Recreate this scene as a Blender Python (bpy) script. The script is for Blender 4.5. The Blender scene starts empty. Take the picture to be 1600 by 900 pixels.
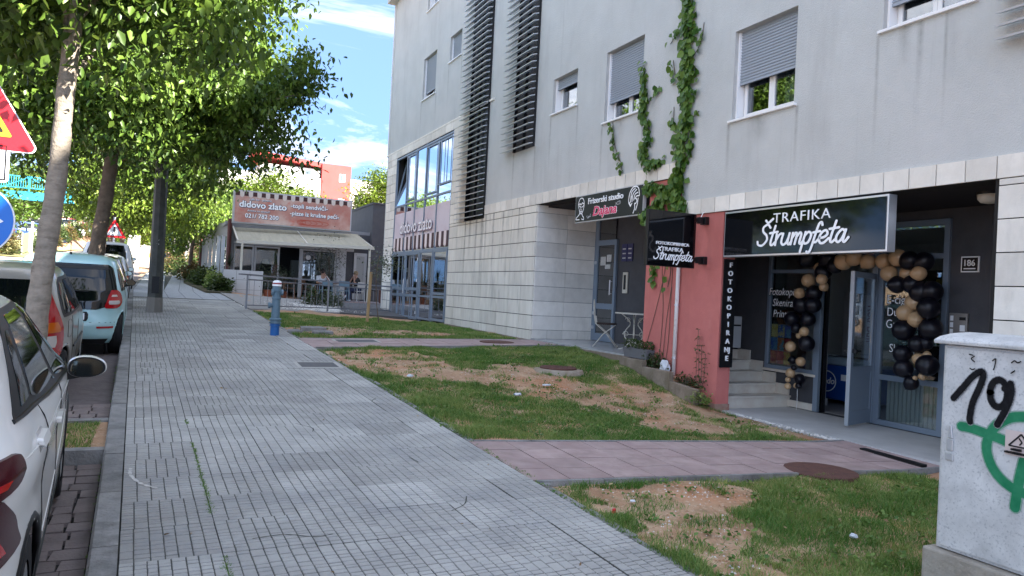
import bpy, bmesh, math, random
import numpy as np
from mathutils import Vector, Matrix
R = math.radians
random.seed(7); RNG = np.random.default_rng(11)
sc = bpy.context.scene
COL = sc.collection

# ---------------------------------------------------------------- camera
cam = bpy.data.cameras.new('camera'); camo = bpy.data.objects.new('camera', cam); COL.objects.link(camo)
def cam_basis(yaw, pitch, roll):
    y, p, r = R(yaw), R(pitch), R(roll)
    f = Vector((math.sin(y)*math.cos(p), math.cos(y)*math.cos(p), math.sin(p)))
    rt = Vector((math.cos(y), -math.sin(y), 0)); up = rt.cross(f)
    r2 = rt*math.cos(r) + up*math.sin(r); u2 = r2.cross(f)
    return r2, u2, f
r2, u2, f2 = cam_basis(25.17, .5, 2.9)
m = Matrix.Identity(4)
for i in range(3):
    m[i][0], m[i][1], m[i][2] = r2[i], u2[i], -f2[i]
m[0][3], m[1][3], m[2][3] = 0, 0, 1.65
camo.matrix_world = m
cam.sensor_width = 36; cam.lens = 36*1150/1600; cam.clip_start = .05; cam.clip_end = 3000
sc.camera = camo
sc.view_settings.view_transform = 'Standard'; sc.view_settings.look = 'None'
sc.view_settings.exposure = 3.25; sc.view_settings.gamma = 1
try: sc.cycles.use_denoising = True
except Exception: pass
sc.cycles.max_bounces = 8; sc.cycles.transparent_max_bounces = 12

# ---------------------------------------------------------------- world and sun
SUN_EL, SUN_DIR = R(37), Vector((.60, -.80, 0)).normalized()      # towards the sun
SUN_VEC = Vector((SUN_DIR.x*math.cos(SUN_EL), SUN_DIR.y*math.cos(SUN_EL), math.sin(SUN_EL)))
w = bpy.data.worlds.new('World'); sc.world = w; w.use_nodes = True
nt = w.node_tree; N = nt.nodes; L = nt.links
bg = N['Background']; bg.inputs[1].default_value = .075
sky = N.new('ShaderNodeTexSky'); sky.sky_type = 'NISHITA'; sky.sun_disc = False
sky.sun_elevation = SUN_EL; sky.sun_rotation = math.atan2(SUN_DIR.x, SUN_DIR.y); sky.air_density = 1.0; sky.dust_density = .3; sky.ozone_density = 1.5
SKYOFF = 4.77  # cloud offset: blue gap in view, bright clouds out of view add ambient light
tc = N.new('ShaderNodeTexCoord'); mp = N.new('ShaderNodeMapping')
lift = N.new('ShaderNodeVectorMath'); lift.operation = 'ADD'; lift.inputs[1].default_value = (0, 0, .42); L.new(tc.outputs['Generated'], lift.inputs[0])
nrm = N.new('ShaderNodeVectorMath'); nrm.operation = 'NORMALIZE'; L.new(lift.outputs[0], nrm.inputs[0]); L.new(nrm.outputs[0], sky.inputs['Vector'])
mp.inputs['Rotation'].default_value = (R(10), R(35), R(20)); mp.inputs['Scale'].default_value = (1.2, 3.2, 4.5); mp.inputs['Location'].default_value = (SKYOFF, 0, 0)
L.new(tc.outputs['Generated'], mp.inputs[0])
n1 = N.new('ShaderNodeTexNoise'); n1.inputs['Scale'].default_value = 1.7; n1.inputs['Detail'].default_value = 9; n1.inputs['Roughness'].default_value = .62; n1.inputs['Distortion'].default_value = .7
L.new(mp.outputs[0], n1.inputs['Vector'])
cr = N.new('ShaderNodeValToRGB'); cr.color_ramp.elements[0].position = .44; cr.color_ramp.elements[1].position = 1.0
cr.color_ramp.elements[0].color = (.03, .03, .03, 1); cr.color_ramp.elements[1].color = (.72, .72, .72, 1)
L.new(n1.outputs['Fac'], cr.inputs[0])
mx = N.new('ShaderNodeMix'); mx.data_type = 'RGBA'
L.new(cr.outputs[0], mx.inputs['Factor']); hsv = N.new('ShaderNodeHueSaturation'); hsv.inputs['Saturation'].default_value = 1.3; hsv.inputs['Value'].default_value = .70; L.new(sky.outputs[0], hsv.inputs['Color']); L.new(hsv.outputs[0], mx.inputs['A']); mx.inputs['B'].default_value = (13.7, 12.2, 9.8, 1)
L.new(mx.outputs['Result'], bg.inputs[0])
sl = bpy.data.lights.new('sun', 'SUN'); sl.energy = 3.0; sl.angle = R(.5); sl.color = (1, .94, .84)
so = bpy.data.objects.new('sun', sl); COL.objects.link(so)
so.rotation_euler = SUN_VEC.to_track_quat('Z', 'Y').to_euler(); so.location = (30, -30, 40)

# ---------------------------------------------------------------- materials
MATS = {}
def mat(name, c, rough=.7, metal=0.0, c2=None, scale=6., rnd=0., bump=0., bscale=40., spec=.4, coat=0., stretch=None, detail=6, contrast=(.35, .65), emit=None, trans=0., rval=0.):
    """procedural surface: base colour varied by world-space noise, per-object tint (rnd), fine relief (bump)"""
    if name in MATS: return MATS[name]
    M = bpy.data.materials.new(name); M.use_nodes = True; n = M.node_tree.nodes; l = M.node_tree.links
    b = n['Principled BSDF']; b.inputs['Roughness'].default_value = rough; b.inputs['Metallic'].default_value = metal
    b.inputs['Specular IOR Level'].default_value = spec; b.inputs['Coat Weight'].default_value = coat
    b.inputs['Base Color'].default_value = (*c, 1)
    geo = n.new('ShaderNodeNewGeometry'); vec = geo.outputs['Position']
    if stretch:
        mpn = n.new('ShaderNodeMapping'); mpn.inputs['Scale'].default_value = stretch; l.new(vec, mpn.inputs[0]); svec = mpn.outputs[0]
    else: svec = vec
    out = None
    if c2 is not None:
        t = n.new('ShaderNodeTexNoise'); t.inputs['Scale'].default_value = scale; t.inputs['Detail'].default_value = detail; t.inputs['Roughness'].default_value = .62
        l.new(svec, t.inputs['Vector'])
        mr = n.new('ShaderNodeMapRange'); mr.inputs[1].default_value = contrast[0]; mr.inputs[2].default_value = contrast[1]
        l.new(t.outputs['Fac'], mr.inputs[0])
        mix = n.new('ShaderNodeMix'); mix.data_type = 'RGBA'; mix.inputs['A'].default_value = (*c, 1); mix.inputs['B'].default_value = (*c2, 1)
        l.new(mr.outputs[0], mix.inputs['Factor']); out = mix.outputs['Result']
    if rnd or rval:
        oi = n.new('ShaderNodeObjectInfo'); hs = n.new('ShaderNodeHueSaturation')
        mr2 = n.new('ShaderNodeMapRange'); mr2.inputs[3].default_value = 1-rnd; mr2.inputs[4].default_value = 1+rnd
        l.new(oi.outputs['Random'], mr2.inputs[0]); l.new(mr2.outputs[0], hs.inputs['Value'])
        if out is not None: l.new(out, hs.inputs['Color'])
        else: hs.inputs['Color'].default_value = (*c, 1)
        out = hs.outputs[0]
    if out is not None: l.new(out, b.inputs['Base Color'])
    if bump:
        t2 = n.new('ShaderNodeTexNoise'); t2.inputs['Scale'].default_value = bscale; t2.inputs['Detail'].default_value = 4; l.new(vec, t2.inputs['Vector'])
        bp = n.new('ShaderNodeBump'); bp.inputs['Strength'].default_value = bump; bp.inputs['Distance'].default_value = .01
        l.new(t2.outputs['Fac'], bp.inputs['Height']); l.new(bp.outputs[0], b.inputs['Normal'])
    if emit: b.inputs['Emission Color'].default_value = (*emit[0], 1); b.inputs['Emission Strength'].default_value = emit[1]
    MATS[name] = M
    return M

def overlay(M, c, mask_scale, lo, hi, stretch=(1, 1, 1), amount=1., seed=0.):
    """lay a second noise-masked colour (stains, moss, worn patches) over a material's base colour"""
    n = M.node_tree.nodes; l = M.node_tree.links; b = n['Principled BSDF']; lk = b.inputs['Base Color'].links
    src = lk[0].from_socket if lk else None
    geo = n.new('ShaderNodeNewGeometry'); mp = n.new('ShaderNodeMapping'); mp.inputs['Scale'].default_value = stretch; mp.inputs['Location'].default_value = (seed, seed*2, seed*.7)
    l.new(geo.outputs['Position'], mp.inputs[0]); t = n.new('ShaderNodeTexNoise'); t.inputs['Scale'].default_value = mask_scale; t.inputs['Detail'].default_value = 7; t.inputs['Roughness'].default_value = .65
    l.new(mp.outputs[0], t.inputs['Vector']); mr = n.new('ShaderNodeMapRange'); mr.inputs[1].default_value = lo; mr.inputs[2].default_value = hi; mr.inputs[4].default_value = amount
    l.new(t.outputs['Fac'], mr.inputs[0]); mix = n.new('ShaderNodeMix'); mix.data_type = 'RGBA'; mix.inputs['B'].default_value = (*c, 1)
    if src: l.new(src, mix.inputs['A'])
    else: mix.inputs['A'].default_value = b.inputs['Base Color'].default_value[:]
    l.new(mr.outputs[0], mix.inputs['Factor']); l.new(mix.outputs['Result'], b.inputs['Base Color'])
    return M

def glass_mat(name, tint, refl=.12, through=.5, rough=.02):
    if name in MATS: return MATS[name]
    M = bpy.data.materials.new(name); M.use_nodes = True; n = M.node_tree.nodes; l = M.node_tree.links
    n.remove(n['Principled BSDF']); o = n['Material Output']
    tr = n.new('ShaderNodeBsdfTransparent'); tr.inputs[0].default_value = (*tint, 1)
    gl = n.new('ShaderNodeBsdfGlossy'); gl.inputs['Roughness'].default_value = rough; gl.inputs[0].default_value = (.95, .97, 1, 1)
    fr = n.new('ShaderNodeFresnel'); gb = n.new('ShaderNodeNewGeometry'); mr = n.new('ShaderNodeMapRange'); mr.inputs[3].default_value = 1.52; mr.inputs[4].default_value = 1/1.52; l.new(gb.outputs['Backfacing'], mr.inputs[0]); l.new(mr.outputs[0], fr.inputs[0])
    ad = n.new('ShaderNodeMath'); ad.operation = 'MULTIPLY_ADD'; ad.inputs[1].default_value = 1.6; ad.inputs[2].default_value = refl; ad.use_clamp = True
    l.new(fr.outputs[0], ad.inputs[0]); mix = n.new('ShaderNodeMixShader'); l.new(ad.outputs[0], mix.inputs[0]); l.new(tr.outputs[0], mix.inputs[1]); l.new(gl.outputs[0], mix.inputs[2])
    l.new(mix.outputs[0], o.inputs[0]); MATS[name] = M
    return M

def leaf_mat(name, c, c2, trans=.35, attr=True):
    if name in MATS: return MATS[name]
    M = bpy.data.materials.new(name); M.use_nodes = True; n = M.node_tree.nodes; l = M.node_tree.links
    b = n['Principled BSDF']; b.inputs['Roughness'].default_value = .42; b.inputs['Specular IOR Level'].default_value = .35
    a = n.new('ShaderNodeAttribute'); a.attribute_name = 'tone'
    mix = n.new('ShaderNodeMix'); mix.data_type = 'RGBA'; mix.inputs['A'].default_value = (*c, 1); mix.inputs['B'].default_value = (*c2, 1)
    l.new(a.outputs['Fac'], mix.inputs['Factor']); l.new(mix.outputs['Result'], b.inputs['Base Color'])
    t = n.new('ShaderNodeBsdfTranslucent'); hs = n.new('ShaderNodeHueSaturation'); hs.inputs['Value'].default_value = 1.5; hs.inputs['Hue'].default_value = .485
    l.new(mix.outputs['Result'], hs.inputs['Color']); l.new(hs.outputs[0], t.inputs[0])
    ms = n.new('ShaderNodeMixShader'); ms.inputs[0].default_value = trans; l.new(b.outputs[0], ms.inputs[1]); l.new(t.outputs[0], ms.inputs[2]); l.new(ms.outputs[0], n['Material Output'].inputs[0])
    MATS[name] = M
    return M

# ---------------------------------------------------------------- object helpers
def world_loc(o):
    v = Vector((0, 0, 0))
    while o is not None: v += o.location; o = o.parent
    return v
def tag(o, label=None, cat=None, group=None, kind=None):
    if label: o['label'] = label
    if cat: o['category'] = cat
    if group: o['group'] = group
    if kind: o['kind'] = kind
    return o
def thing(name, label, cat, loc=(0, 0, 0), group=None, rz=0):
    o = bpy.data.objects.new(name, None); COL.objects.link(o); o.location = loc; o.rotation_euler = (0, 0, rz); o.empty_display_size = .1
    return tag(o, label, cat, group)
def link(name, me, parent=None, loc=(0, 0, 0), rot=(0, 0, 0), scale=None):
    o = bpy.data.objects.new(name, me); COL.objects.link(o); o.parent = parent; o.location = loc; o.rotation_euler = rot
    if scale: o.scale = scale
    return o
class MB:
    """collects faces; verts are given in world metres unless local=True at build"""
    def __init__(s): s.v = []; s.f = []; s.m = []
    def add(s, vs, fs, mi=0):
        b = len(s.v); s.v.extend([tuple(p) for p in vs]); s.f.extend([tuple(b+i for i in f) for f in fs]); s.m.extend([mi]*len(fs)); return s
    def box(s, x0, x1, y0, y1, z0, z1, mi=0):
        vs = [(x, y, z) for z in (z0, z1) for y in (y0, y1) for x in (x0, x1)]
        return s.add(vs, [(0, 2, 3, 1), (4, 5, 7, 6), (0, 1, 5, 4), (2, 6, 7, 3), (0, 4, 6, 2), (1, 3, 7, 5)], mi)
    def obox(s, c, ax, ay, az, mi=0):
        """oriented box: centre and three half-axis vectors"""
        c, ax, ay, az = map(Vector, (c, ax, ay, az))
        vs = [c+ax*i+ay*j+az*k for k in (-1, 1) for j in (-1, 1) for i in (-1, 1)]
        return s.add(vs, [(0, 2, 3, 1), (4, 5, 7, 6), (0, 1, 5, 4), (2, 6, 7, 3), (0, 4, 6, 2), (1, 3, 7, 5)], mi)
    def bar(s, a, b, w, h=None, mi=0):
        a, b = Vector(a), Vector(b); d = (b-a); n = d.normalized(); h = h or w
        up = Vector((0, 0, 1)) if abs(n.z) < .95 else Vector((0, 1, 0)); sx = n.cross(up).normalized(); sz = sx.cross(n)
        return s.obox((a+b)/2, sx*w/2, d/2, sz*h/2, mi)
    def tube(s, pts, r, n=8, mi=0, cap=True):
        pts = [Vector(p) for p in pts]; rs = r if isinstance(r, (list, tuple)) else [r]*len(pts); base = len(s.v); ref = None
        for i, p in enumerate(pts):
            d = (pts[min(i+1, len(pts)-1)]-pts[max(i-1, 0)])
            d = d.normalized() if d.length > 1e-9 else Vector((0, 0, 1))
            if ref is None: ref = Vector((0, 0, 1)) if abs(d.z) < .9 else Vector((1, 0, 0))
            a = d.cross(ref).normalized(); b = d.cross(a); ref = (-b if True else b).cross(d).cross(d)*-1 if False else ref
            for k in range(n):
                t = 2*math.pi*k/n; s.v.append(tuple(p+a*math.cos(t)*rs[i]+b*math.sin(t)*rs[i]))
        for i in range(len(pts)-1):
            for k in range(n):
                k2 = (k+1) % n; s.f.append((base+i*n+k, base+i*n+k2, base+(i+1)*n+k2, base+(i+1)*n+k)); s.m.append(mi)
        if cap:
            s.f.append(tuple(base+k for k in range(n))[::-1]); s.m.append(mi); s.f.append(tuple(base+(len(pts)-1)*n+k for k in range(n))); s.m.append(mi)
        return s
    def lathe(s, c, prof, n=20, mi=0):
        """prof: (radius, z) pairs turned round a vertical axis through c"""
        c = Vector(c); base = len(s.v)
        for r, z in prof:
            for k in range(n): t = 2*math.pi*k/n; s.v.append((c.x+r*math.cos(t), c.y+r*math.sin(t), c.z+z))
        for i in range(len(prof)-1):
            for k in range(n):
                k2 = (k+1) % n; s.f.append((base+i*n+k, base+i*n+k2, base+(i+1)*n+k2, base+(i+1)*n+k)); s.m.append(mi)
        s.f.append(tuple(base+k for k in range(n))[::-1]); s.m.append(mi); s.f.append(tuple(base+(len(prof)-1)*n+k for k in range(n))); s.m.append(mi)
        return s
    def prism(s, poly, ext, mi=0):
        """planar polygon (3D points) extruded by vector ext"""
        poly = [Vector(p) for p in poly]; e = Vector(ext); n = len(poly)
        fs = [tuple(range(n))[::-1], tuple(range(n, 2*n))]+[(i, (i+1) % n, n+(i+1) % n, n+i) for i in range(n)]
        return s.add(poly+[p+e for p in poly], fs, mi)
    def mesh(s, name, mats, off=Vector((0, 0, 0)), smooth=False):
        me = bpy.data.meshes.new(name); off = Vector(off)
        me.from_pydata([(a-off.x, b-off.y, c-off.z) for a, b, c in s.v], [], s.f)
        for q in (mats if isinstance(mats, (list, tuple)) else [mats]): me.materials.append(q)
        if len(me.materials) > 1: me.polygons.foreach_set('material_index', s.m)
        if smooth: me.polygons.foreach_set('use_smooth', [True]*len(me.polygons))
        bm = bmesh.new(); bm.from_mesh(me); bmesh.ops.recalc_face_normals(bm, faces=bm.faces); bm.to_mesh(me); bm.free()
        me.update(); return me
    def build(s, name, mats, parent=None, smooth=False, local=False, bevel=0):
        off = Vector((0, 0, 0)) if local or parent is None else world_loc(parent)
        o = link(name, s.mesh(name, mats, off, smooth), parent)
        if bevel:
            md = o.modifiers.new('bevel', 'BEVEL'); md.width = bevel; md.segments = 2; md.limit_method = 'ANGLE'
        return o
def box(name, x0, x1, y0, y1, z0, z1, m, parent=None, bevel=0):
    return MB().box(x0, x1, y0, y1, z0, z1).build(name, m, parent, bevel=bevel)
def autosmooth(me, ang=40):
    me.polygons.foreach_set('use_smooth', [True]*len(me.polygons))
    bm = bmesh.new(); bm.from_mesh(me)
    for e in bm.edges:
        if len(e.link_faces) == 2 and e.calc_face_angle(0) > R(ang): e.smooth = False
    bm.to_mesh(me); bm.free()
def copy_tree(o, parent=None):
    c = o.copy(); COL.objects.link(c); c.parent = parent
    for ch in o.children: copy_tree(ch, c)
    return c
def catmull(pts, n=8):
    P = [Vector(p) for p in pts]; P = [P[0]*2-P[1]]+P+[P[-1]*2-P[-2]]; out = []
    for i in range(1, len(P)-2):
        for k in range(n):
            t = k/n; a, b, c, d = P[i-1], P[i], P[i+1], P[i+2]
            out.append(.5*((2*b)+(c-a)*t+(2*a-5*b+4*c-d)*t*t+(3*b-a-3*c+d)*t**3))
    out.append(P[-2]); return out
# writing: o = origin of the text, ux / uy = directions of the line and of the letters' height (world, metres per unit)
def frame(o, ux, uy):
    ux, uy = Vector(ux), Vector(uy); n = ux.cross(uy).normalized(); m = Matrix.Identity(4); o = Vector(o)
    for i in range(3): m[i][0], m[i][1], m[i][2], m[i][3] = ux[i], uy[i], n[i], o[i]
    return m
def text(name, s, o, ux, uy, size, mt, parent, align='LEFT', bold=0., shear=0., depth=.002, space=1., sx=1.):
    cu = bpy.data.curves.new(name, 'FONT'); cu.body = s; cu.size = 1.38; cu.align_x = align; cu.offset = bold; cu.shear = shear
    cu.extrude = depth/size/2; cu.space_character = space; cu.resolution_u = 3
    ob = bpy.data.objects.new(name, cu); COL.objects.link(ob)
    dg = bpy.context.evaluated_depsgraph_get(); me = bpy.data.meshes.new_from_object(ob.evaluated_get(dg)); bpy.data.objects.remove(ob); bpy.data.curves.remove(cu)
    me.transform(frame(o, Vector(ux).normalized()*size*sx, Vector(uy).normalized()*size)); 
    me.transform(Matrix.Translation(-world_loc(parent) if parent else Vector((0, 0, 0))))
    me.materials.clear(); me.materials.append(mt); me.name = name
    return link(name, me, parent)
def ribbon(mb, pts, wd, o, ux, uy, lift, mi=0, smooth=True, depth=.0):
    """a round-ended pen stroke laid on a surface"""
    if smooth and len(pts) > 2: P = [Vector((p.x, p.y)) for p in catmull([(a, b, 0) for a, b in pts], 6)]
    else: P = [Vector(p) for p in pts]
    F = frame(o, ux, uy); n = Vector(ux).cross(Vector(uy)).normalized()
    ws = wd if isinstance(wd, (list, tuple)) else None
    Lf, Rt = [], []
    for i, p in enumerate(P):
        d = P[min(i+1, len(P)-1)]-P[max(i-1, 0)]; d = d.normalized() if d.length > 1e-9 else Vector((1, 0)); q = Vector((-d.y, d.x)); t = i/max(1, len(P)-1)
        ww = (ws[0]+(ws[1]-ws[0])*t if ws else wd)/2; Lf.append(p+q*ww); Rt.append(p-q*ww)
    def cap(p, d, ww): 
        a0 = math.atan2(d.y, d.x)-math.pi/2; return [p+Vector((math.cos(a0+math.pi*k/6), math.sin(a0+math.pi*k/6)))*ww for k in range(1, 6)]
    w0 = (ws[0] if ws else wd)/2; w1 = (ws[1] if ws else wd)/2
    V = []; 
    def w3(p): v = F @ Vector((p.x, p.y, 0)); return v+n*lift
    base = len(mb.v); allp = Lf+Rt; mb.v.extend([tuple(w3(p)) for p in allp]); k = len(P)
    for i in range(k-1): mb.f.append((base+i, base+i+1, base+k+i+1, base+k+i)); mb.m.append(mi)
    e = cap(P[-1], P[-1]-P[-2], w1); b2 = len(mb.v); mb.v.extend([tuple(w3(p)) for p in e]); mb.f.append((base+2*k-1,)+tuple(range(b2, b2+5))+(base+k-1,)); mb.m.append(mi)
    e = cap(P[0], P[0]-P[1], w0); b2 = len(mb.v); mb.v.extend([tuple(w3(p)) for p in e]); mb.f.append((base,)+tuple(range(b2, b2+5))+(base+k,)); mb.m.append(mi)
SCRIPT = {
 'Š': (1.05, [[(.92, 1.62), (.6, 1.92), (.22, 1.68), (.3, 1.28), (.68, .95), (.82, .5), (.48, .05), (.05, .12), (-.08, .4)], [(.32, 2.3), (.6, 2.08), (.98, 2.4)]]),
 't': (.62, [[(.34, 1.75), (.2, .35), (.36, .02), (.66, .3)], [(-.05, 1.12), (.68, 1.2)]]),
 'r': (.62, [[(.02, 1), (.1, .02)], [(.1, .5), (.28, .92), (.5, 1.02), (.62, .85)]]),
 'u': (.9, [[(.02, 1), (0, .3), (.2, .02), (.45, .15), (.6, .6)], [(.62, 1), (.6, .25), (.75, .02), (.95, .3)]]),
 'm': (1.1, [[(.02, 1), (.04, .02)], [(.06, .6), (.28, 1), (.42, .8), (.4, .02)], [(.42, .6), (.66, 1), (.82, .8), (.8, .18), (.94, .02), (1.12, .3)]]),
 'p': (.72, [[(.06, 1), (-.04, -.7)], [(.06, .7), (.32, 1), (.6, .75), (.5, .15), (.2, .02), (.06, .2)]]),
 'f': (.60, [[(.66, 1.5), (.52, 1.74), (.34, 1.55), (.24, .7), (.14, -.4), (.0, -.78), (-.18, -.68)], [(.02, .92), (.58, 1.0)], [(.2, .12), (.42, .1), (.62, .35)]]),
 'e': (.80, [[(.10, .42), (.48, .50), (.66, .76), (.46, 1.04), (.16, .86), (.04, .42), (.22, .02), (.54, .02), (.84, .36)]]),
 'a': (.95, [[(.64, .85), (.34, 1.02), (.06, .6), (.06, .2), (.28, .0), (.52, .3), (.66, .95)], [(.66, .98), (.62, .2), (.78, .0), (1.0, .35)]])}
def script(name, s, o, ux, uy, size, wd, mt, parent, lift=.004, slant=.22):
    mb = MB(); x = 0; k = 0
    for ch in s:
        adv, st = SCRIPT[ch]
        for q in st: ribbon(mb, [(x+a+b*slant, b) for a, b in q], wd, o, Vector(ux)*size, Vector(uy)*size, lift+k*.00025); k += 1
        x += adv
    return mb.build(name, mt, parent), x*size
# ---------------------------------------------------------------- material list
STUCCO = mat('grey_stucco', (.50, .515, .50), .95, c2=(.575, .59, .575), scale=1.3, bump=.9, bscale=85, contrast=(.3, .7))
overlay(STUCCO, (.38, .38, .37), 1.6, .54, .76, (1, 1, .16), .55, 3)
overlay(STUCCO, (.40, .405, .395), 3.4, .60, .80, (1, 2.6, .10), .55, 13)
overlay(STUCCO, (.60, .60, .585), .5, .52, .68, (1, 1, 1), .5, 23)
def drips(M, spots, c):
    """rain streaks running down from sill ends: (y, z of the sill, width, length)"""
    n = M.node_tree.nodes; l = M.node_tree.links; b = n['Principled BSDF']; src = b.inputs['Base Color'].links[0].from_socket
    geo = n.new('ShaderNodeNewGeometry'); sp = n.new('ShaderNodeSeparateXYZ'); l.new(geo.outputs['Position'], sp.inputs[0]); nz = n.new('ShaderNodeTexNoise'); nz.inputs['Scale'].default_value = 9; l.new(geo.outputs['Position'], nz.inputs['Vector'])
    def mth(op, a, b_=None, cl=False):
        q = n.new('ShaderNodeMath'); q.operation = op; q.use_clamp = cl
        for i, v in enumerate((a, b_)):
            if v is None: continue
            if isinstance(v, (int, float)): q.inputs[i].default_value = v
            else: l.new(v, q.inputs[i])
        return q.outputs[0]
    tot = None
    for y, z, w, ln in spots:
        dy = mth('ABSOLUTE', mth('SUBTRACT', sp.outputs[1], y)); my = mth('SUBTRACT', 1.0, mth('DIVIDE', dy, w), True); d = mth('SUBTRACT', z, sp.outputs[2]); mz = mth('MULTIPLY', mth('GREATER_THAN', d, 0.0), mth('SUBTRACT', 1.0, mth('DIVIDE', d, ln), True)); t = mth('MULTIPLY', my, mz); tot = t if tot is None else mth('ADD', tot, t, True)
    f = mth('MULTIPLY', mth('MULTIPLY', tot, nz.outputs['Fac']), 1.25, True); mix = n.new('ShaderNodeMix'); mix.data_type = 'RGBA'; mix.inputs['B'].default_value = (*c, 1); l.new(src, mix.inputs['A']); l.new(f, mix.inputs['Factor']); l.new(mix.outputs['Result'], b.inputs['Base Color'])
drips(STUCCO, [(6.10, 4.94, .035, 1.5), (5.55, 4.94, .05, .9), (5.25, 4.94, .03, 1.3), (5.75, 4.94, .10, .5), (7.31, 4.36, .04, 1.0), (8.63, 4.36, .05, .9), (8.0, 4.36, .25, .45), (10.87, 5.01, .04, 1.0), (12.23, 5.01, .05, 1.2), (11.6, 5.01, .2, .5), (13.22, 5.61, .04, .9), (14.39, 5.61, .05, 1.3), (15.1, 5.06, .05, 1.2), (16.25, 5.06, .06, 1.2), (22.4, 7.96, .06, 1.0), (23.9, 7.96, .06, 1.4), (20.2, 8.58, .06, 1.2), (21.3, 8.58, .05, 1.4)], (.25, .25, .235))
STONE = mat('limestone', (.72, .685, .61), .8, c2=(.80, .765, .69), scale=5, rnd=.13, bump=.25, bscale=60)
overlay(STONE, (.34, .33, .30), 2.2, .55, .8, (1.4, 1.4, .35), .4, 5)
STONEW = mat('weathered_limestone', (.66, .625, .545), .85, c2=(.77, .735, .65), scale=7, rnd=.09, bump=.3, bscale=50, stretch=(1, 1, .18))
overlay(STONEW, (.22, .21, .19), 1.9, .57, .76, (1.1, 1.1, .22), .6, 9)
drips(STONEW, [(17.95, 3.7, .12, 2.6), (17.7, 3.7, .06, 1.6), (18.35, 3.6, .10, 1.9), (18.8, 3.62, .08, 1.2), (19.15, 3.6, .06, 2.2), (16.6, 3.7, .06, 1.5), (15.7, 3.7, .05, 1.1), (17.2, 3.7, .07, 2.0)], (.10, .095, .085))
JOINT = mat('joint_mortar', (.022, .021, .020), .95)
REDST = mat('red_stucco', (.54, .165, .145), .93, c2=(.60, .195, .17), scale=3, bump=.7, bscale=90)
overlay(REDST, (.40, .13, .11), 1.5, .5, .75, (1, 1, .3), .6, 6)
overlay(REDST, (.62, .27, .24), 4, .6, .78, (1, 1, .5), .5, 16)
DARKW = mat('dark_grey_paint', (.066, .066, .073), .8, c2=(.08, .08, .086), scale=4, bump=.2, bscale=90)
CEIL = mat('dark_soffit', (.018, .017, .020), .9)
PVC = mat('white_pvc', (.84, .84, .83), .35)
ALU = mat('silver_aluminium', (.62, .64, .66), .32, .8)
BLUEALU = mat('blue_grey_aluminium', (.20, .25, .31), .45, .1)
SHUT = mat('roller_shutter_grey', (.33, .37, .42), .5)
SLATM = mat('louver_metal', (.50, .53, .56), .35, .2)
DARKMET = mat('dark_metal', (.014, .015, .018), .5, .2)
BLACK = mat('black_plastic', (.005, .005, .006), .45)
GLOSSBLK = mat('black_acrylic', (.003, .003, .004), .06, spec=.5)
WHITEP = mat('white_lettering', (.93, .94, .95), .5)
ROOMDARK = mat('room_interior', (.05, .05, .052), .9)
SIGNDARK = mat('anthracite_sign', (.010, .014, .017), .4)
PINK = mat('pink_lettering', (.72, .06, .16), .5)
CREAM = mat('cream_metal', (.62, .59, .50), .45)
WROUGHT = mat('white_wrought_iron', (.62, .61, .55), .6, c2=(.5, .46, .38), scale=12)
RUSTY = mat('rusty_iron', (.09, .042, .034), .85, c2=(.13, .06, .045), scale=15, bump=.4, bscale=80)
WOODM = mat('stake_wood', (.42, .29, .15), .8, c2=(.32, .21, .10), scale=14, stretch=(1, 1, .15))
TERRA = mat('terracotta', (.32, .11, .06), .8)
MARBLE = mat('beige_marble', (.64, .56, .47), .45, c2=(.70, .66, .57), scale=6, rnd=.06)
overlay(MARBLE, (.33, .25, .16), 3, .58, .8, (1, 1, 1), .5, 2)
FLOORG = mat('grey_floor', (.46, .46, .45), .5, c2=(.55, .55, .54), scale=2.5, bump=.1)
CONC = mat('rough_concrete', (.27, .24, .20), .95, c2=(.36, .33, .28), scale=6, bump=.8, bscale=35)
overlay(CONC, (.12, .10, .07), 3, .5, .75, (1, 1, .4), .7, 4)
CONCR = mat('retaining_concrete', (.19, .15, .11), .95, c2=(.27, .22, .17), scale=5, bump=.8, bscale=35, rnd=.08)
overlay(CONCR, (.10, .085, .03), 2.4, .5, .72, (1, 1, .5), .8, 4)
SLAB = mat('grey_paving_slab', (.335, .33, .312), .85, c2=(.43, .425, .40), scale=3.0, rnd=.17, bump=.5, bscale=70)
overlay(SLAB, (.24, .25, .26), 1.1, .5, .72, (1, 1, 1), .55, 11)
overlay(SLAB, (.50, .50, .50), 2.7, .60, .76, (1, 1, 1), .5, 31)
overlay(SLAB, (.20, .20, .20), 34, .68, .74, (1, 1, 1), .55, 5)
overlay(SLAB, (.27, .265, .255), .45, .5, .64, (1, 1, 1), .6, 15)
SLABJ = mat('slab_groove', (.055, .057, .052), .95, c2=(.09, .09, .08), scale=9)
KERB = mat('kerb_concrete', (.20, .20, .195), .95, c2=(.30, .295, .285), scale=7, bump=1., bscale=45, rnd=.1)
overlay(KERB, (.09, .087, .083), 2.5, .5, .7, (1, 1, 1), .7, 7)
REDTILE = mat('pink_paving', (.335, .24, .228), .8, c2=(.42, .32, .30), scale=4, rnd=.10, bump=.3, bscale=60)
overlay(REDTILE, (.27, .21, .19), 6, .5, .64, (1, 1, 1), .5, 41)
overlay(REDTILE, (.30, .225, .215), 1.7, .5, .75, (1, 1, 1), .6, 17)
ASPH = mat('asphalt', (.060, .060, .062), .92, c2=(.085, .083, .080), scale=1.2, bump=.8, bscale=120)
COBB = mat('brown_cobble', (.17, .138, .13), .85, c2=(.23, .19, .178), scale=5, rnd=.15, bump=.8, bscale=45)
SOIL = mat('bare_soil', (.34, .19, .105), .98, c2=(.50, .34, .215), scale=2.2, bump=1., bscale=60)
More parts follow.
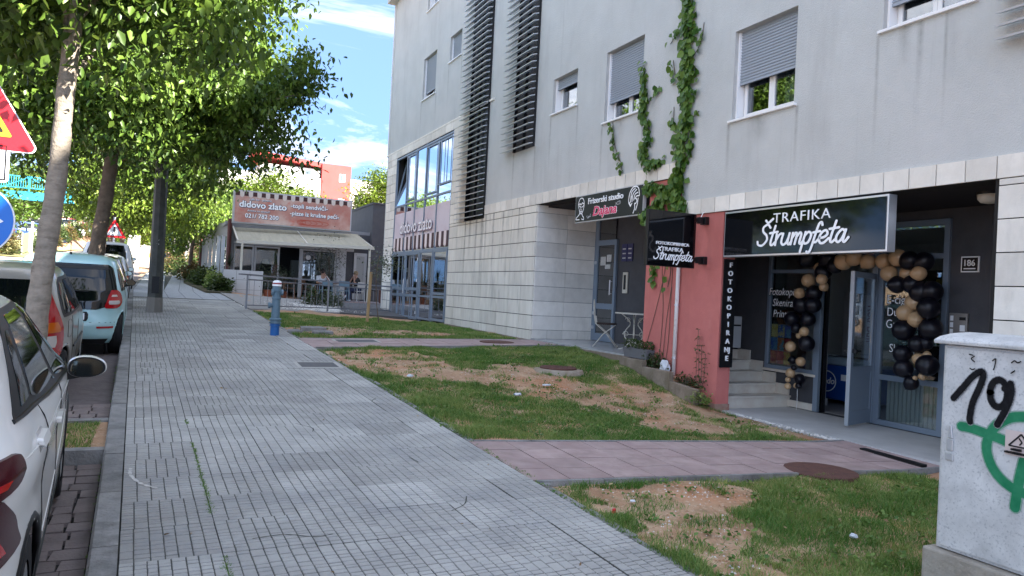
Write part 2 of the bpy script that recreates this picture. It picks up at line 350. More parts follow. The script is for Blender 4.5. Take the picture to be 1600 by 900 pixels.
overlay(SOIL, (.48, .20, .09), .8, .5, .66, (1, 1, 1), .8, 21)
overlay(SOIL, (.17, .12, .08), 13, .57, .72, (1, 1, 1), .6, 19)
overlay(SOIL, (.62, .53, .42), 25, .56, .68, (1, 1, 1), .75, 2)
overlay(SOIL, (.10, .11, .04), 6, .55, .7, (1, 1, 1), .5, 8)
PEB = mat('white_pebble', (.66, .64, .60), .8, rnd=.12)
GRASSM = leaf_mat('grass_blade', (.052, .160, .020), (.31, .36, .11), .25)
LEAFM = leaf_mat('street_tree_leaf', (.015, .046, .008), (.15, .24, .035), .22)
LEAFY = leaf_mat('yellow_green_leaf', (.05, .10, .012), (.18, .25, .03), .25)
IVYM = leaf_mat('creeper_leaf', (.035, .105, .014), (.17, .27, .05), .2)
BUSHM = leaf_mat('bush_leaf', (.022, .05, .012), (.07, .10, .025), .25)
REDHEDGE = leaf_mat('photinia_leaf', (.04, .08, .02), (.16, .085, .03), .25)
OLIVEM = leaf_mat('olive_leaf', (.05, .07, .04), (.12, .15, .09), .2)
BARK = mat('pale_bark', (.20, .17, .135), .9, c2=(.31, .265, .215), scale=9, bump=1., bscale=40, stretch=(1, 1, 2.2))
overlay(BARK, (.13, .105, .08), 6, .56, .68, (1, 1, 3.5), .7, 3)
BARKD = mat('dark_bark', (.10, .075, .055), .95, c2=(.17, .13, .10), scale=7, bump=1., bscale=25)
GLASSR = glass_mat('curtain_wall_glass', (.35, .42, .46), .50, rough=.01)
GLASSW = glass_mat('window_glass', (.55, .6, .62), .12)
GLASSD = glass_mat('shop_glass', (.78, .82, .82), .05)
CARGL = glass_mat('car_glass', (.10, .13, .13), .10)

# ---------------------------------------------------------------- terrain
SY = [-60, -5, 0, 6, 12, 20, 30, 45, 75, 110, 200, 600]; SZ = [-2.6, -.2, 0, .24, .5, .82, 1.15, 1.62, 2.4, 3.1, 4.5, 9]
BY = [-60, 0, 5, 8.6, 9.1, 9.6, 10.1, 10.9, 13, 15, 20, 28, 45, 75, 110, 200, 600]; BZ = [-2.7, -.05, .04, .10, .19, .29, .40, .56, .66, .67, .69, .60, 1.3, 2.4, 3.1, 4.5, 9]
RY = [-60, 0, 20, 35, 48, 77, 120, 250, 600]; RZ = [-2.6, -.17, .66, 1.65, 2.45, 5.1, 8.2, 13, 16]
def sz(y): return float(np.interp(y, SY, SZ))
def H(x, y):
    s = np.interp(y, SY, SZ); b = np.interp(y, BY, BZ); t = np.clip((x-2.5)/(7.2-2.5), 0, 1); z = s+(b-s)*t
    r = np.interp(y, RY, RZ); q = np.clip((-2.6-.035*y-x)/2.2, 0, 1)
    return np.where(x < 2, z+(r-z)*q, z)
SKEW = -.035
def sx(u, y): return u+SKEW*y if y < 30 else u+SKEW*30+(0 if u < 1 else .02*(y-30))
def grid(name, xs, ys, zf, mt, parent=None, kind='structure'):
    X, Y = np.meshgrid(xs, ys); Z = zf(X, Y); V = np.stack([X, Y, Z], -1).reshape(-1, 3); nx, ny = len(xs), len(ys)
    F = [(j*nx+i, j*nx+i+1, (j+1)*nx+i+1, (j+1)*nx+i) for j in range(ny-1) for i in range(nx-1)]
    me = bpy.data.meshes.new(name); me.from_pydata(V.tolist(), [], F); me.materials.append(mt); me.polygons.foreach_set('use_smooth', [True]*len(F))
    o = link(name, me, parent)
    if kind and parent is None: o['kind'] = kind
    return o
xs = np.unique(np.concatenate([np.linspace(-400, -40, 12), np.linspace(-40, -8, 17), np.linspace(-8, 9, 69), np.linspace(9, 60, 18), np.linspace(60, 400, 12)]))
ys = np.unique(np.concatenate([np.linspace(-60, -2, 16), np.linspace(-2, 30, 129), np.linspace(30, 90, 41), np.linspace(90, 600, 30)]))
SIDE0, SIDE1 = -.02, 2.86        # skewed sidewalk edges (inner kerb line, lawn edge)
def lump(x, y): return .012*np.sin(x*3.1+y*1.7)+.010*np.sin(x*5.3-y*4.1)+.008*np.sin(y*7.7+x*2.2)
def ground_z(X, Y):
    z = H(X, Y)
    u = X-SKEW*Y
    under = (u > .3) & (u < SIDE1+.02) & (Y < 70)
    bay = (u <= .3) & (u > -2.7) & (Y < 70)
    z = np.where(under, z-.10, z); z = np.where(bay, z-.26, z); z = np.where((u <= -2.7), z-.30, z)
    lawn = (u > SIDE1+.02) & (X < 7.6) & (Y < 28)
    z = np.where(lawn, z-.02+lump(X, Y)*1.0, z); z = np.where((X >= 7.6) & (Y < 32), z-.25, z)
    z = np.where(lawn & (((Y > 5.0) & (Y < 6.5)) | ((Y > 13.1) & (Y < 14.7))), z-.05, z)
    return z
grid('ground', xs, ys, ground_z, SOIL)

# sidewalk: kerb stones and slabs one by one near the camera, a textured bed beyond
side = thing('sidewalk', None, None); side['kind'] = 'structure'
def slope(y): return math.atan((sz(y+.3)-sz(y-.3))/.6)
yb = np.linspace(-3, 70, 147)
def strip(name, u0, u1, y0, y1, dz, mt, n=60, parent=None, kind='structure', zf=None, nu=2):
    X, Yv, F = [], [], []
    vs = []
    for j in range(n+1):
        y = y0+(y1-y0)*j/n
        for i in range(nu):
            u = u0+(u1-u0)*i/(nu-1); x = sx(u, y); z = (zf(x, y) if zf else sz(y))+dz; vs.append((x, y, z))
    fs = [(j*nu+i, j*nu+i+1, (j+1)*nu+i+1, (j+1)*nu+i) for j in range(n) for i in range(nu-1)]
    return MB().add(vs, fs).build(name, mt, parent) if parent else tag(MB().add(vs, fs).build(name, mt), kind=kind)
strip('paving_bed', -.02, SIDE1+.02, -3, 80, -.030, SLABJ, 110, side)
def slab_mesh(seed, nx, ny, sx_=.4955, sy_=.4955, jag=.0062, raised=.012, skip=.06):
    """cast slab whose face is divided into small setts by shallow grooves"""
    rg = random.Random(seed); mb = MB(); g = .0035
    gx = [(-sx_/2)+sx_*i/nx+(rg.uniform(-jag, jag) if 0 < i < nx else 0) for i in range(nx+1)]
    mb.box(-sx_/2, sx_/2, -sy_/2, sy_/2, -.028, -.004, 1)
    for i in range(nx):
        cuts = [(-sy_/2)+sy_*j/ny+(rg.uniform(-jag*1.5, jag*1.5) if 0 < j < ny else 0) for j in range(ny+1)]
        j = 0
        while j < ny:
            k = j+1+(rg.random() < skip)
            k = min(k, ny)
            a, b = gx[i]+g*rg.uniform(.5, 1.0)*(i > 0), gx[i+1]-g*rg.uniform(.5, 1.0)*(i < nx-1); c, d = cuts[j]+g*rg.uniform(1.0, 1.7)*(j > 0), cuts[k]-g*rg.uniform(1.0, 1.7)*(k < ny)
            z = rg.uniform(-.0008, .0008)
            v = [(a, c, -.004), (b, c, -.004), (b, d, -.004), (a, d, -.004), (a+.002, c+.002, z), (b-.002, c+.002, z), (b-.002, d-.002, z), (a+.002, d-.002, z)]
            mb.add(v, [(4, 5, 6, 7), (0, 1, 5, 4), (1, 2, 6, 5), (2, 3, 7, 6), (3, 0, 4, 7)], 0); j = k
    return mb.mesh('paving_slab', [SLAB, SLABJ])
SLABS = [slab_mesh(s, *q) for s, q in enumerate(((7, 10), (7, 9), (8, 10), (7, 11), (7, 10, .4955, .4955, .007, .012, .30), (6, 9), (7, 10)))]
HALF = [slab_mesh(20+s, 5, 10, sx_=.345) for s in range(3)]
cnt = 0
uc = [(.0+.25+.5*i, SLABS) for i in range(5)]+[(2.5+.18, HALF)]
yy = 1.0; rows = []
while yy < 27: rows.append(yy); yy += .5
for y in rows[:49]:
    for k, (u, ms) in enumerate(uc):
        rg = random
        yo = y+(.0, .02, -.01, .015, .0, -.01)[k]
        s = link('paving_slab', rg.choice(ms), side, (sx(u, yo), yo, sz(yo)+rg.uniform(-.002, .003)), (slope(yo)+rg.uniform(-.003, .003), rg.uniform(-.004, .004), -SKEW+rg.uniform(-.004, .004)))
        cnt += 1
# beyond the single slabs: one joined part of plainer slabs
mb = MB(); y = rows[49] if len(rows) > 49 else 26
y = rows[48]+.5
while y < 75:
    for k in range(6):
        u0, u1 = .5*k, min(.5*k+.485, 2.86); z0, z1 = sz(y)+.0, sz(y+.485)
        x0, x1, x2, x3 = sx(u0, y), sx(u1, y), sx(u1, y+.485), sx(u0, y+.485)
        mb.add([(x0, y, z0), (x1, y, z0), (x2, y+.485, z1), (x3, y+.485, z1)], [(0, 1, 2, 3)])
    y += .5
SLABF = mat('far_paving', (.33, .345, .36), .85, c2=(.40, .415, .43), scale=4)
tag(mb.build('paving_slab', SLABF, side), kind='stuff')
y = .6
while y < 60:
    ln = .98 if y < 30 else 1.98
    a, b = -.145, -.006
    mbk = MB(); zz0, zz1 = sz(y), sz(y+ln); j = random.uniform(-.004, .004)
    X0, X1, X2, X3 = sx(a, y), sx(b, y), sx(b, y+ln-.012), sx(a, y+ln-.012)
    v = [(X0, y, zz0-.3), (X1, y, zz0-.3), (X2, y+ln-.012, zz1-.3), (X3, y+ln-.012, zz1-.3), (X0+.015, y, zz0+j), (X1, y, zz0+j), (X2, y+ln-.012, zz1+j), (X3+.015, y+ln-.012, zz1+j), (X0, y, zz0-.02+j), (X3, y+ln-.012, zz1-.02+j)]
    mbk.add(v, [(4, 5, 6, 7), (0, 8, 9, 3), (8, 4, 7, 9), (1, 2, 6, 5), (0, 1, 5, 4, 8), (2, 3, 9, 7, 6)])
    link('kerb_stone', mbk.mesh('kerb_stone', KERB), side); y += ln
# weeds growing in the joints
def weeds():
    V, F, T = [], [], []
    def tuft(x, y, z, r, n, h):
        for _ in range(n):
            a = random.uniform(0, 6.28); rr = random.uniform(0, r); px, py = x+math.cos(a)*rr, y+math.sin(a)*rr; b = random.uniform(0, 6.28); l = h*random.uniform(.4, 1)
            w = .004; i = len(V); dx, dy = math.cos(b), math.sin(b)
            V.extend([(px-dy*w, py+dx*w, z), (px+dy*w, py-dx*w, z), (px+dx*l*.6, py+dy*l*.6, z+l*.7)]); F.append((i, i+1, i+2)); T.append(random.uniform(0, .45))
    for y in np.arange(3.3, 7.6, .022):
        if math.sin(y*5.1)+math.sin(y*2.3+1) > -.5 and random.random() < .85: tuft(sx(.5, y)+random.uniform(-.008, .008), y, sz(y)-.006, .020 if 3.9 < y < 5.6 else .012, 14, .028)
    for k in range(320):
        y = random.uniform(3.2, 14); u = random.choice([1.0, 1.5, 2.0, 2.5]); tuft(sx(u, y), y, sz(y)-.01, .007, 4, .012)
    for k in range(500):
        y = random.uniform(2, 13); tuft(sx(2.88+random.uniform(-.02, .03), y), y, sz(y)-.01, .02, 5, .03)
    for k in range(60):
        u = random.uniform(.5, 2.5); y = 3.25+.5*random.randint(0, 8); tuft(sx(u, y), y, sz(y)-.012, .007, 5, .012)
    for k in range(70):
        y = random.uniform(3, 12); tuft(sx(-.16, y), y, sz(y)-.17, .02, 6, .025)
    me = bpy.data.meshes.new('weeds'); me.from_pydata(V, [], F); me.materials.append(GRASSM)
    a = me.attributes.new('tone', 'FLOAT', 'FACE'); a.data.foreach_set('value', T)
    tag(link('weeds', me), 'thin line of green weeds in the joints of the grey sidewalk', 'weeds', kind='stuff')
weeds()
def groundmark(name, pts, w, m_):
    mb = MB(); P = catmull([(a, b, 0) for a, b in pts], 6); L_, R_ = [], []
    for i, p in enumerate(P):
        d = (P[min(i+1, len(P)-1)]-P[max(i-1, 0)]).normalized(); q = Vector((-d.y, d.x, 0))*w*(.35+.65*abs(math.sin(i*1.9+1)))/2; z = sz(p.y)+.0045; L_.append((p.x+q.x, p.y+q.y, z)); R_.append((p.x-q.x, p.y-q.y, z))
    n = len(P); mb.add(L_+R_, [(i, i+1, n+i+1, n+i) for i in range(n-1)]); return mb.build(name, m_, side)
SCUF = mat('white_scuff', (.66, .65, .62), .9, c2=(.40, .39, .37), scale=25)
groundmark('scuff_mark', [(-.165, 6.02), (-.16, 5.85), (-.09, 5.63), (.015, 5.49)], .030, SCUF)
CRK = mat('crack_fill', (.05, .055, .045), .95)
for q in ([(2.01, 4.86), (1.93, 4.70), (1.80, 4.60)], [(1.92, 5.95), (1.95, 5.78)], [(.52, 4.42), (.70, 4.44), (.86, 4.36), (.97, 4.38)], [(1.2, 7.3), (1.32, 7.1), (1.3, 6.95)], [(2.3, 8.5), (2.2, 8.3), (2.26, 8.15)], [(.1, 3.6), (.2, 3.75), (.4, 3.78)]): groundmark('crack', q, .011, CRK)
# light grey patch of broken mortar at the lawn edge of the sidewalk
# lawn edging strip
mb = MB(); y = 1.0
while y < 27:
    if not (13.15 < y < 14.6) and not (5.1 < y < 6.4):
        w = random.uniform(.05, .09); L_ = random.uniform(.25, .6); z0 = sz(y); z1 = sz(y+L_); o = random.uniform(0, .02)
        mb.prism([(sx(2.875+o, y), y, z0-.012), (sx(2.875+w+o, y), y+.01, z0-.015), (sx(2.875+w*.9+o, y+L_), y+L_, z1-.015), (sx(2.875+o, y+L_), y+L_-.01, z1-.012)], (0, 0, -.06))
        y += L_+random.uniform(0, .1)
    else: y += .1
tag(mb.build('edging', KERB, side), kind='stuff')

# parking bay: cobbles, islands, road
ROADZ = lambda x, y: H(x, y)
bay = thing('parking_bay', None, None); bay['kind'] = 'structure'
strip('cobble_bed', -2.7, -.13, -2, 70, -.195, JOINT, 90, bay)
yy = 2.2; n = 0
while yy < 9.2:
    uu = -.155; row = random.uniform(.13, .2)
    while uu > -1.15:
        wd = random.uniform(.11, .2)
        if not (6.75 < yy < 8.05 and True):
            zc = sz(yy)-.165+random.uniform(-.004, .004); j = lambda: random.uniform(-.016, .016)
            p = [(sx(uu-wd, yy)+j()*.6, yy+j(), zc), (sx(uu, yy)-.008, yy+j(), zc), (sx(uu, yy+row)-.008, yy+row-.010+j(), zc+.006), (sx(uu-wd, yy+row)+j()*.6+.004, yy+row-.010+j(), zc+.006)]
            b = MB().prism(p, (0, 0, -.03)); link('cobble', b.mesh('cobble', COBB), bay); n += 1
        uu -= wd+.004
    yy += row
COBF = mat('far_cobble', (.12, .10, .10), .85, c2=(.16, .135, .13), scale=6, bump=1, bscale=14)
strip('cobble_paving', -2.7, -1.16, -2, 70, -.178, COBF, 90, bay); strip('cobble_paving', -1.17, -.14, 9.2, 70, -.176, COBF, 90, bay)
# green islands across the bay with a raised kerb
def island(y0, y1):
    isl = thing('planted_island', None, None); isl['kind'] = 'structure'
    mb = MB()
    for (a, b, c, d) in ((-2.5, -.15, y0, y0+.1), (-2.5, -.15, y1-.1, y1), (-2.6, -2.5, y0, y1)):
        mb.prism([(sx(a, c), c, sz(c)-.05), (sx(b, c), c, sz(c)-.05), (sx(b, d), d, sz(d)-.05), (sx(a, d), d, sz(d)-.05)], (0, 0, -.2))
    mb.build('kerb_stone', KERB, isl)
    mb = MB().prism([(sx(-2.5, y0), y0+.1, sz(y0)-.075), (sx(-.15, y0), y0+.1, sz(y0)-.075), (sx(-.15, y1), y1-.1, sz(y1)-.075), (sx(-2.5, y1), y1-.1, sz(y1)-.075)], (0, 0, -.1)); mb.build('soil', SOIL, isl)
ISL = [(6.8, 8.0), (17.6, 18.8), (27.5, 28.7), (38, 39.2)]
for a, b in ISL: island(a, b)
# carriageway
xr = np.array([-1e9])
def road_strip(name, x0f, x1f, y0, y1, dz, mt, n=120, nu=10):
    vs = []
    for j in range(n+1):
        y = y0+(y1-y0)*j/n; a, b = x0f(y), x1f(y)
        for i in range(nu+1):
            x = a+(b-a)*i/nu; vs.append((x, y, float(H(x, y))+dz))
    fs = [(j*(nu+1)+i, j*(nu+1)+i+1, (j+1)*(nu+1)+i+1, (j+1)*(nu+1)+i) for j in range(n) for i in range(nu)]
    return tag(MB().add(vs, fs).build(name, mt), kind='structure')
road_strip('road', lambda y: -9.5 if y < 46 else -6.2-.003*y, lambda y: sx(-2.7, y) if y < 28 else -3.7, -10, 200, -.17, ASPH, 160)
road_strip('far_road', lambda y: -19, lambda y: -9.5 if y < 46 else -12.4, -10, 200, -.165, ASPH, 100, 6)
LINEM = mat('road_paint', (.6, .6, .58), .7, c2=(.4, .4, .39), scale=9)
road_strip('road_marking', lambda y: -4.3, lambda y: -4.18, 8, 36, -.163, LINEM, 40, 1)
# median kerb and verge
DRY = mat('dry_grass_ground', (.19, .19, .07), .95, c2=(.33, .29, .13), scale=3, bump=.5)
md = thing('median_verge', None, None); md['kind'] = 'structure'
vs = []; ysm = np.linspace(47, 110, 50)
for y in ysm:
    for x in (-6.2, -6.32, -9.3, -12.3): vs.append((x-.003*y, y, float(H(x, y))-.02))
fs = [(j*4+i, j*4+i+1, (j+1)*4+i+1, (j+1)*4+i) for j in range(49) for i in range(1, 3)]
MB().add(vs, fs).build('verge', DRY, md)
mb = MB()
for j in range(49):
    a, b = ysm[j], ysm[j+1]
    mb.prism([(-6.2-.003*a, a, vs[j*4][2]), (-6.34-.003*a, a, vs[j*4][2]), (-6.34-.003*b, b, vs[j*4+4][2]), (-6.2-.003*b, b, vs[j*4+4][2])], (0, 0, -.2))
mb.prism([(-6.2-.14, 46.86, vs[0][2]), (-12.4, 46.86, vs[0][2]), (-12.4, 47.02, vs[0][2]), (-6.34, 47.02, vs[0][2])], (0, 0, -.2))
KERBL = mat('pale_kerb', (.42, .41, .38), .9)
mb.build('kerb_stone', KERBL, md)

# pink cross paths
def tile_path(name, y0, y1, x0, x1, ny, tx):
    p = thing(name, None, None); p['kind'] = 'structure'
    MB().add([(x, y, float(H(x, y))-.02) for y in (y0, y1) for x in np.linspace(x0, x1, 12)], [(i, i+1, i+13, i+12) for i in range(11)]).build('mortar_bed', JOINT, p)
    k = int((x1-x0)/tx); wy = (y1-y0)/ny
    for i in range(k+1):
        for j in range(ny):
            a, b = x0+i*tx+.006, min(x0+(i+1)*tx-.006, x1); c, d = y0+j*wy+.005, y0+(j+1)*wy-.005
            if j == 0: pass
            if a < sx(SIDE1, (c+d)/2)-.02: a = sx(SIDE1, (c+d)/2)
            if b-a < .05: continue
            e = random.uniform(-.003, .003)
            mbt = MB().prism([(a, c, float(H(a, c))+.004+e), (b, c, float(H(b, c))+.004+e), (b, d, float(H(b, d))+.004+e), (a, d, float(H(a, d))+.004+e)], (0, 0, -.03))
            link('paving_tile', mbt.mesh('paving_tile', REDTILE), p)
    # narrow border kerbs
    for yb_ in (y0-.05, y1+.01):
        mb = MB(); P = np.linspace(x0+.1, x1, 9)
        for q in range(8): mb.prism([(P[q], yb_, float(H(P[q], yb_))+.008), (P[q+1]-.01, yb_, float(H(P[q+1], yb_))+.008), (P[q+1]-.01, yb_+.04, float(H(P[q+1], yb_))+.008), (P[q], yb_+.04, float(H(P[q], yb_))+.008)], (0, 0, -.08))
        mb.build('border_kerb', KERB, p)
    return p
tile_path('entrance_path', 5.14, 6.40, 2.60, 7.62, 4, .42)
tile_path('cross_path', 13.22, 14.55, 2.35, 7.45, 3, .46)

# ---------------------------------------------------------------- grass blades
def inpoly(px, py, poly):
    c = np.zeros(px.shape, bool); n = len(poly)
    for i in range(n):
        (x1, y1), (x2, y2) = poly[i], poly[(i+1) % n]
        if y1 == y2: continue
        t = ((y1 > py) != (y2 > py)) & (px < (x2-x1)*(py-y1)/(y2-y1)+x1); c ^= t
    return c
def vnoise(x, y, s, seed=0):
    x = x*s+seed*13.7; y = y*s+seed*7.3; xi, yi = np.floor(x).astype(int), np.floor(y).astype(int); fx, fy = x-xi, y-yi
    fx, fy = fx*fx*(3-2*fx), fy*fy*(3-2*fy)
    h = lambda a, b: (np.abs(np.sin(a*127.1+b*311.7+seed*74.7)*43758.5453) % 1)
    return (h(xi, yi)*(1-fx)+h(xi+1, yi)*fx)*(1-fy)+(h(xi, yi+1)*(1-fx)+h(xi+1, yi+1)*fx)*fy
BARE_B = [(2.3, 13.1), (4.1, 12.7), (4.1, 11.1), (4.5, 10.6), (5.5, 11.2), (5.6, 10.1), (6.42, 9.75), (7.15, 9.4), (7.3, 8.6), (7.55, 8.0), (7.6, 6.45), (7.3, 6.35), (6.9, 6.6), (6.3, 7.0), (5.4, 7.0), (5.5, 8.0), (5.0, 8.9), (4.5, 9.3), (3.65, 9.7), (2.8, 10.3), (2.4, 11.0)]
BARE_A = [(3.05, 5.05), (4.35, 4.95), (4.6, 4.6), (3.95, 4.2), (3.5, 3.5), (3.35, 2.9), (2.9, 2.6), (2.78, 3.3), (2.95, 3.9), (3.0, 4.5)]
BARE_C = [(3.9, 17.2), (6.0, 16.2), (6.2, 15.4), (4.3, 15.3), (2.3, 15.6), (2.0, 16.6), (2.6, 16.9)]
def grass(name, x0, x1, y0, y1, dens, h, wd, zf, masks, seed, label, edge=.35, keep=None):
    rg = np.random.default_rng(seed); n = int((x1-x0)*(y1-y0)*dens); x = rg.uniform(x0, x1, n); y = rg.uniform(y0, y1, n)
    u = x-SKEW*y; k = np.ones(n, bool)
    if keep is None: k &= u > SIDE1+.035
    p = np.clip(.46+1.2*(vnoise(x, y, 1.3, 1)*.6+vnoise(x, y, 4.5, 2)*.55-.12), 0, 1)
    for poly, q in masks:
        jx = (vnoise(x, y, 3, 5)-.5)*edge+(vnoise(x, y, 11, 6)-.5)*edge*.5; jy = (vnoise(x, y, 3, 8)-.5)*edge
        ins = inpoly(x+jx, y+jy, poly); p = np.where(ins, q*np.clip((vnoise(x, y, 5, 9)-.52)*4, 0, 1), p)
    k &= rg.random(n) < p; x, y, p = x[k], y[k], p[k]; n = len(x)
    z = zf(x, y)-.012; a = rg.uniform(0, 2*np.pi, n); hh = h*rg.uniform(.3, 1.3, n)*(.35+.75*vnoise(x, y, 2.6, 4)**1.3+.65*vnoise(x, y, 7.5, 14)**2); ln = rg.uniform(.15, 1.0, n)*hh
    dx, dy = np.cos(a), np.sin(a); w = wd*rg.uniform(.6, 1.3, n)
    b = rg.uniform(0, 2*np.pi, n); ex, ey = np.cos(b)*w, np.sin(b)*w
    V = np.empty((n, 5, 3))
    V[:, 0] = np.stack([x-ex, y-ey, z], 1); V[:, 1] = np.stack([x+ex, y+ey, z], 1)
    V[:, 2] = np.stack([x+dx*ln*.35-ex*.8, y+dy*ln*.35-ey*.8, z+hh*.6], 1); V[:, 3] = np.stack([x+dx*ln*.35+ex*.8, y+dy*ln*.35+ey*.8, z+hh*.6], 1)
    V[:, 4] = np.stack([x+dx*ln, y+dy*ln, z+hh*.95], 1)
    i = np.arange(n)[:, None]*5; Fq = np.concatenate([i+0, i+1, i+3, i+2], 1); Ft = np.concatenate([i+2, i+3, i+4], 1)
    me = bpy.data.meshes.new(name); me.vertices.add(n*5); me.vertices.foreach_set('co', V.reshape(-1))
    me.loops.add(n*7); me.polygons.add(n*2)
    li = np.concatenate([Fq, Ft], 1).reshape(-1); ls = (np.arange(n)[:, None]*7+np.array([0, 4])).reshape(-1)
    me.loops.foreach_set('vertex_index', li.astype(np.int32)); me.polygons.foreach_set('loop_start', ls.astype(np.int32)); me.update(calc_edges=True)
    tone = np.clip(vnoise(x, y, 1.1, 12)*.5+vnoise(x, y, 3.7, 13)*.45-.16+rg.normal(0, .22, n)+.45*(p < .25), 0, 1)
    at = me.attributes.new('tone', 'FLOAT', 'POINT'); at.data.foreach_set('value', np.repeat(tone, 5).astype(np.float32))
    me.materials.append(GRASSM)
    return tag(link(name, me), label, 'grass', kind='stuff')
GZ = lambda x, y: ground_z(x, y)
grass('lawn_grass', 2.6, 7.0, 1.5, 5.09, 12500, .062, .0024, GZ, [(BARE_A, .35)], 3, 'patchy green lawn between the utility cabinet and the pink entrance path')
grass('lawn_grass', 2.5, 7.5, 6.46, 13.15, 8000, .058, .0034, GZ, [(BARE_B, .45)], 4, 'worn green lawn with a trodden earth track between the two pink paths')
grass('lawn_grass', 1.7, 7.3, 14.62, 21, 3200, .06, .0050, GZ, [(BARE_C, .4)], 5, 'green lawn round the blue hydrant beyond the far pink path', keep=None)
for (a, b), lab in zip(ISL[:2], ('small green grass patch between the white and the beige parked car', 'small grass patch under the trunk beyond the pale blue car')):
    grass('verge_grass', -2.6-.3, -.2-.3, a+.1, b-.1, 9000, .05, .003, lambda x, y: H(x, y)*0+np.interp(y, SY, SZ)-.07, [], 6, lab, keep=1)
# small stones strewn on bare soil
rg = random.Random(3); mb = MB()
def stone(mb, x, y, z, r):
    v = [(x+r*rg.uniform(.6, 1), y, z), (x, y+r*rg.uniform(.6, 1), z), (x-r*rg.uniform(.6, 1), y, z), (x, y-r*rg.uniform(.6, 1), z), (x+r*.1, y+r*.1, z+r*rg.uniform(.4, .8))]
    mb.add(v, [(0, 1, 4), (1, 2, 4), (2, 3, 4), (3, 0, 4)])
for k in range(5200):
    poly, bx = rg.choice([(BARE_B, (2.3, 7.6, 6.4, 13.1)), (BARE_B, (2.3, 7.6, 6.4, 13.1)), (BARE_A, (2.6, 4.6, 2.6, 5.1)), (BARE_C, (2, 6.2, 15.3, 17.2))])
    x, y = rg.uniform(bx[0], bx[1]), rg.uniform(bx[2], bx[3])
    if inpoly(np.array([x]), np.array([y]), poly)[0]: stone(mb, x, y, float(GZ(np.array(x), np.array(y)))-.002, rg.choice([.004, .006, .009, .014]))
mc = MB()
for k in range(9000):
    poly, bx = rg.choice([(BARE_B, (2.3, 7.6, 6.4, 13.1)), (BARE_B, (2.3, 7.6, 6.4, 13.1)), (BARE_A, (2.6, 4.6, 2.6, 5.1)), (BARE_C, (2, 6.2, 15.3, 17.2))])
    x, y = rg.uniform(bx[0], bx[1]), rg.uniform(bx[2], bx[3])
    if inpoly(np.array([x]), np.array([y]), poly)[0]: stone(mc, x, y, float(GZ(np.array(x), np.array(y)))-.004, rg.choice([.006, .010, .014, .02, .03]))
tag(mc.build('soil_clods', mat('soil_clod', (.30, .165, .09), .98, c2=(.46, .32, .20), scale=3)), 'crumbly brown soil clods on the bare earth between the grass', 'soil', kind='stuff')
tag(mb.build('gravel', PEB), 'fine pale gravel strewn over the bare earth of the lawns', 'gravel', kind='stuff')
# ---------------------------------------------------------------- grey apartment building
B = thing('apartment_building', 'grey stuccoed apartment building with stone clad base, roller shutters and a shop', 'building', (7.5, 9, .1))
FX = 7.5; Y0, Y1, ZT = -40, 27.6, 12.6
def wall_x(name, x, y0, y1, z0, z1, holes, mt, parent, depth=.25, reveal=None, sgn=1):
    """wall in a plane of constant x with rectangular openings (y0, y1, z0, z1); reveals run to x+depth"""
    ys = sorted({y0, y1, *[h[0] for h in holes], *[h[1] for h in holes]}); zs = sorted({z0, z1, *[h[2] for h in holes], *[h[3] for h in holes]})
    ys = [v for v in ys if y0 <= v <= y1]; zs = [v for v in zs if z0 <= v <= z1]; mb = MB(); xd = x+depth*sgn
    for i in range(len(ys)-1):
        for j in range(len(zs)-1):
            a, b, c, d = ys[i], ys[i+1], zs[j], zs[j+1]; my, mz = (a+b)/2, (c+d)/2
            if any(h[0] < my < h[1] and h[2] < mz < h[3] for h in holes): continue
            mb.add([(x, a, c), (x, b, c), (x, b, d), (x, a, d)], [(0, 1, 2, 3)])
            mb.add([(xd, a, c), (xd, b, c), (xd, b, d), (xd, a, d)], [(3, 2, 1, 0)])
    for h in holes:
        a, b, c, d = h
        mb.add([(x, a, c), (xd, a, c), (xd, a, d), (x, a, d), (x, b, c), (xd, b, c), (xd, b, d), (x, b, d)], [(0, 1, 2, 3), (4, 7, 6, 5), (0, 4, 5, 1), (3, 2, 6, 7)], 1)
    a, b, c, d = y0, y1, z0, z1
    mb.add([(x, a, c), (xd, a, c), (xd, a, d), (x, a, d), (x, b, c), (xd, b, c), (xd, b, d), (x, b, d)], [(0, 1, 2, 3), (4, 7, 6, 5), (0, 4, 5, 1), (3, 2, 6, 7)], 0)
    return mb.build(name, [mt, reveal or mt], parent)
REVEAL = mat('reveal_render', (.50, .50, .47), .9, c2=(.42, .42, .40), scale=4)
WIN = [ # y0, y1, z0, z1, shutter bottom, kind
 (7.37, 8.57, 4.40, 5.73, 4.93, 0), (10.93, 12.17, 5.05, 6.41, 5.42, 0), (13.28, 14.33, 5.65, 6.41, 6.18, 1), (4.95, 6.04, 4.98, 6.35, 5.27, 0),
 (22.5, 23.8, 8.0, 9.40, 8.22, 0), (20.28, 21.25, 8.62, 9.40, 8.64, 1), (22.6, 23.7, 10.98, 12.0, 11.7, 0), (20.3, 21.2, 11.6, 12.2, 11.9, 1),
 (7.37, 8.57, 7.4, 8.73, 7.9, 0), (10.93, 12.17, 8.05, 9.41, 8.5, 0), (2.3, 3.4, 4.98, 6.35, 5.4, 0), (-.4, .8, 4.40, 5.73, 4.9, 0), (-4, -2.8, 4.4, 5.73, 5, 0), (-8, -6.8, 4.4, 5.73, 5, 0)]
L1 = (17.88, 19.22, 3.64, 12.2); L2 = (15.12, 16.22, 5.08, 12.2)
GLZ = (20.45, 26.4, .62, 6.43)
h = lambda w: w[:4]
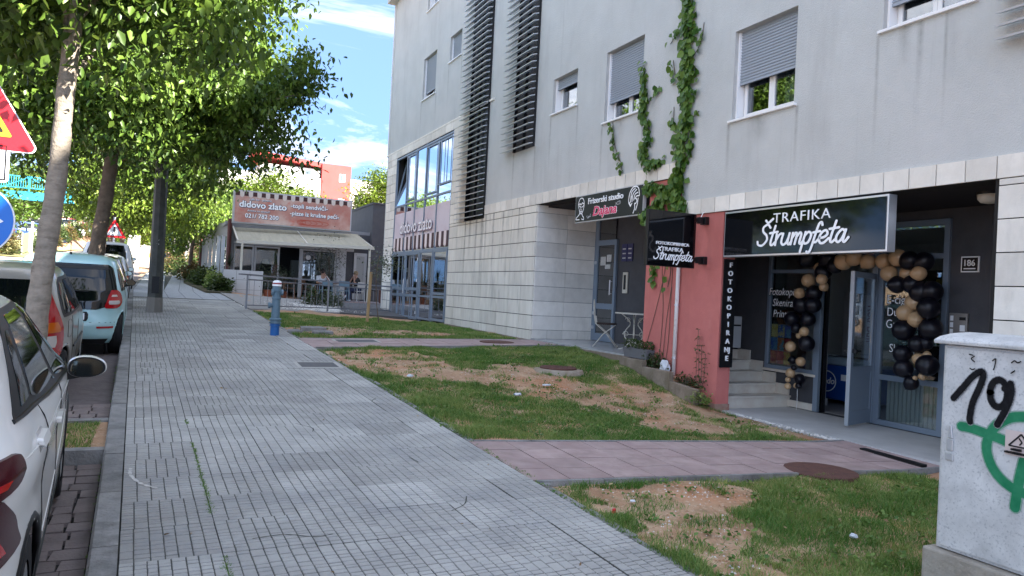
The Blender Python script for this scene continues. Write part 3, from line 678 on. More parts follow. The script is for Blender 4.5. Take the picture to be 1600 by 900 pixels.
# stucco skin in three heights, following the steps of the stone base
inY = lambda a, b: [x[:4] for x in WIN if a <= x[0] and x[1] <= b]
wall_x('wall', FX, Y0, 9.66, 3.29, ZT, inY(Y0, 9.66), STUCCO, B, reveal=REVEAL)
wall_x('wall', FX, 9.66, 17.88, 3.96, ZT, inY(9.66, 17.5)+[L2], STUCCO, B, reveal=REVEAL)
wall_x('wall', FX, 17.88, Y1, 6.72, ZT, inY(19.3, Y1)+[(17.88, 19.22, 6.72, 12.2)], STUCCO, B, reveal=REVEAL)
# core behind the skin, roof slab and end walls
mb = MB(); mb.box(FX, 22, Y1-.02, Y1+.0, .3, ZT); mb.box(7.2, 22.2, Y0, Y1+.3, ZT, ZT+.25); mb.build('roof', STUCCO, B)
mb = MB(); mb.box(FX+.02, 22, Y1, Y1+.25, .2, ZT-.01); mb.build('end_wall', STUCCO, B)
# corner trim line
box('corner_bead', FX-.012, FX+.02, Y1+.235, Y1+.262, 6.7, ZT-.02, PVC, B)
mb = MB()
for y in (Y0, 9.66-.005, 17.88-.005):
    pass
mb.box(FX-.035, FX, 17.6, Y1+.27, 6.69, 6.745); mb.build('coping', STONE, B)
def window(y0, y1, z0, z1, zs, kind, parent=B, curtain=False):
    w = MB(); x0, x1 = FX+.20, FX+.255; t = .055
    w.box(x0, x1, y0, y0+t, z0, z1); w.box(x0, x1, y1-t, y1, z0, z1); w.box(x0, x1, y0+t, y1-t, z0, z0+t); w.box(x0, x1, y0+t, y1-t, z1-t, z1)
    w.box(FX+.06, FX+.2, y0, y0+.03, z0+.01, z1-.005); w.box(FX+.06, FX+.2, y1-.03, y1, z0+.01, z1-.005)   # shutter guides
    ym = (y0+y1)/2
    f = w.build('window', PVC, parent, bevel=.004)
    n = 2 if kind == 0 else 1
    for k in range(n):
        a = y0+t+(y1-y0-2*t)*k/n+.002; b = y0+t+(y1-y0-2*t)*(k+1)/n-.002; s = MB(); g = .05; xs_ = x0-.02
        s.box(xs_, xs_+.05, a, a+g, z0+t, z1-t); s.box(xs_, xs_+.05, b-g, b, z0+t, z1-t); s.box(xs_, xs_+.05, a+g, b-g, z0+t, z0+t+g); s.box(xs_, xs_+.05, a+g, b-g, z1-t-g, z1-t)
        s.build('sash', PVC, f)
        MB().box(xs_+.02, xs_+.028, a+g, b-g, z0+t+g, z1-t-g).build('pane', GLASSW, f)
    s = MB(); z = zs; s.box(FX+.112, FX+.125, y0+.03, y1-.03, zs, z1-.004)
    s.box(FX+.095, FX+.13, y0+.03, y1-.03, zs, zs+.035)
    z = zs+.04
    while z < z1-.01:   # rounded shutter laths
        zt = min(z+.040, z1-.006); s.add([(FX+.111, y0+.03, z), (FX+.111, y1-.03, z), (FX+.098, y1-.03, z+.012), (FX+.098, y0+.03, z+.012), (FX+.098, y1-.03, zt-.012), (FX+.098, y0+.03, zt-.012), (FX+.111, y1-.03, zt), (FX+.111, y0+.03, zt)], [(0, 1, 2, 3), (3, 2, 4, 5), (5, 4, 6, 7)]); z += .044
    s.build('shutter', SHUT, f)
    si = MB().box(FX-.045, FX+.2, y0-.05, y1+.05, z0-.035, z0-.0015).build('sill', PVC, f, bevel=.004)
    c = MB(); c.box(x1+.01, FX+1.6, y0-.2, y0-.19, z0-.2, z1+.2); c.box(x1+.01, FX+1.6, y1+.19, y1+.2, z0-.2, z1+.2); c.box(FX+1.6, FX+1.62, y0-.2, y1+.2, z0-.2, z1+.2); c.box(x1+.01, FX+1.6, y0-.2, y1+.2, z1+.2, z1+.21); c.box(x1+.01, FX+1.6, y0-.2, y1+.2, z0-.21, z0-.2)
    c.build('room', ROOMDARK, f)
    return f
CURT = mat('net_curtain', (.62, .62, .58), .9)
for k, q in enumerate(WIN):
    f = window(*q)
    if k in (0, 1, 3, 4):
        c = MB(); y = q[0]+.06; n = 14; w_ = .36 if k else .42; pts = []
        for i in range(n+1): pts.append((FX+.33+.015*(i % 2), q[0]+.08+w_*i/n))
        for i in range(n): c.add([(pts[i][0], pts[i][1], q[2]+.06), (pts[i+1][0], pts[i+1][1], q[2]+.06), (pts[i+1][0], pts[i+1][1], q[3]), (pts[i][0], pts[i][1], q[3])], [(0, 1, 2, 3)])
        c.build('curtain', CURT, f)
# a clothes / tilt detail: opened sash of the left window
# louvre screens
def louvre(y0, y1, z0, z1, step, x0=7.17, x1=7.5, inner=True):
    f = MB()
    for y in (y0, (y0+y1)/2, y1-.03): f.box(x1-.05, x1+.02, y+.0, y+.03, z0, z1)
    f.box(x1+.12, x1+.16, y0, y1, z0, z1); f.box(x1+.01, x1+.15, y0, y1, z0-.03, z0)
    fr = f.build('louvre_frame', DARKMET, B)
    if inner:
        g = MB(); g.box(x1+.06, x1+.068, y0+.05, y1-.05, z0+.1, z1); g.build('dark_backdrop', mat('dark_backing', (.03, .035, .04), .35), B)  # opaque dark sheet stands in for the dark opening behind the slats
    me = MB().obox((0, 0, 0), (.06, 0, .018), (0, (y1-y0)/2+.24, 0), (-.003, 0, .010)).mesh('louvre_slat', SLATM)
    z = z0+.06
    while z < z1: link('louvre_slat', me, B, Vector((x1-.12, (y0+y1)/2+.24, z))-B.location); z += step
louvre(*L1[:3], 10.4, .157); louvre(*L2[:3], 9.4, .157)
louvre(3.0, 4.14, 4.38, 6.2, .132, 7.18, 7.5, False)
mb = MB(); mb.box(FX+.02, FX+.3, 15.0, 16.4, 5.0, 12.3); mb.box(FX+.17, FX+.3, 17.7, 19.4, 3.5, 12.3); mb.build('shaft_lining', DARKW, B)
# stone cladding: backing with recessed joints, then one panel after another
def clad_front(y0, y1, z0, z1, wy, zs, mt, skip=(), x=FX, offs=0., ylast=None, ground=None):
    g = .006 if y1 < 17 else .008; n = 0
    for k in range(len(zs)-1):
        za, zb = zs[k], zs[k+1]
        if zb <= z0+.02 or za >= z1-.02: continue
        za, zb = max(za, z0), min(zb, z1); w = wy if zb-za > .3 or k > 0 else wy*.5
        y = y0-offs
        while y < y1:
            a, b = max(y, y0), min(y+w, y1); y += w
            if b-a < .05: continue
            bad = False
            for (p, q, r_, s_) in skip:
                if a < q-.01 and b > p+.01 and za < s_-.01 and zb > r_+.01:
                    # clip panel against the opening along y
                    if a < p: b = min(b, p)
                    elif b > q: a = max(a, q)
                    else: bad = True
            if bad or b-a < .05: continue
            e = random.uniform(0, .003)
            p = MB().box(x-.030-e, x-.002, a+g, b-g, za+g, zb-g); p.build('stone_panel', mt, B); n += 1
    return n
ZS = [.45]+[.87+.333*i for i in range(9)]+[3.70]
nst = 0
nst += clad_front(14.8, 17.84, .45, 3.70, .65, ZS, STONEW)
nst += clad_front(17.84, 20.45, .45, 3.62, .65, ZS, STONEW)
ZS2 = [.35, .62]+[.87+.333*i for i in range(18)]
nst += clad_front(19.27, 20.45, 3.62, 6.43, .6, [3.62, 3.87]+[.87+.333*i for i in range(10, 17)]+[6.43], STONE)
nst += clad_front(26.4, 27.58, .35, 6.43, .6, [.35, .87]+[.87+.333*i for i in range(1, 17)]+[6.43], STONE)
nst += clad_front(19.27, 27.58, 6.43, 6.69, 1.3, [6.43, 6.69], STONE)
nst += clad_front(9.66, 17.84, 3.70, 3.96, .65, [3.70, 3.96], STONE, offs=.0)
nst += clad_front(1.40, 9.64, 3.05, 3.29, .645, [3.05, 3.29], STONE, offs=.0)
nst += clad_front(1.0, 4.62, .05, 3.05, .9, [.05, .3]+[.635+.335*i-.0 for i in range(7)]+[2.98, 3.05], STONE)
# end wall facing the pizzeria keeps plain; niche side wall at y = 14.8
def clad_side(yp, x0, x1, z0, z1, zs, mt):
    for k in range(len(zs)-1):
        za, zb = max(zs[k], z0), min(zs[k+1], z1)
        if zb-za < .03: continue
        xs_ = [x0+.02, x0+.80, x1] if k else [x0+.02, x0+.4, x0+.8, x0+1.2, x1]
        for i in range(len(xs_)-1): MB().box(xs_[i]+.004, xs_[i+1]-.004, yp-.03, yp-.002, za+.004, zb-.004).build('stone_panel', mt, B)
clad_side(14.8, 7.47, 9.09, .68, 3.70, [.68, .88]+[1.2+.333*i for i in range(8)]+[3.70], STONE)
mb = MB()
mb.box(FX, FX+.24, 14.8, 20.45, .2, 3.64); mb.box(FX, FX+.24, 14.8, 17.88, 3.64, 3.96); mb.box(FX, FX+.24, 9.67, 14.8, 3.70, 3.958); mb.box(FX, FX+.24, 19.22, 20.45, 3.64, 6.715); mb.box(FX, FX+.24, 26.4, 27.6, .1, 6.715); mb.box(FX, FX+.24, 20.45, 26.4, 6.43, 6.715)
mb.box(FX+.001, FX+.24, -40, 9.655, 3.05, 3.288); mb.box(FX, FX+.24, -40, 4.65, -.5, 3.05)
mb.box(FX+.24, 9.1, 14.8, 15.0, .4, 3.7)
mb.build('cladding_backing', JOINT, B)
# curtain wall
cw = MB(); x0, x1 = FX-.03, FX+.05
cols = [20.45, 21.75, 22.95, 24.0, 25.05, 26.4]
for y in cols: cw.box(x0, x1, y-.03 if y > 20.5 else y, y+.03 if y < 26.3 else y, .62, 6.43)
for z in (2.93, 4.62, 6.37): cw.box(x0+.003, x1-.003, 20.45, 26.4, z-.03, z+.03)
fr = cw.build('curtain_wall_frame', BLUEALU, B, bevel=.003)
for i in range(5):
    for (za, zb) in ((2.96, 4.59), (4.65, 6.34)):
        if i == 4 and zb > 5:   # tilted open pane
            MB().prism([(FX+.0, cols[i]+.04, za), (FX+.0, cols[i+1]-.04, za), (FX+.34, cols[i+1]-.04, zb), (FX+.34, cols[i]+.04, zb)], (.008, 0, 0)).build('open_pane', GLASSR, B)
            f_ = MB()
            for (a, b) in (((FX, cols[i]+.05, za), (FX+.34, cols[i]+.05, zb)), ((FX, cols[i+1]-.05, za), (FX+.34, cols[i+1]-.05, zb)), ((FX+.34, cols[i]+.05, zb), (FX+.34, cols[i+1]-.05, zb))): f_.bar(a, b, .045)
            f_.build('open_pane_frame', BLUEALU, B)
            continue
        MB().box(FX+.005, FX+.013, cols[i]+.03, cols[i+1]-.03, za, zb).build('glass_pane', GLASSR, B)
for y0, y1, za, zb in ((21.8, 22.9, 4.72, 6.3), (24.05, 25.0, 4.72, 6.3), (20.52, 21.7, 4.9, 6.3)):
    f_ = MB(); t = .05; f_.box(x0-.012, x0-.001, y0, y0+t, za, zb); f_.box(x0-.012, x0-.001, y1-t, y1, za, zb); f_.box(x0-.012, x0-.001, y0+t, y1-t, za, za+t); f_.box(x0-.012, x0-.001, y0+t, y1-t, zb-t, zb); f_.build('casement', BLUEALU, B)
f_ = MB().box(x0-.01, x0-.001, 21.09, 21.14, 4.95, 6.25).build('casement_bar', BLUEALU, B)
# printed film behind the lower band: faded picture with the bakery's name and a striped valance
FILM = mat('faded_pink_film', (.68, .60, .64), .6, c2=(.60, .47, .51), scale=1.1, contrast=(.4, .7))
STR1 = mat('maroon_stripe', (.055, .018, .022), .6); STR2 = mat('cream_stripe', (.82, .70, .68), .6)
flm = MB().box(FX-.001, FX+.002, 20.5, 26.36, 3.46, 4.35).build('window_film', FILM, B)
FILMT = mat('faded_lettering', (.90, .86, .87), .6); FILMS = mat('faded_shadow', (.22, .15, .19), .6)
text('name_lettering', 'didovo zlato', (FX-.040, 25.55, 3.58), (0, -1, 0), (0, 0, 1), .44, FILMS, B, bold=.06, sx=1.16, depth=.001)
text('name_lettering', 'didovo zlato', (FX-.043, 25.55, 3.60), (0, -1, 0), (0, 0, 1), .44, FILMT, B, bold=.02, sx=1.16, depth=.001)
st = MB(); st2 = MB(); n = 26
for i in range(n):
    a = 20.5+5.86*i/n; b = 20.5+5.86*(i+1)/n
    (st2 if i % 2 else st).box(FX-.012, FX-.008, a, b, 2.99, 3.46) if i % 2 == 0 else st2.prism([(FX-.012, a, 3.46), (FX-.012, a, 3.06), (FX-.012, (a*3+b)/4, 3.01), (FX-.012, (a+b)/2, 2.995), (FX-.012, (a+3*b)/4, 3.01), (FX-.012, b, 3.06), (FX-.012, b, 3.46)], (.004, 0, 0))
st.build('stripe_print', STR1, B); st2.build('stripe_print', STR2, B)
# doors and fixed lights under it
def glazed(name, x, y0, y1, z0, z1, t, mids, glass, parent, muls=(), mt=BLUEALU, w=.06):
    f = MB(); f.box(x-w/2, x+w/2, y0, y0+t, z0, z1); f.box(x-w/2, x+w/2, y1-t, y1, z0, z1)
    zz = [z0]+list(mids)+[z1-t]
    for z in zz: f.box(x-w/2+.003, x+w/2-.003, y0+t, y1-t, z, z+t)
    for y in muls: f.box(x-w/2+.006, x+w/2-.006, y-t*.35, y+t*.35, z0+t, z1-t)
    o = f.build(name, mt, parent, bevel=.003)
    for i in range(len(zz)-1): MB().box(x-.004, x+.004, y0+t, y1-t, zz[i]+t, zz[i+1]).build('pane', glass, o)
    return o
glazed('entrance_door', FX-.02, 23.15, 24.7, .66, 2.90, .09, (1.40, 1.62), GLASSR, B, muls=(23.75,))
glazed('entrance_door', FX-.02, 24.72, 26.38, .66, 2.90, .09, (1.40, 1.62), GLASSR, B, muls=(25.5,))
glazed('fixed_light', FX-.02, 21.8, 23.1, .70, 2.90, .06, (1.42,), GLASSR, B)
glazed('fixed_light', FX-.02, 20.5, 21.75, .72, 2.90, .07, (1.42, 1.52), GLASSR, B)
mb = MB()
for z in (2.6, 1.9, .85): mb.tube([(FX-.075, 23.18, z), (FX-.075, 23.18, z+.09)], .02, 8)
mb.tube([(FX-.09, 24.62, 1.5), (FX-.09, 24.62, 2.0)], .014, 8); mb.build('door_hinge', ALU, B)
# interior of the bakery: dim room
mb = MB(); mb.box(13, 13.1, 20, 27.4, .5, 6.6); mb.box(7.8, 13, 27.3, 27.4, .5, 6.6); mb.box(7.8, 13, 20.0, 20.1, .5, 6.6); mb.box(7.76, 13, 20.1, 27.3, .5, .6); mb.box(7.76, 13, 20.1, 27.3, 6.6, 6.7)
mb.build('bakery_room', ROOMDARK, B)
mb = MB(); mb.box(9.2, 9.9, 21, 24, .6, 1.6); mb.box(10.5, 11.1, 24.5, 26.8, .6, 2.4); mb.build('bakery_counter', mat('pale_counter', (.4, .42, .4), .6), B)
# entrance niche
nc = MB(); nc.box(9.1, 9.2, 10.4, 15.0, .4, 3.8); nc.build('niche_wall', DARKW, B)
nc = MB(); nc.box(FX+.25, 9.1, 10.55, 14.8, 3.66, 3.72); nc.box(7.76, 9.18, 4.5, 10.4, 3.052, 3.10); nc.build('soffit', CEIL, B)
RAIL = mat('pale_skirting', (.46, .44, .38), .7)
mb = MB(); mb.box(9.06, 9.099, 10.55, 13.3, .68, .80); mb.build('skirting', RAIL, B)
# red wall between niche and shop
mb = MB(); mb.box(FX, FX+.245, 8.63, 10.55, -.2, 3.05); mb.box(FX+.01, FX+.245, 9.66, 10.55, 3.05, 3.70); mb.box(FX+.245, 9.1, 10.42, 10.55, .3, 3.66); mb.build('red_wall', REDST, B)
mb = MB(); mb.box(FX-.018, FX+.25, 8.610, 8.9, -.1, .17); mb.build('red_wall_plinth', mat('chipped_plinth', (.30, .15, .11), .9, c2=(.36, .26, .2), scale=10), B)
# shop front wall at x = 9.15 (openings: window A, door, window B)
wall_x('shopfront_wall', 9.15, -4, 10.4, -.1, 3.06, [(8.27, 9.33, .65, 2.62), (7.28, 8.19, .08, 2.92), (6.20, 7.22, .09, 2.92)], DARKW, B, depth=.12, reveal=DARKMET)
mb = MB(); mb.box(7.76, 9.15, 10.3, 10.415, .3, 3.05); mb.box(7.76, 9.149, -4.1, -4, 0, 3.05); mb.build('passage_wall', DARKW, B)
glazed('shop_window', 9.14, 8.27, 9.33, .65, 2.62, .06, (2.22,), GLASSD, B)
sf = glazed('shop_window', 9.14, 6.20, 7.22, .09, 2.92, .075, (.72, 2.40), GLASSD, B)
dfm = MB()
for y in (7.22, 8.19): dfm.box(9.09, 9.19, y, y+.085, .09, 2.92)
dfm.box(9.093, 9.187, 7.305, 8.19, 2.84, 2.915); dfm.box(9.093, 9.187, 7.305, 8.19, 2.36, 2.42); dfm.build('door_frame', BLUEALU, B, bevel=.004)
MB().box(9.13, 9.138, 7.305, 8.19, 2.42, 2.84).build('transom_pane', GLASSD, B)
mb = MB(); mb.box(9.10, 9.149, 8.28, 9.0, .09, .19); mb.box(9.08, 9.149, 8.24, 9.36, .61, .648); mb.build('marble_skirting', MARBLE, B)
# radiator behind the lower light
mb = MB(); mb.box(9.30, 9.34, 6.3, 7.15, .12, .74)
for i in range(13): mb.box(9.275, 9.30, 6.32+.064*i, 6.36+.064*i, .13, .73)
mb.build('radiator', mat('cream_radiator', (.55, .57, .52), .5), B)
# shop interior
mb = MB(); mb.box(12.4, 12.5, 5, 10.3, 0, 3); mb.box(9.28, 12.4, 10.2, 10.3, 0, 3); mb.box(9.28, 12.4, 5.0, 5.1, 0, 3); mb.box(9.28, 12.4, 5.1, 10.2, 2.94, 3.0)
mb.build('shop_room', mat('shop_room_wall', (.62, .64, .62), .9), B)
mb = MB().box(9.28, 12.4, 5.1, 10.2, .0, .085); mb.build('shop_floor', mat('shop_floor_tiles', (.30, .29, .28), .4), B)
# open door leaf
hx, hy = 9.10, 7.26; ex, ey = 8.40, 7.05; dv = Vector((ex-hx, ey-hy, 0)).normalized(); nv = Vector((-dv.y, dv.x, 0)); W_ = .74
def leafbox(mb, s0, s1, z0, z1, t=.05, mi=0):
    c = Vector((hx, hy, (z0+z1)/2))+dv*(s0+s1)/2; mb.obox(c, dv*(s1-s0)/2, nv*t/2, (0, 0, (z1-z0)/2), mi)
mb = MB(); 
for s0, s1, z0, z1 in ((0, .075, .11, 2.20), (W_-.075, W_, .11, 2.20), (.075, W_-.075, .11, .30), (.075, W_-.075, 2.12, 2.20), (.075, W_-.075, .82, .90)): leafbox(mb, s0, s1, z0, z1)
lf = mb.build('open_door_leaf', BLUEALU, B, bevel=.004)
mb = MB(); leafbox(mb, .075, W_-.075, .90, 2.12, .01); mb.build('pane', GLASSD, lf)
mb = MB(); leafbox(mb, .075, W_-.075, .30, .82, .03); mb.build('lower_panel', BLUEALU, lf)
p = Vector((hx, hy, 1.12))+dv*(W_-.04); mb = MB(); mb.bar(p-nv*.08+Vector((0, 0, 0)), p+nv*.08, .03, .05); mb.bar(p+nv*.07, p+nv*.07-dv*.14, .02); mb.bar(p-nv*.07, p-nv*.07-dv*.14, .02); mb.build('handle', BLACK, lf)
mb = MB(); leafbox(mb, W_, W_+.006, .11, 2.20, .052); mb.build('edge_strip', mat('dull_aluminium', (.34, .37, .40), .4, .3), lf)
# window lettering of the shop
txt = [('Fotokopiranje', 9.28, 1.86, .125), ('Skeniranje', 9.19, 1.68, .125), ('Print', 9.17, 1.50, .125)]
for s, y, z, q in txt:
    text('window_lettering', s, (9.096, y+.004, z-.004), (0, -1, 0), (0, 0, 1), q, BLACK, B, bold=.065, shear=.18, sx=.86, depth=.001); text('window_lettering', s, (9.093, y, z), (0, -1, 0), (0, 0, 1), q, WHITEP, B, bold=.0, shear=.18, sx=.86, depth=.001)
for s, y, z, q in (('E-cigarete', 7.06, 1.79, .125), ('Duhan', 7.05, 1.62, .12), ('Grickalice', 7.06, 1.45, .125), ('Slatkiši', 6.99, 1.12, .12)):
    text('window_lettering', s, (9.096, y+.004, z-.004), (0, -1, 0), (0, 0, 1), q, BLACK, B, bold=.065, shear=.0, sx=.86, depth=.001); text('window_lettering', s, (9.093, y, z), (0, -1, 0), (0, 0, 1), q, WHITEP, B, bold=.0, sx=.86, depth=.001)
# stairs up to the side passage
zt = .10; me = None
for i in range(5):
    y0 = 8.78+.30*i
    MB().box(7.76, 9.148, y0, 10.3 if i == 4 else y0+.31, .0 if i == 0 else zt-.02, zt+.125).build('step_riser', MARBLE, B)
    MB().box(7.76, 9.148, y0-.025, 10.3 if i == 4 else y0+.285, zt+.127, zt+.157).build('step_tread', MARBLE, B); zt += .158
mb = MB(); 
for i in range(4): mb.box(9.118, 9.147, 8.79+.3*i, 9.09+.3*i, .1+.158*i, .1+.158*(i+1)+.17)
mb.build('stair_skirting', MARBLE, B)
# shop forecourt and niche floor
fc = MB().box(7.62, 9.28, -38, 8.76, -.5, .075); fc.build('forecourt_floor', FLOORG, B)
fn = MB().prism([(7.48, 10.35, .68), (9.1, 10.35, .68), (9.1, 14.8, .68), (7.48, 14.8, .68)], (0, 0, -.03)); fn.build('landing_floor', mat('wet_grey_tile', (.42, .43, .43), .22, c2=(.36, .37, .37), scale=3), B)
mb = MB().box(7.52, 9.1, 10.56, 14.8, .2, .649); mb.build('landing_base', CONCR, B)
# niche door
nd = MB()
for a, b, c, d in ((14.62, 14.80, .69, 3.6), (13.86, 13.94, .69, 3.0)): nd.box(9.03, 9.09, a, b, c, d)
for z0, z1 in ((2.88, 3.0), (1.42, 1.55), (.69, .86), (3.5, 3.6)): nd.box(9.033, 9.087, 13.94, 14.62, z0, z1)
ndo = nd.build('side_door', BLUEALU, B, bevel=.004)
DG = glass_mat('frosted_dark_glass', (.16, .18, .2), .10, .1)
for z0, z1 in ((.86, 1.42), (1.55, 2.88), (3.0, 3.5)): MB().box(9.055, 9.065, 13.94, 14.62, z0, z1).build('pane', DG, ndo)
mb = MB()
for z in (2.45, 1.28, .95): mb.box(9.0, 9.03, 14.66, 14.74, z, z+.07)
mb.tube([(8.98, 13.98, 1.75), (8.98, 13.98, 2.08)], .015, 8); mb.tube([(8.98, 13.98, 1.78), (9.03, 13.98, 1.78)], .01, 6); mb.tube([(8.98, 13.98, 2.05), (9.03, 13.98, 2.05)], .01, 6); mb.build('handle', ALU, ndo)
PAPER = mat('paper_notice', (.62, .62, .58), .8, c2=(.5, .5, .48), scale=30); NAVY = mat('navy_plate', (.035, .035, .11), .5)
for (a, b, c, d, m_) in ((14.30, 14.52, 2.42, 2.62, PAPER), (14.07, 14.26, 2.50, 2.66, PAPER), (14.1, 14.32, 2.34, 2.44, PAPER)): MB().box(9.045, 9.05, a, b, c, d).build('paper_notice', m_, ndo)
NB = thing('name_plates', 'pair of small navy plates beside the recessed grey side door', 'plate', (9.09, 13.5, 2.72))
for k, y in enumerate((13.50, 13.28)):
    MB().box(9.07, 9.088, y, y+.2, 2.50, 2.88).build('plate', NAVY, NB)
    for r_ in range(3): MB().box(9.0665, 9.0695, y+.04, y+.16, 2.56+.1*r_, 2.585+.1*r_).build('lettering_line', PAPER, NB)
NC = thing('door_intercom', 'tall pale intercom panel on the dark wall beside the recessed side door', 'intercom', (9.09, 13.5, 1.85))
mb = MB().box(9.06, 9.09, 13.42, 13.60, 1.80, 2.26); mb.build('housing', CREAM, NC, bevel=.006); mb = MB().box(9.052, 9.06, 13.47, 13.55, 1.88, 2.2); mb.build('button_strip', DARKMET, NC)
# landing lamp, numbers, intercom, letter box
LP = thing('ceiling_lamp', 'cream dome lamp under the dark soffit beside the stone pillar', 'lamp', (8.2, 5.14, 3.05))
MB().lathe((8.2, 5.14, 3.05), [(.13, 0), (.13, -.03), (.10, -.035)], 20).build('base', DARKMET, LP); MB().lathe((8.2, 5.14, 3.02), [(.125, 0), (.12, -.05), (.09, -.085), (.03, -.1), (.001, -.1)], 20).build('lamp_shade', mat('cream_glass', (.62, .58, .48), .3), LP, smooth=True)
HN = thing('house_number_plate', 'small black enamel plate with white number 186 on dark wall', 'number plate', (9.14, 5.93, 2.3))
MB().box(9.13, 9.148, 5.82, 6.05, 2.22, 2.42).build('plate', WHITEP, HN); MB().box(9.126, 9.1295, 5.835, 6.035, 2.235, 2.405).build('face', BLACK, HN)
text('number', '186', (9.123, 6.02, 2.30), (0, -1, 0), (0, 0, 1), .08, WHITEP, HN, bold=.01, sx=.95, depth=.001); MB().box(9.1225, 9.126, 5.86, 6.01, 2.258, 2.272).build('street_name', WHITEP, HN)
IC = thing('entry_intercom', 'silver doorbell panel with white name tags under the number 186', 'intercom', (9.14, 6.1, 1.5))
MB().box(9.12, 9.148, 5.93, 6.17, 1.22, 1.70).build('housing', mat('intercom_steel', (.30, .28, .26), .45, .4), IC, bevel=.005)
for k in range(5): MB().box(9.114, 9.12, 6.11, 6.15, 1.60-.085*k, 1.665-.085*k).build('name_tag', WHITEP, IC)
MB().box(9.114, 9.12, 5.955, 6.02, 1.47, 1.55).build('name_tag', WHITEP, IC); MB().box(9.114, 9.12, 5.965, 6.01, 1.30, 1.42).build('name_tag', WHITEP, IC); MB().box(9.114, 9.12, 5.95, 6.03, 1.61, 1.65).build('speaker_slots', BLACK, IC)
LB = thing('letter_box', 'narrow pale grey metal box fixed beside the marble steps', 'letter box', (8.95, 9.9, .95))
MB().box(8.80, 9.0, 9.78, 9.9, .93, 1.47).build('housing', mat('pale_grey_box', (.5, .52, .53), .5), LB, bevel=.008)
MB().box(8.82, 8.98, 9.776, 9.782, 1.30, 1.33).build('slot', BLACK, LB); MB().box(8.80, 9.1, 9.9, 10.3, 1.1, 1.3).build('bracket', DARKMET, LB)
# white drainpipe
PW = mat('flaky_white_pipe', (.72, .70, .68), .6, c2=(.5, .42, .38), scale=9, contrast=(.55, .7))
dp = thing('drainpipe', 'thin white drainpipe running down the red wall', 'pipe', (7.45, 9.6, .4))
MB().tube([(7.455, 9.6, .40), (7.455, 9.6, 3.04)], .032, 10).build('pipe', PW, dp, smooth=True)
mb = MB(); 
for z in (.75, 1.6, 2.6): mb.lathe((7.455, 9.6, z), [(.036, 0), (.036, .03)], 10)
mb.build('clamp', ALU, dp)
# ---------------------------------------------------------------- shop signs
UY, UZ = (0, -1, 0), (0, 0, 1)
S = thing('shop_sign', 'long glossy black box sign with white lettering over the shop recess', 'sign', (7.47, 7.15, 2.36))
MB().box(7.404, 7.54, 5.78, 8.50, 2.355, 3.015).build('sign_box', ALU, S, bevel=.003)
MB().box(7.395, 7.403, 5.805, 8.475, 2.38, 2.99).build('face', GLOSSBLK, S)
text('lettering', 'TRAFIKA', (7.392, 7.53, 2.795), UY, UZ, .135, WHITEP, S, bold=-.008, sx=1.20, space=1.12)
script('lettering', 'Štrumpfeta', (7.392, 7.80, 2.49), (0, -1.24, 0), UZ, .150, .205, WHITEP, S, slant=.20)
# projecting square sign, two faces, on brackets
Q = thing('projecting_sign', 'square black sign with white lettering projecting from the red wall on brackets', 'sign', (7.5, 9.0, 2.2))
MB().box(6.39, 7.27, 8.98, 9.06, 2.185, 3.015).build('sign_box', BLACK, Q, bevel=.004)
MB().box(6.40, 7.26, 8.973, 8.979, 2.195, 3.005).build('face', GLOSSBLK, Q)
UX = (1, 0, 0)
text('lettering', 'FOTOKOPIRNICA', (6.83, 8.97, 2.505), UX, UZ, .048, WHITEP, Q, align='CENTER', sx=1.15)
text('lettering', 'TRAFIKA', (6.83, 8.97, 2.415), UX, UZ, .062, WHITEP, Q, align='CENTER', sx=1.2)
script('lettering', 'Štrumpfeta', (6.50, 8.97, 2.285), (1.1, 0, 0), UZ, .080, .20, WHITEP, Q, slant=.26)
mb = MB()
for z in (2.93, 2.32):
    mb = MB(); mb.box(7.26, 7.42, 9.0, 9.04, z-.03, z+.03); mb.box(7.42, 7.498, 8.96, 9.08, z-.06, z+.06); mb.box(7.33, 7.40, 8.985, 9.055, z-.05, z+.05); mb.build('bracket', BLACK, Q, bevel=.004)
MB().tube([(7.38, 9.02, 2.97), (7.42, 9.02, 3.05), (7.49, 9.02, 3.08)], .006, 6).build('cable', PVC, Q)
V = thing('vertical_sign', 'narrow vertical black sign with white letters on the end of the red wall', 'sign', (7.63, 8.6, .72))
MB().box(7.515, 7.752, 8.590, 8.606, .72, 2.34).build('panel', BLACK, V)
z = 2.22
for s in ('F', 'O', 'T', 'O', 'K', 'O', 'P', 'I', 'R', 'A', 'NJ', 'E'):
    text('letter', s, (7.633, 8.587, z), UX, UZ, .076, WHITEP, V, align='CENTER', bold=.022, sx=1.08 if s != 'NJ' else .95, space=1.0 if s != 'NJ' else 1.12); z -= .127
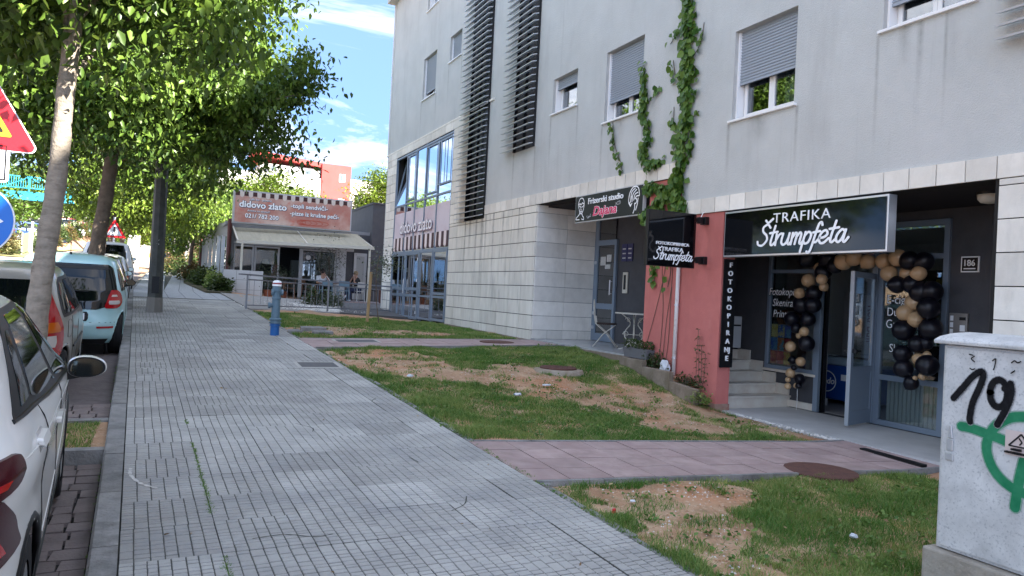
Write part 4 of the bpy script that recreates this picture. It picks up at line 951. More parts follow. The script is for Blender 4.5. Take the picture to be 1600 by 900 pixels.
# hairdresser's sign
F = thing('hairdresser_sign', 'long anthracite sign with drawn heads and pink lettering above the niche', 'sign', (7.44, 11.8, 3.16))
MB().box(7.425, 7.485, 10.62, 12.97, 3.15, 3.695).build('sign_box', mat('pale_sign_frame', (.5, .51, .5), .5), F); MB().box(7.418, 7.424, 10.64, 12.95, 3.17, 3.675).build('face', SIGNDARK, F)
text('lettering', 'Frizerski studio', (7.415, 12.47, 3.495), UY, UZ, .118, WHITEP, F, bold=.012, sx=1.22)
text('lettering', 'Dajana', (7.4155, 12.28, 3.255), UY, UZ, .175, WHITEP, F, bold=.07, shear=.25, sx=1.25, depth=.001); text('lettering', 'Dajana', (7.412, 12.28, 3.255), UY, UZ, .175, PINK, F, bold=.035, shear=.25, sx=1.25, depth=.001)
def drawing(name, strokes, o, ux, uy, size, wd, parent, mt=WHITEP):
    mb = MB()
    for k, q in enumerate(strokes): ribbon(mb, q[0] if isinstance(q, tuple) else q, q[1] if isinstance(q, tuple) else wd, o, Vector(ux)*size, Vector(uy)*size, .001+k*.0002)
    return mb.build(name, mt, parent)
man = [[(.1, .55), (.05, .8), (.2, 1.02), (.45, 1.02), (.6, .8), (.56, .5), (.42, .28), (.25, .3), (.14, .5)], [(.14, .68), (.24, .62), (.34, .60)], [(.42, .6), (.5, .62), (.56, .66)], ([(.30, .56), (.32, .44), (.36, .46)], .04), ([(.26, .38), (.34, .35), (.42, .38)], .05), [(.22, .3), (.12, .2), (-.1, .08), (-.12, 0), (.2, -.02)], [(.42, .28), (.5, .15), (.62, .05), (.6, -.05), (.42, .0)], ([(.1, .74), (.2, .78), (.3, .72), (.45, .8), (.56, .74)], .05)]
drawing('man_drawing', man, (7.417, 12.86, 3.22), UY, UZ, .40, .045, F)
girl = [[(.2, .2), (.05, .4), (.1, .75), (.3, .98), (.55, 1.02), (.75, .9), (.82, .6)], [(.2, .5), (.25, .8), (.5, .95)], [(.3, .4), (.35, .7), (.6, .88)], [(.42, .45), (.5, .68), (.7, .75)], [(.52, .5), (.62, .6), (.78, .6)], [(.15, .3), (.22, .25), (.3, .32)], [(.6, .5), (.66, .4), (.58, .3), (.5, .3)], [(.5, .3), (.52, .1), (.42, -.1)], [(.74, .5), (.70, .25), (.6, .02)], [(.25, .62), (.2, .42), (.12, .35)]]
drawing('woman_drawing', girl, (7.417, 11.08, 3.24), UY, UZ, .42, .05, F)
drawing('scissors_drawing', [[(0, .2), (.2, .0), (.35, .1), (.2, .22)], [(.3, .0), (.5, .15), (.7, .35)], [(.3, .1), (.5, .1), (.75, .15)]], (7.417, 12.50, 3.22), UY, UZ, .22, .06, F, mat('grey_line', (.4, .42, .44), .5))
drawing('scissors_drawing', [[(0, .0), (.25, .2), (.5, .25)], [(0, .15), (.2, .02), (.45, .0)], [(.5, .1), (.6, .3), (.7, .1), (.55, 0)]], (7.417, 11.48, 3.40), UY, UZ, .22, .06, F, MATS['grey_line'])

# ---------------------------------------------------------------- balloons, shop interior
GOLD = mat('gold_balloon', (.50, .33, .18), .28, spec=.6, rnd=.08); BLKB = mat('black_balloon', (.004, .004, .009), .38, spec=.4)
BA = thing('balloon_arch', 'arch of black and bronze balloons round the open shop door', 'balloon arch', (8.9, 7.4, .08))
def balloon_mesh():
    mb = MB(); mb.lathe((0, 0, 0), [(.001, 1.02), (.25, .985), (.5, .87), (.75, .67), (.92, .4), (1, .08), (.97, -.2), (.84, -.52), (.6, -.82), (.35, -1.02), (.13, -1.14), (.05, -1.17), (.10, -1.24), (.001, -1.23)], 20)
    return mb
bmG = balloon_mesh().mesh('balloon', GOLD, smooth=True); bmK = balloon_mesh().mesh('balloon', BLKB, smooth=True)
BL = [(8.27,2.43,.137,0),(7.93,2.42,.133,0),(7.59,2.37,.12,1),(7.75,2.30,.10,0),(8.09,2.29,.077,1),(8.24,2.09,.098,1),(7.95,2.11,.076,1),(8.0,2.22,.12,0),(7.97,2.0,.067,1),(8.36,1.89,.079,1),(8.13,1.9,.116,0),(8.38,1.72,.139,0),(8.1,1.72,.116,0),(8.52,1.49,.11,0),(8.26,1.5,.107,0),(8.43,1.35,.079,0),(8.24,1.31,.068,1),(8.41,1.24,.049,1),(8.24,1.13,.117,0),(8.49,1.06,.08,1),(8.5,.85,.06,0),(8.36,.84,.069,1),(8.41,.74,.04,0),(8.5,.65,.07,1),(8.37,.57,.079,0),(8.54,.54,.04,1),(8.52,.44,.05,1),(8.43,.46,.04,1),(8.35,.47,.049,0),
 (7.40,2.41,.108,1),(7.22,2.36,.10,1),(6.98,2.36,.105,1),(6.71,2.40,.111,1),(6.86,2.19,.104,1),(6.63,2.19,.093,1),(6.41,2.19,.092,1),(6.55,2.36,.12,0),(6.40,2.35,.12,0),(6.52,2.05,.118,0),(6.70,2.04,.11,0),(6.40,1.95,.14,0),(6.5,1.81,.109,1),(6.57,1.67,.101,1),(6.44,1.59,.1,1),(6.27,1.96,.13,0),(6.25,1.74,.131,0),(6.59,1.44,.135,0),(6.26,1.48,.139,0),(6.4,1.27,.108,0),(6.58,1.13,.11,0),(6.31,1.29,.085,0),(6.40,1.08,.075,1),(6.55,.94,.118,0),(6.26,1.01,.131,0),(6.34,.86,.05,1),(6.39,.83,.03,1),(6.45,.76,.09,0),(6.30,1.14,.05,1)]
for k, (y, z, r, g) in enumerate(BL):
    rx = math.sin(k*2.3)*1.3; ry = math.cos(k*1.7)*1.1
    link('balloon', bmG if g else bmK, BA, Vector((8.86+.05*math.sin(k*1.9), y, z))-Vector((8.9, 7.4, .08)), (rx, ry, k), (r*1.08, r*1.08, r*1.02))
MB().tube([(8.9, 8.4, .48), (8.93, 8.42, .2), (8.9, 8.4, .09)], .004, 5).build('string', PVC, BA)
FZ = thing('ice_cream_freezer', 'blue chest freezer with a round red and white logo inside the doorway', 'freezer', (10.3, 8.75, .085))
BLU = mat('freezer_blue', (.015, .075, .33), .35); 
MB().box(10.2, 10.95, 8.2, 9.55, .16, .74).build('cabinet', BLU, FZ, bevel=.03); MB().box(10.19, 10.96, 8.19, 9.56, .745, .88).build('rim', mat('freezer_rim', (.28, .38, .46), .4), FZ, bevel=.02)
MB().prism([(10.22, 8.22, .885), (10.93, 8.22, .885), (10.93, 9.53, .885), (10.22, 9.53, .885)], (0, 0, .03)).build('glass_lid', GLASSW, FZ)
mb = MB(); 
for y in (8.35, 9.4): mb.tube([(10.3, y, .085), (10.3, y, .17)], .03, 8)
mb.build('castor', BLACK, FZ)
def disc(x, y, z, r, n=24): return [(x, y+r*math.cos(2*math.pi*k/n), z+r*math.sin(2*math.pi*k/n)*.9) for k in range(n)]
REDP = mat('logo_red', (.55, .02, .03), .4)
MB().prism(disc(10.198, 9.0, .46, .20), (-.002, 0, 0)).build('logo_disc', WHITEP, FZ); MB().prism(disc(10.195, 9.0, .46, .18), (-.002, 0, 0)).build('logo_disc', BLU, FZ); MB().prism([(10.194, 9.2, .42), (10.194, 9.2, .80), (10.194, 9.02, .60)], (-.002, 0, 0)).build('logo_flash', REDP, FZ)
text('logo_lettering', 'Ledo', (10.191, 9.14, .42), UY, UZ, .11, WHITEP, FZ, bold=.03, shear=.2, depth=.001)
MB().box(10.185, 10.188, 8.55, 8.70, .50, .60).build('sticker', WHITEP, FZ)
FR = thing('drinks_fridge', 'tall grey drinks fridge lettered in dark red at the back of the doorway', 'fridge', (10.9, 9.85, .085))
MB().box(11.05, 11.55, 8.72, 9.45, .09, 2.0).build('cabinet', mat('fridge_grey', (.45, .46, .47), .5), FR, bevel=.01)
# its lettering runs down the pale front strip
MB().box(11.04, 11.048, 8.86, 9.12, .92, 1.95).build('front_strip', mat('fridge_strip', (.74, .75, .76), .5), FR)
text('lettering', 'Red Bull', (11.036, 8.93, 1.78), (0, 0, -1), (0, -1, 0), .14, mat('dark_red_letters', (.25, .012, .015), .5), FR, bold=.03, depth=.001)
CLM = thing('display_column', 'pale grey column standing just inside the shop door', 'column', (10.0, 9.55, .085)); MB().box(9.75, 9.95, 8.78, 9.05, .085, 2.9).build('shaft', mat('pale_column', (.62, .63, .64), .8), CLM); MB().box(9.73, 9.97, 8.76, 9.07, .085, .2).build('base', MATS['pale_column'], CLM)
SH = thing('shop_shelves', 'dark shelf unit with small goods behind the shop window', 'shelf', (9.9, 6.7, .085))
mb = MB(); mb.box(9.95, 10.0, 6.2, 7.2, .085, 2.3); mb.box(9.6, 9.95, 6.2, 6.23, .085, 2.3); mb.box(9.6, 9.95, 7.17, 7.2, .085, 2.3); mb.build('carcass', BLACK, SH)
GOODS = [mat('goods_%s' % n_, c_, .5) for n_, c_ in (('green', (.05, .22, .06)), ('red', (.3, .03, .03)), ('white', (.5, .5, .48)), ('blue', (.04, .1, .3)), ('yellow', (.45, .33, .05)))]
for i, z in enumerate((.5, .9, 1.25, 1.6, 1.95)):
    MB().box(9.6, 9.95, 6.23, 7.17, z-.02, z).build('shelf', mat('pale_shelf', (.45, .5, .48), .5), SH)
    for k in range(9):
        if (i+k) % 5 == 0: continue
        y = 6.27+.1*k; hgt = random.uniform(.1, .22); MB().box(9.66, 9.78, y, y+.075, z, z+hgt).build('pack', GOODS[(i*2+k//3) % 5], SH)
PO = thing('window_posters', 'small colourful magazine covers stuck inside the left shop window', 'posters', (9.2, 9.1, .7))
pc = [(.65, .25, .09), (.08, .18, .60), (.75, .60, .15), (.5, .07, .10), (.2, .45, .6), (.8, .72, .35), (.75, .2, .15)]
for i in range(3):
    for j in range(3):
        m_ = mat('cover_%d' % ((i*3+j) % 7), pc[(i*3+j) % 7], .6, c2=pc[(i*3+j+3) % 7], scale=14, contrast=(.45, .55)); MB().box(9.18, 9.184, 9.27-.145*(i+1)+.008, 9.27-.145*i, .72+.22*j+.01, .72+.22*(j+1)).build('cover', m_, PO)
MB().box(9.18, 9.184, 8.95, 9.16, 1.385, 1.62).build('cover', mat('cover_dark_orange', (.25, .09, .03), .6, c2=(.03, .02, .02), scale=20, contrast=(.45, .55)), PO)

# ---------------------------------------------------------------- niche furniture
def chair_mesh():
    t = thing('bistro_chair', 'white wrought iron folding chair with a dark seat beside the little table', 'chair', (8.15, 12.75, .68), rz=R(-35))
    r = .010
    mb = MB()   # crossed legs: local x = depth (front +), y = width
    for y in (-.19, .19):
        mb.tube([(-.24, y, 0), (-.05, y, .26), (.2, y, .46)], r, 6); mb.tube([(.24, y, 0), (.0, y, .30), (-.19, y, .46), (-.22, y*1, .62)], r, 6)
    mb.tube([(-.24, -.19, .02), (-.24, .19, .02)], r, 6); mb.tube([(.24, -.19, .02), (.24, .19, .02)], r, 6); mb.build('leg_frame', WROUGHT, t, local=True, smooth=True)
    mb = MB(); pts = [(-.205, -.19, .46), (-.235, -.2, .62), (-.25, -.19, .78), (-.26, -.12, .90), (-.265, 0, .95), (-.26, .12, .90), (-.25, .19, .78), (-.235, .2, .62), (-.205, .19, .46)]
    mb.tube(catmull(pts, 4), .009, 6); q = []
    for s_ in (-1, 1):
        sp = [(-.25, s_*(.02+.075*(1-k/9)*math.cos(k*.8)+.06), .70+.075*(1-k/9)*math.sin(k*.8)+.09) for k in range(10)]; mb.tube(sp, .005, 5)
        sp = [(-.23, s_*(.07+.06*math.cos(k*.7)*(1-k/10)), .60+.06*math.sin(k*.7)*(1-k/10)) for k in range(10)]; mb.tube(sp, .005, 5)
    for y in (-.12, .12): mb.tube([(-.215, y, .47), (-.245, y*.7, .66)], .006, 5)
    mb.build('backrest', WROUGHT, t, local=True, smooth=True)
    mb = MB(); n = 18; ring = [(-.25, .09*math.cos(2*math.pi*k/n), .72+.11*math.sin(2*math.pi*k/n)) for k in range(n)]; mb.prism(ring, (.012, 0, 0)); mb.build('medallion', WROUGHT, t, local=True)
    mb = MB(); n = 20; mb.prism([(.215*math.cos(2*math.pi*k/n), .205*math.sin(2*math.pi*k/n), .455) for k in range(n)], (0, 0, .035)); mb.build('seat', mat('dark_brown_seat', (.035, .022, .018), .8), t, local=True, bevel=.01)
chair_mesh()
t = thing('bistro_table', 'white wrought iron table with curled legs against the dark wall', 'table', (8.35, 12.05, .68))
mb = MB(); n = 28; mb.prism([(.31*math.cos(2*math.pi*k/n), .52*math.sin(2*math.pi*k/n), .70) for k in range(n)], (0, 0, .022)); mb.build('tabletop', WROUGHT, t, local=True, bevel=.004)
for k in range(4):
    a = math.pi/4+k*math.pi/2; c_, s_ = math.cos(a), math.sin(a); mb = MB()
    mb.tube(catmull([(.20*c_, .34*s_, .70), (.10*c_, .17*s_, .60), (.06*c_, .1*s_, .5), (.13*c_, .2*s_, .38), (.15*c_, .22*s_, .26), (.08*c_, .13*s_, .14), (.14*c_, .22*s_, .04), (.24*c_, .38*s_, .0)], 5), .011, 6)
    sp = [((.12+.055*math.cos(q*.75)*(1-q/12))*c_, (.2+.08*math.cos(q*.75)*(1-q/12))*s_, .30+.07*math.sin(q*.75)*(1-q/12)) for q in range(12)]; mb.tube(sp, .006, 5)
    sp = [((.10+.05*math.cos(q*.75)*(1-q/12))*c_, (.16+.08*math.cos(q*.75)*(1-q/12))*s_, .58+.06*math.sin(q*.75)*(1-q/12)) for q in range(12)]; mb.tube(sp, .006, 5)
    mb.build('leg', WROUGHT, t, local=True, smooth=True)
mb = MB(); mb.tube([(-.13, -.2, .3), (.13, .2, .3)], .007, 6); mb.tube([(-.13, .2, .3), (.13, -.2, .3)], .007, 6); mb.build('brace', WROUGHT, t, local=True)

# ---------------------------------------------------------------- low walls in front of the red wall
RWALL = thing('retaining_wall', 'stepped low rough concrete wall edging the lawn below the red wall', 'wall', (7.4, 10.5, .3))
for (x0, x1, y0, y1, z0, zt0, zt1) in ((7.44, 7.52, 12.7, 14.75, .3, .655, .655), (7.43, 7.52, 10.72, 12.68, .3, .655, .65), (7.24, 7.34, 10.17, 10.85, .2, .66, .655), (7.245, 7.34, 9.44, 10.165, .1, .555, .56), (7.25, 7.34, 8.80, 9.435, -.05, .36, .41)):
    MB().prism([(x0, y0, zt0), (x1, y0, zt0), (x1, y1, zt1), (x0, y1, zt1)], (0, 0, z0-zt1)).build('wall_block', CONCR, RWALL, bevel=.008)
MB().box(7.34, 7.44, 10.70, 10.85, .2, .654).build('wall_block', CONCR, RWALL)
MB().prism([(7.30, 14.75, .655), (7.53, 14.75, .655), (7.53, 20.3, .70), (7.36, 20.3, .70)], (0, 0, -.3)).build('wall_block', CONCR, RWALL)
MB().add([(7.34, 8.7, .15), (7.5, 8.7, .15), (7.34, 9.44, .33), (7.5, 9.44, .33), (7.34, 9.45, .46), (7.5, 9.45, .46), (7.34, 10.7, .56), (7.5, 10.7, .56)], [(0, 1, 3, 2), (2, 3, 5, 4), (4, 5, 7, 6)]).build('bed_soil', SOIL, RWALL)
box_ = thing('planter_box', 'grey plastic trough planter on the wall end below the bistro table', 'planter', (7.45, 10.5, .66))
mb = MB(); mb.prism([(7.36, 10.22, .665), (7.36, 10.88, .665), (7.34, 10.92, .83), (7.34, 10.18, .83)], (.19, 0, 0)); mb.build('trough', mat('grey_planter', (.16, .16, .17), .6), box_)
def leaf_cloud(name, pts, size, mt, parent=None, seed=1, tone=None, droop=.3, lw=.55, normal=None):
    """leaf-shaped faces (two triangles each side of the midrib) at the given points"""
    rg = np.random.default_rng(seed); P = np.asarray(pts, float); n = len(P); s = size*rg.uniform(.6, 1.25, n)
    a = rg.uniform(0, 2*np.pi, n); el = rg.normal(-droop, .5, n)
    d = np.stack([np.cos(a)*np.cos(el), np.sin(a)*np.cos(el), np.sin(el)], 1)
    if normal is not None:   # leaves lie roughly against a wall
        nv_ = np.asarray(normal, float); t = rg.normal(0, .7, n)-np.pi/2; u = np.array([0, 1, 0.]); v = np.array([0, 0, 1.])
        d = u*np.cos(t)[:, None]+v*np.sin(t)[:, None]+nv_*rg.uniform(-.1, .5, n)[:, None]; d /= np.linalg.norm(d, axis=1)[:, None]
        up = nv_+rg.normal(0, .35, (n, 3))
    else: up = np.stack([rg.normal(0, .5, n), rg.normal(0, .5, n), np.ones(n)], 1)
    w = np.cross(d, up); w /= np.linalg.norm(w, axis=1)[:, None]+1e-9; nn = np.cross(w, d)
    V = np.empty((n, 6, 3)); S_ = s[:, None]
    V[:, 0] = P; V[:, 1] = P+d*S_*.35+w*S_*lw*.5+nn*S_*.06; V[:, 2] = P+d*S_*.35-w*S_*lw*.5+nn*S_*.06; V[:, 3] = P+d*S_*.72+w*S_*lw*.33+nn*S_*.02; V[:, 4] = P+d*S_*.72-w*S_*lw*.33+nn*S_*.02; V[:, 5] = P+d*S_-nn*S_*.1
    i = np.arange(n)[:, None]*6; F1 = np.concatenate([i, i+1, i+3, i+5], 1); F2 = np.concatenate([i, i+5, i+4, i+2], 1)
    off = np.array(world_loc(parent)) if parent else np.zeros(3); V -= off
    me = bpy.data.meshes.new(name); me.vertices.add(n*6); me.vertices.foreach_set('co', V.reshape(-1)); me.loops.add(n*8); me.polygons.add(n*2)
    me.loops.foreach_set('vertex_index', np.concatenate([F1, F2], 1).reshape(-1).astype(np.int32)); me.polygons.foreach_set('loop_start', (np.arange(n*2)*4).astype(np.int32)); me.update(calc_edges=True)
    if tone is None: tone = rg.random(n)
    at = me.attributes.new('tone', 'FLOAT', 'POINT'); at.data.foreach_set('value', np.repeat(np.clip(tone, 0, 1), 6).astype(np.float32)); me.materials.append(mt)
    o = link(name, me, parent); o['kind'] = 'stuff' if parent else 'stuff'
    return o
def bush(name, label, c, rx, ry, rz_, n, size, mt, cat='bush', seed=1, group=None, stems=6, dense=1.0):
    t = thing(name, label, cat, c, group); rg = np.random.default_rng(seed); d = rg.normal(0, 1, (n, 3)); d /= np.linalg.norm(d, axis=1)[:, None]
    r = rg.uniform(.25, 1, n)**.45; k = 1+.25*np.sin(d[:, 0]*7+seed)+.2*np.sin(d[:, 1]*9+seed*2); P = d*(r*k)[:, None]*np.array([rx, ry, rz_]); P[:, 2] = np.abs(P[:, 2])*1.0+.02; P += np.array(c)
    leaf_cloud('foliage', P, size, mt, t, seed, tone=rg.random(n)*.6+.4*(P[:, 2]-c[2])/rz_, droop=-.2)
    mb = MB(); rr = random.Random(seed)
    for k in range(stems):
        a = rr.uniform(0, 6.28); q = rr.uniform(.3, .7); mb.tube([(c[0], c[1], c[2]), (c[0]+math.cos(a)*rx*q*.5, c[1]+math.sin(a)*ry*q*.5, c[2]+rz_*.5), (c[0]+math.cos(a)*rx*q, c[1]+math.sin(a)*ry*q, c[2]+rz_*.9)], [.012, .008, .004], 5)
    mb.build('stem', BARKD, t); return t
rgp = np.random.default_rng(5)
P_ = np.stack([rgp.uniform(7.33, 7.55, 420), rgp.uniform(10.15, 10.95, 420), rgp.uniform(.82, .96, 420)], 1); leaf_cloud('foliage', P_, .05, BUSHM, box_, 3, droop=-.6)
bush('bed_plant', 'straggly dark green plant in the bed under the first ivy stems', (7.42, 10.05, .52), .11, .38, .26, 800, .045, BUSHM, 'plant', 11)
bush('bed_plant', 'low weed clump at the foot of the white drainpipe', (7.42, 9.25, .34), .08, .32, .17, 380, .04, BUSHM, 'plant', 12)
bush('bed_plant', 'green weeds at the lower end of the stepped low wall', (7.30, 8.72, .16), .13, .22, .17, 380, .04, GRASSM, 'plant', 13)
wp = thing('wall_plant', 'tall thin leafy weed standing against the red wall', 'plant', (7.44, 8.92, .18)); mb = MB()
pp = []
for k in range(4):
    y = 8.92+.06*(k-1.5); pts = catmull([(7.44, 8.92, .18), (7.43, y, .55), (7.44, y+.05*math.sin(k), .9+.12*k)], 5); mb.tube(pts, .004, 5)
    for p in pts[3:]: pp += [(p.x+random.uniform(-.03, .03), p.y+random.uniform(-.06, .06), p.z) for _ in range(5)]
mb.build('stem', BARKD, wp); pp += [(7.42+random.uniform(-.06, .06), 8.9+random.uniform(-.15, .15), .45+random.uniform(-.06, .06)) for _ in range(30)]; leaf_cloud('foliage', pp, .045, BUSHM, wp, 8)
# white plastic bag in the bed
def crumple(name, label, cat, c, r, mt, seed, flat=.5):
    bm = bmesh.new(); bmesh.ops.create_icosphere(bm, subdivisions=2, radius=1); rr = random.Random(seed)
    for v in bm.verts: v.co = Vector((v.co.x*r[0], v.co.y*r[1], v.co.z*r[2]))*rr.uniform(.55, 1.15)
    me = bpy.data.meshes.new(name); bm.to_mesh(me); bm.free(); me.materials.append(mt); o = link(name, me, None, c); return tag(o, label, cat)
BAG = mat('white_plastic', (.62, .65, .70), .4)
crumple('plastic_bag', 'crumpled pale plastic bag beside the foot of the drainpipe', 'bag', (7.36, 9.72, .60), (.06, .13, .13), BAG, 2)
LIT = [((2.9+.25, 9.9, 0), (.05, .04, .02), 'crumpled white tissue on the grass near the sidewalk edge', BAG), ((4.45, 9.1, 0), (.07, .05, .02), 'blue and white wrapper on the lawn', mat('blue_wrapper', (.10, .14, .35), .5, c2=(.7, .7, .7), scale=25, contrast=(.45, .55))), ((5.1, 9.5, 0), (.07, .05, .015), 'white scrap of paper beside the earth track', BAG),
 ((4.35, 3.55, 0), (.03, .03, .02), 'small white pebble like scrap on the near lawn by the cabinet', BAG), ((2.92, 4.35, 0), (.022, .015, .02), 'tiny red scrap at the edge of the sidewalk', REDP), ((3.25, 4.6, 0), (.03, .02, .008), 'pale leaf shaped scrap on the bare earth near the sidewalk', BAG)]
for k, (c_, r_, lab, m_) in enumerate(LIT): crumple('litter', lab, 'litter', (c_[0], c_[1], float(ground_z(np.array(c_[0]), np.array(c_[1])))+.035), r_, m_, 20+k)
for k in range(60):
    x = 7.46+random.uniform(-.12, .12)+.0; y = random.uniform(5.9, 7.1); x = 7.50+random.uniform(-.09, .09)
PBB = thing('pebble_edging', 'row of white pebbles along the edge of the shop forecourt', 'pebbles', (7.5, 6.8, .1)); mb = MB(); rg = random.Random(9)
for k in range(230):
    y = 6.44+1.9*rg.random()**1.6; stone(mb, 7.56+rg.uniform(-.07, .04), y, float(H(7.5, y))-.01, rg.uniform(.012, .03))
tag(mb.build('pebble', PEB, PBB), kind='stuff')
# manholes, grates
def hz(x, y): return float(H(x, y))
mh = thing('manhole_cover', 'rusty round manhole cover standing proud of the bare earth track', 'manhole cover', (5.87, 10.56, hz(5.87, 10.56)))
MB().lathe((5.87, 10.56, hz(5.87, 10.56)), [(.30, -.06), (.30, .022), (.285, .030), (.001, .030)], 32).build('ring', RUSTY, mh); mb = MB()
for k in range(5): mb.box(5.65+.09*k, 5.68+.09*k, 10.38, 10.74, hz(5.87, 10.56)+.030, hz(5.87, 10.56)+.036)
mb.build('ribs', RUSTY, mh); MB().lathe((5.87, 10.56, hz(5.87, 10.56)), [(.44, -.08), (.41, -.008), (.31, .002), (.30, -.02)], 16).build('concrete_collar', mat('dirty_collar', (.36, .32, .26), .95, c2=(.26, .2, .14), scale=9), mh)
m2 = thing('manhole_cover', 'dark round manhole cover at the edge of the near pink path', 'manhole cover', (5.80, 5.14, hz(5.80, 5.14))); MB().lathe((5.80, 5.14, hz(5.80, 5.14)+.004), [(.34, -.08), (.34, .012), (.32, .016), (.001, .016)], 32).build('cover', RUSTY, m2)
m3 = thing('manhole_cover', 'dark oval manhole cover on the far pink path by the niche', 'manhole cover', (6.25, 13.9, hz(6.25, 13.9))); MB().lathe((6.25, 13.9, hz(6.25, 13.9)), [(.36, -.05), (.36, .012), (.33, .018), (.001, .018)], 28).build('cover', RUSTY, m3)
DKG = mat('dark_grate', (.075, .075, .08), .7, c2=(.11, .11, .11), scale=20)
def hatch(x0, x1, y0, y1, label, rows=4, zf=None):
    t = thing('service_hatch', label, 'hatch', ((x0+x1)/2, (y0+y1)/2, hz((x0+x1)/2, (y0+y1)/2)))
    Z = lambda x, y: (sz(y) if x < 2.5 else hz(x, y))
    MB().prism([(x0, y0, Z(x0, y0)+.008), (x1, y0, Z(x1, y0)+.008), (x1, y1, Z(x1, y1)+.008), (x0, y1, Z(x0, y1)+.008)], (0, 0, -.05)).build('plate', DKG, t)
    mb = MB(); 
    for (a, b, c, d) in ((x0-.06, x0, y0-.06, y1+.06), (x1, x1+.06, y0-.06, y1+.06), (x0, x1, y0-.06, y0), (x0, x1, y1, y1+.06)): mb.prism([(a, c, Z(a, c)+.006), (b, c, Z(b, c)+.006), (b, d, Z(b, d)+.006), (a, d, Z(a, d)+.006)], (0, 0, -.05))
    mb.build('frame', KERBL, t)
hatch(1.83, 2.36, 10.85, 11.30, 'dark rectangular hatch in the grey sidewalk at the lawn corner'); hatch(3.0, 3.75, 13.9, 14.3, 'dark rectangular hatch in the far pink path')
mb = thing('drain_channel', 'thin black drain channel at the end of the near pink path', 'drain', (7.36, 5.6, .05))
MB().prism([(7.30, 5.16, .073), (7.38, 5.16, .073), (7.44, 5.98, .078), (7.36, 5.98, .078)], (0, 0, -.03)).build('grate', BLACK, mb)
for (x, y, w_, l_, lab) in ((2.95, 16.4, .55, .35, 'flat grey stone slab lying in the grass beyond the hydrant'), (3.0, 15.6, .45, .22, 'second flat grey slab in the grass, nearer the far pink path'), (1.9+.55, 15.7, .3, .3, 'small flat slab in the grass at the foot of the hydrant')):
    o = MB().prism([(x-w_/2, y-l_/2, hz(x, y)+.03), (x+w_/2, y-l_/2+.05, hz(x, y)+.03), (x+w_/2-.05, y+l_/2, hz(x, y)+.05), (x-w_/2+.04, y+l_/2, hz(x, y)+.05)], (0, 0, -.09)).build('flat_stone', KERB); tag(o, lab, 'stone slab')

rgw = np.random.default_rng(77); WP_ = []
for x0, x1, y0, y1, n in ((2.9, 6.8, 2.0, 5.0, 130), (2.7, 7.2, 6.6, 13.0, 260), (2.2, 7, 14.8, 19, 120)):
    for _ in range(n):
        x, y = rgw.uniform(x0, x1), rgw.uniform(y0, y1)
        if x-SKEW*y < SIDE1+.08: continue
        z = float(ground_z(np.array(x), np.array(y))); k = rgw.integers(7, 20); r_ = rgw.uniform(.02, .07); WP_.append(np.stack([rgw.normal(x, r_, k), rgw.normal(y, r_, k), z+rgw.uniform(.012, .05, k)], 1))
o = leaf_cloud('clover_weeds', np.concatenate(WP_), .034, mat('x') if False else leaf_mat('weed_leaf', (.045, .12, .02), (.16, .25, .05), .2), None, 9, droop=-.1, lw=.8); tag(o, 'low broad leaved weeds scattered through the lawns', 'weeds', kind='stuff')
DP = []
for _ in range(420):
    x, y = rgw.uniform(-.1, 7.2), 2.5+rgw.uniform(0, 1)**1.4*13
    u = x-SKEW*y; z = (sz(y)+.004) if u < SIDE1 else float(ground_z(np.array(x), np.array(y)))+.03
    if u < SIDE1 and rgw.random() < .72: continue
    DP.append((x, y, z))
o = leaf_cloud('fallen_leaves', DP, .035, leaf_mat('dry_leaf', (.16, .09, .04), (.42, .32, .16), .1), None, 10, droop=0); tag(o, 'small dry leaves and bits blown over the paving and grass', 'fallen leaves', kind='stuff')

# ---------------------------------------------------------------- utility cabinet with graffiti
GALV = mat('galvanised_paint', (.44, .445, .44), .6, c2=(.63, .635, .625), scale=7, contrast=(.3, .7)); overlay(GALV, (.30, .315, .325), 75, .54, .66, (1, 1, 1), .8, 3); overlay(GALV, (.62, .63, .63), 9, .62, .72, (1, 1, 1), .6, 14)
UC = thing('utility_cabinet', 'tall pale grey electrical cabinet sprayed with graffiti on a concrete plinth', 'cabinet', (4.25, 2.2, .04))
MB().box(4.045, 4.42, 1.45, 2.755, .34, 1.49).build('cabinet_body', GALV, UC, bevel=.006)
MB().box(4.03, 4.044, 1.47, 2.735, .36, 1.475).build('door_panel', GALV, UC, bevel=.004)
mb = MB(); mb.prism([(4.0, 1.42, 1.492), (4.0, 2.785, 1.492), (4.0, 2.785, 1.512), (4.03, 2.75, 1.535), (4.235, 2.75, 1.56), (4.235, 2.785, 1.492)], (0, 0, 0)) if False else None
lid = MB(); y0, y1 = 1.42, 2.79; prof = [(4.0, 1.494), (3.995, 1.515), (4.02, 1.537), (4.10, 1.556), (4.235, 1.566), (4.37, 1.556), (4.45, 1.537), (4.475, 1.515), (4.47, 1.494)]
ins = [0, 0, .02, .035, .04, .035, .02, 0, 0]
vs = [(x, y0+ins[i], z) for i, (x, z) in enumerate(prof)]+[(x, y1-ins[i], z) for i, (x, z) in enumerate(prof)]; n = len(prof)
lid.add(vs, [(i, i+1, n+i+1, n+i) for i in range(n-1)]+[tuple(range(n)), tuple(range(2*n-1, n-1, -1)), (0, n, 2*n-1, n-1)]); lid.build('lid', GALV, UC, smooth=False, bevel=.006)
BASE = MB().prism([(3.99, 1.40, .335), (4.47, 1.40, .335), (4.47, 2.80, .335), (3.99, 2.80, .335)], (0, 0, -.4)); BASE.build('plinth', CONC, UC, bevel=.012)
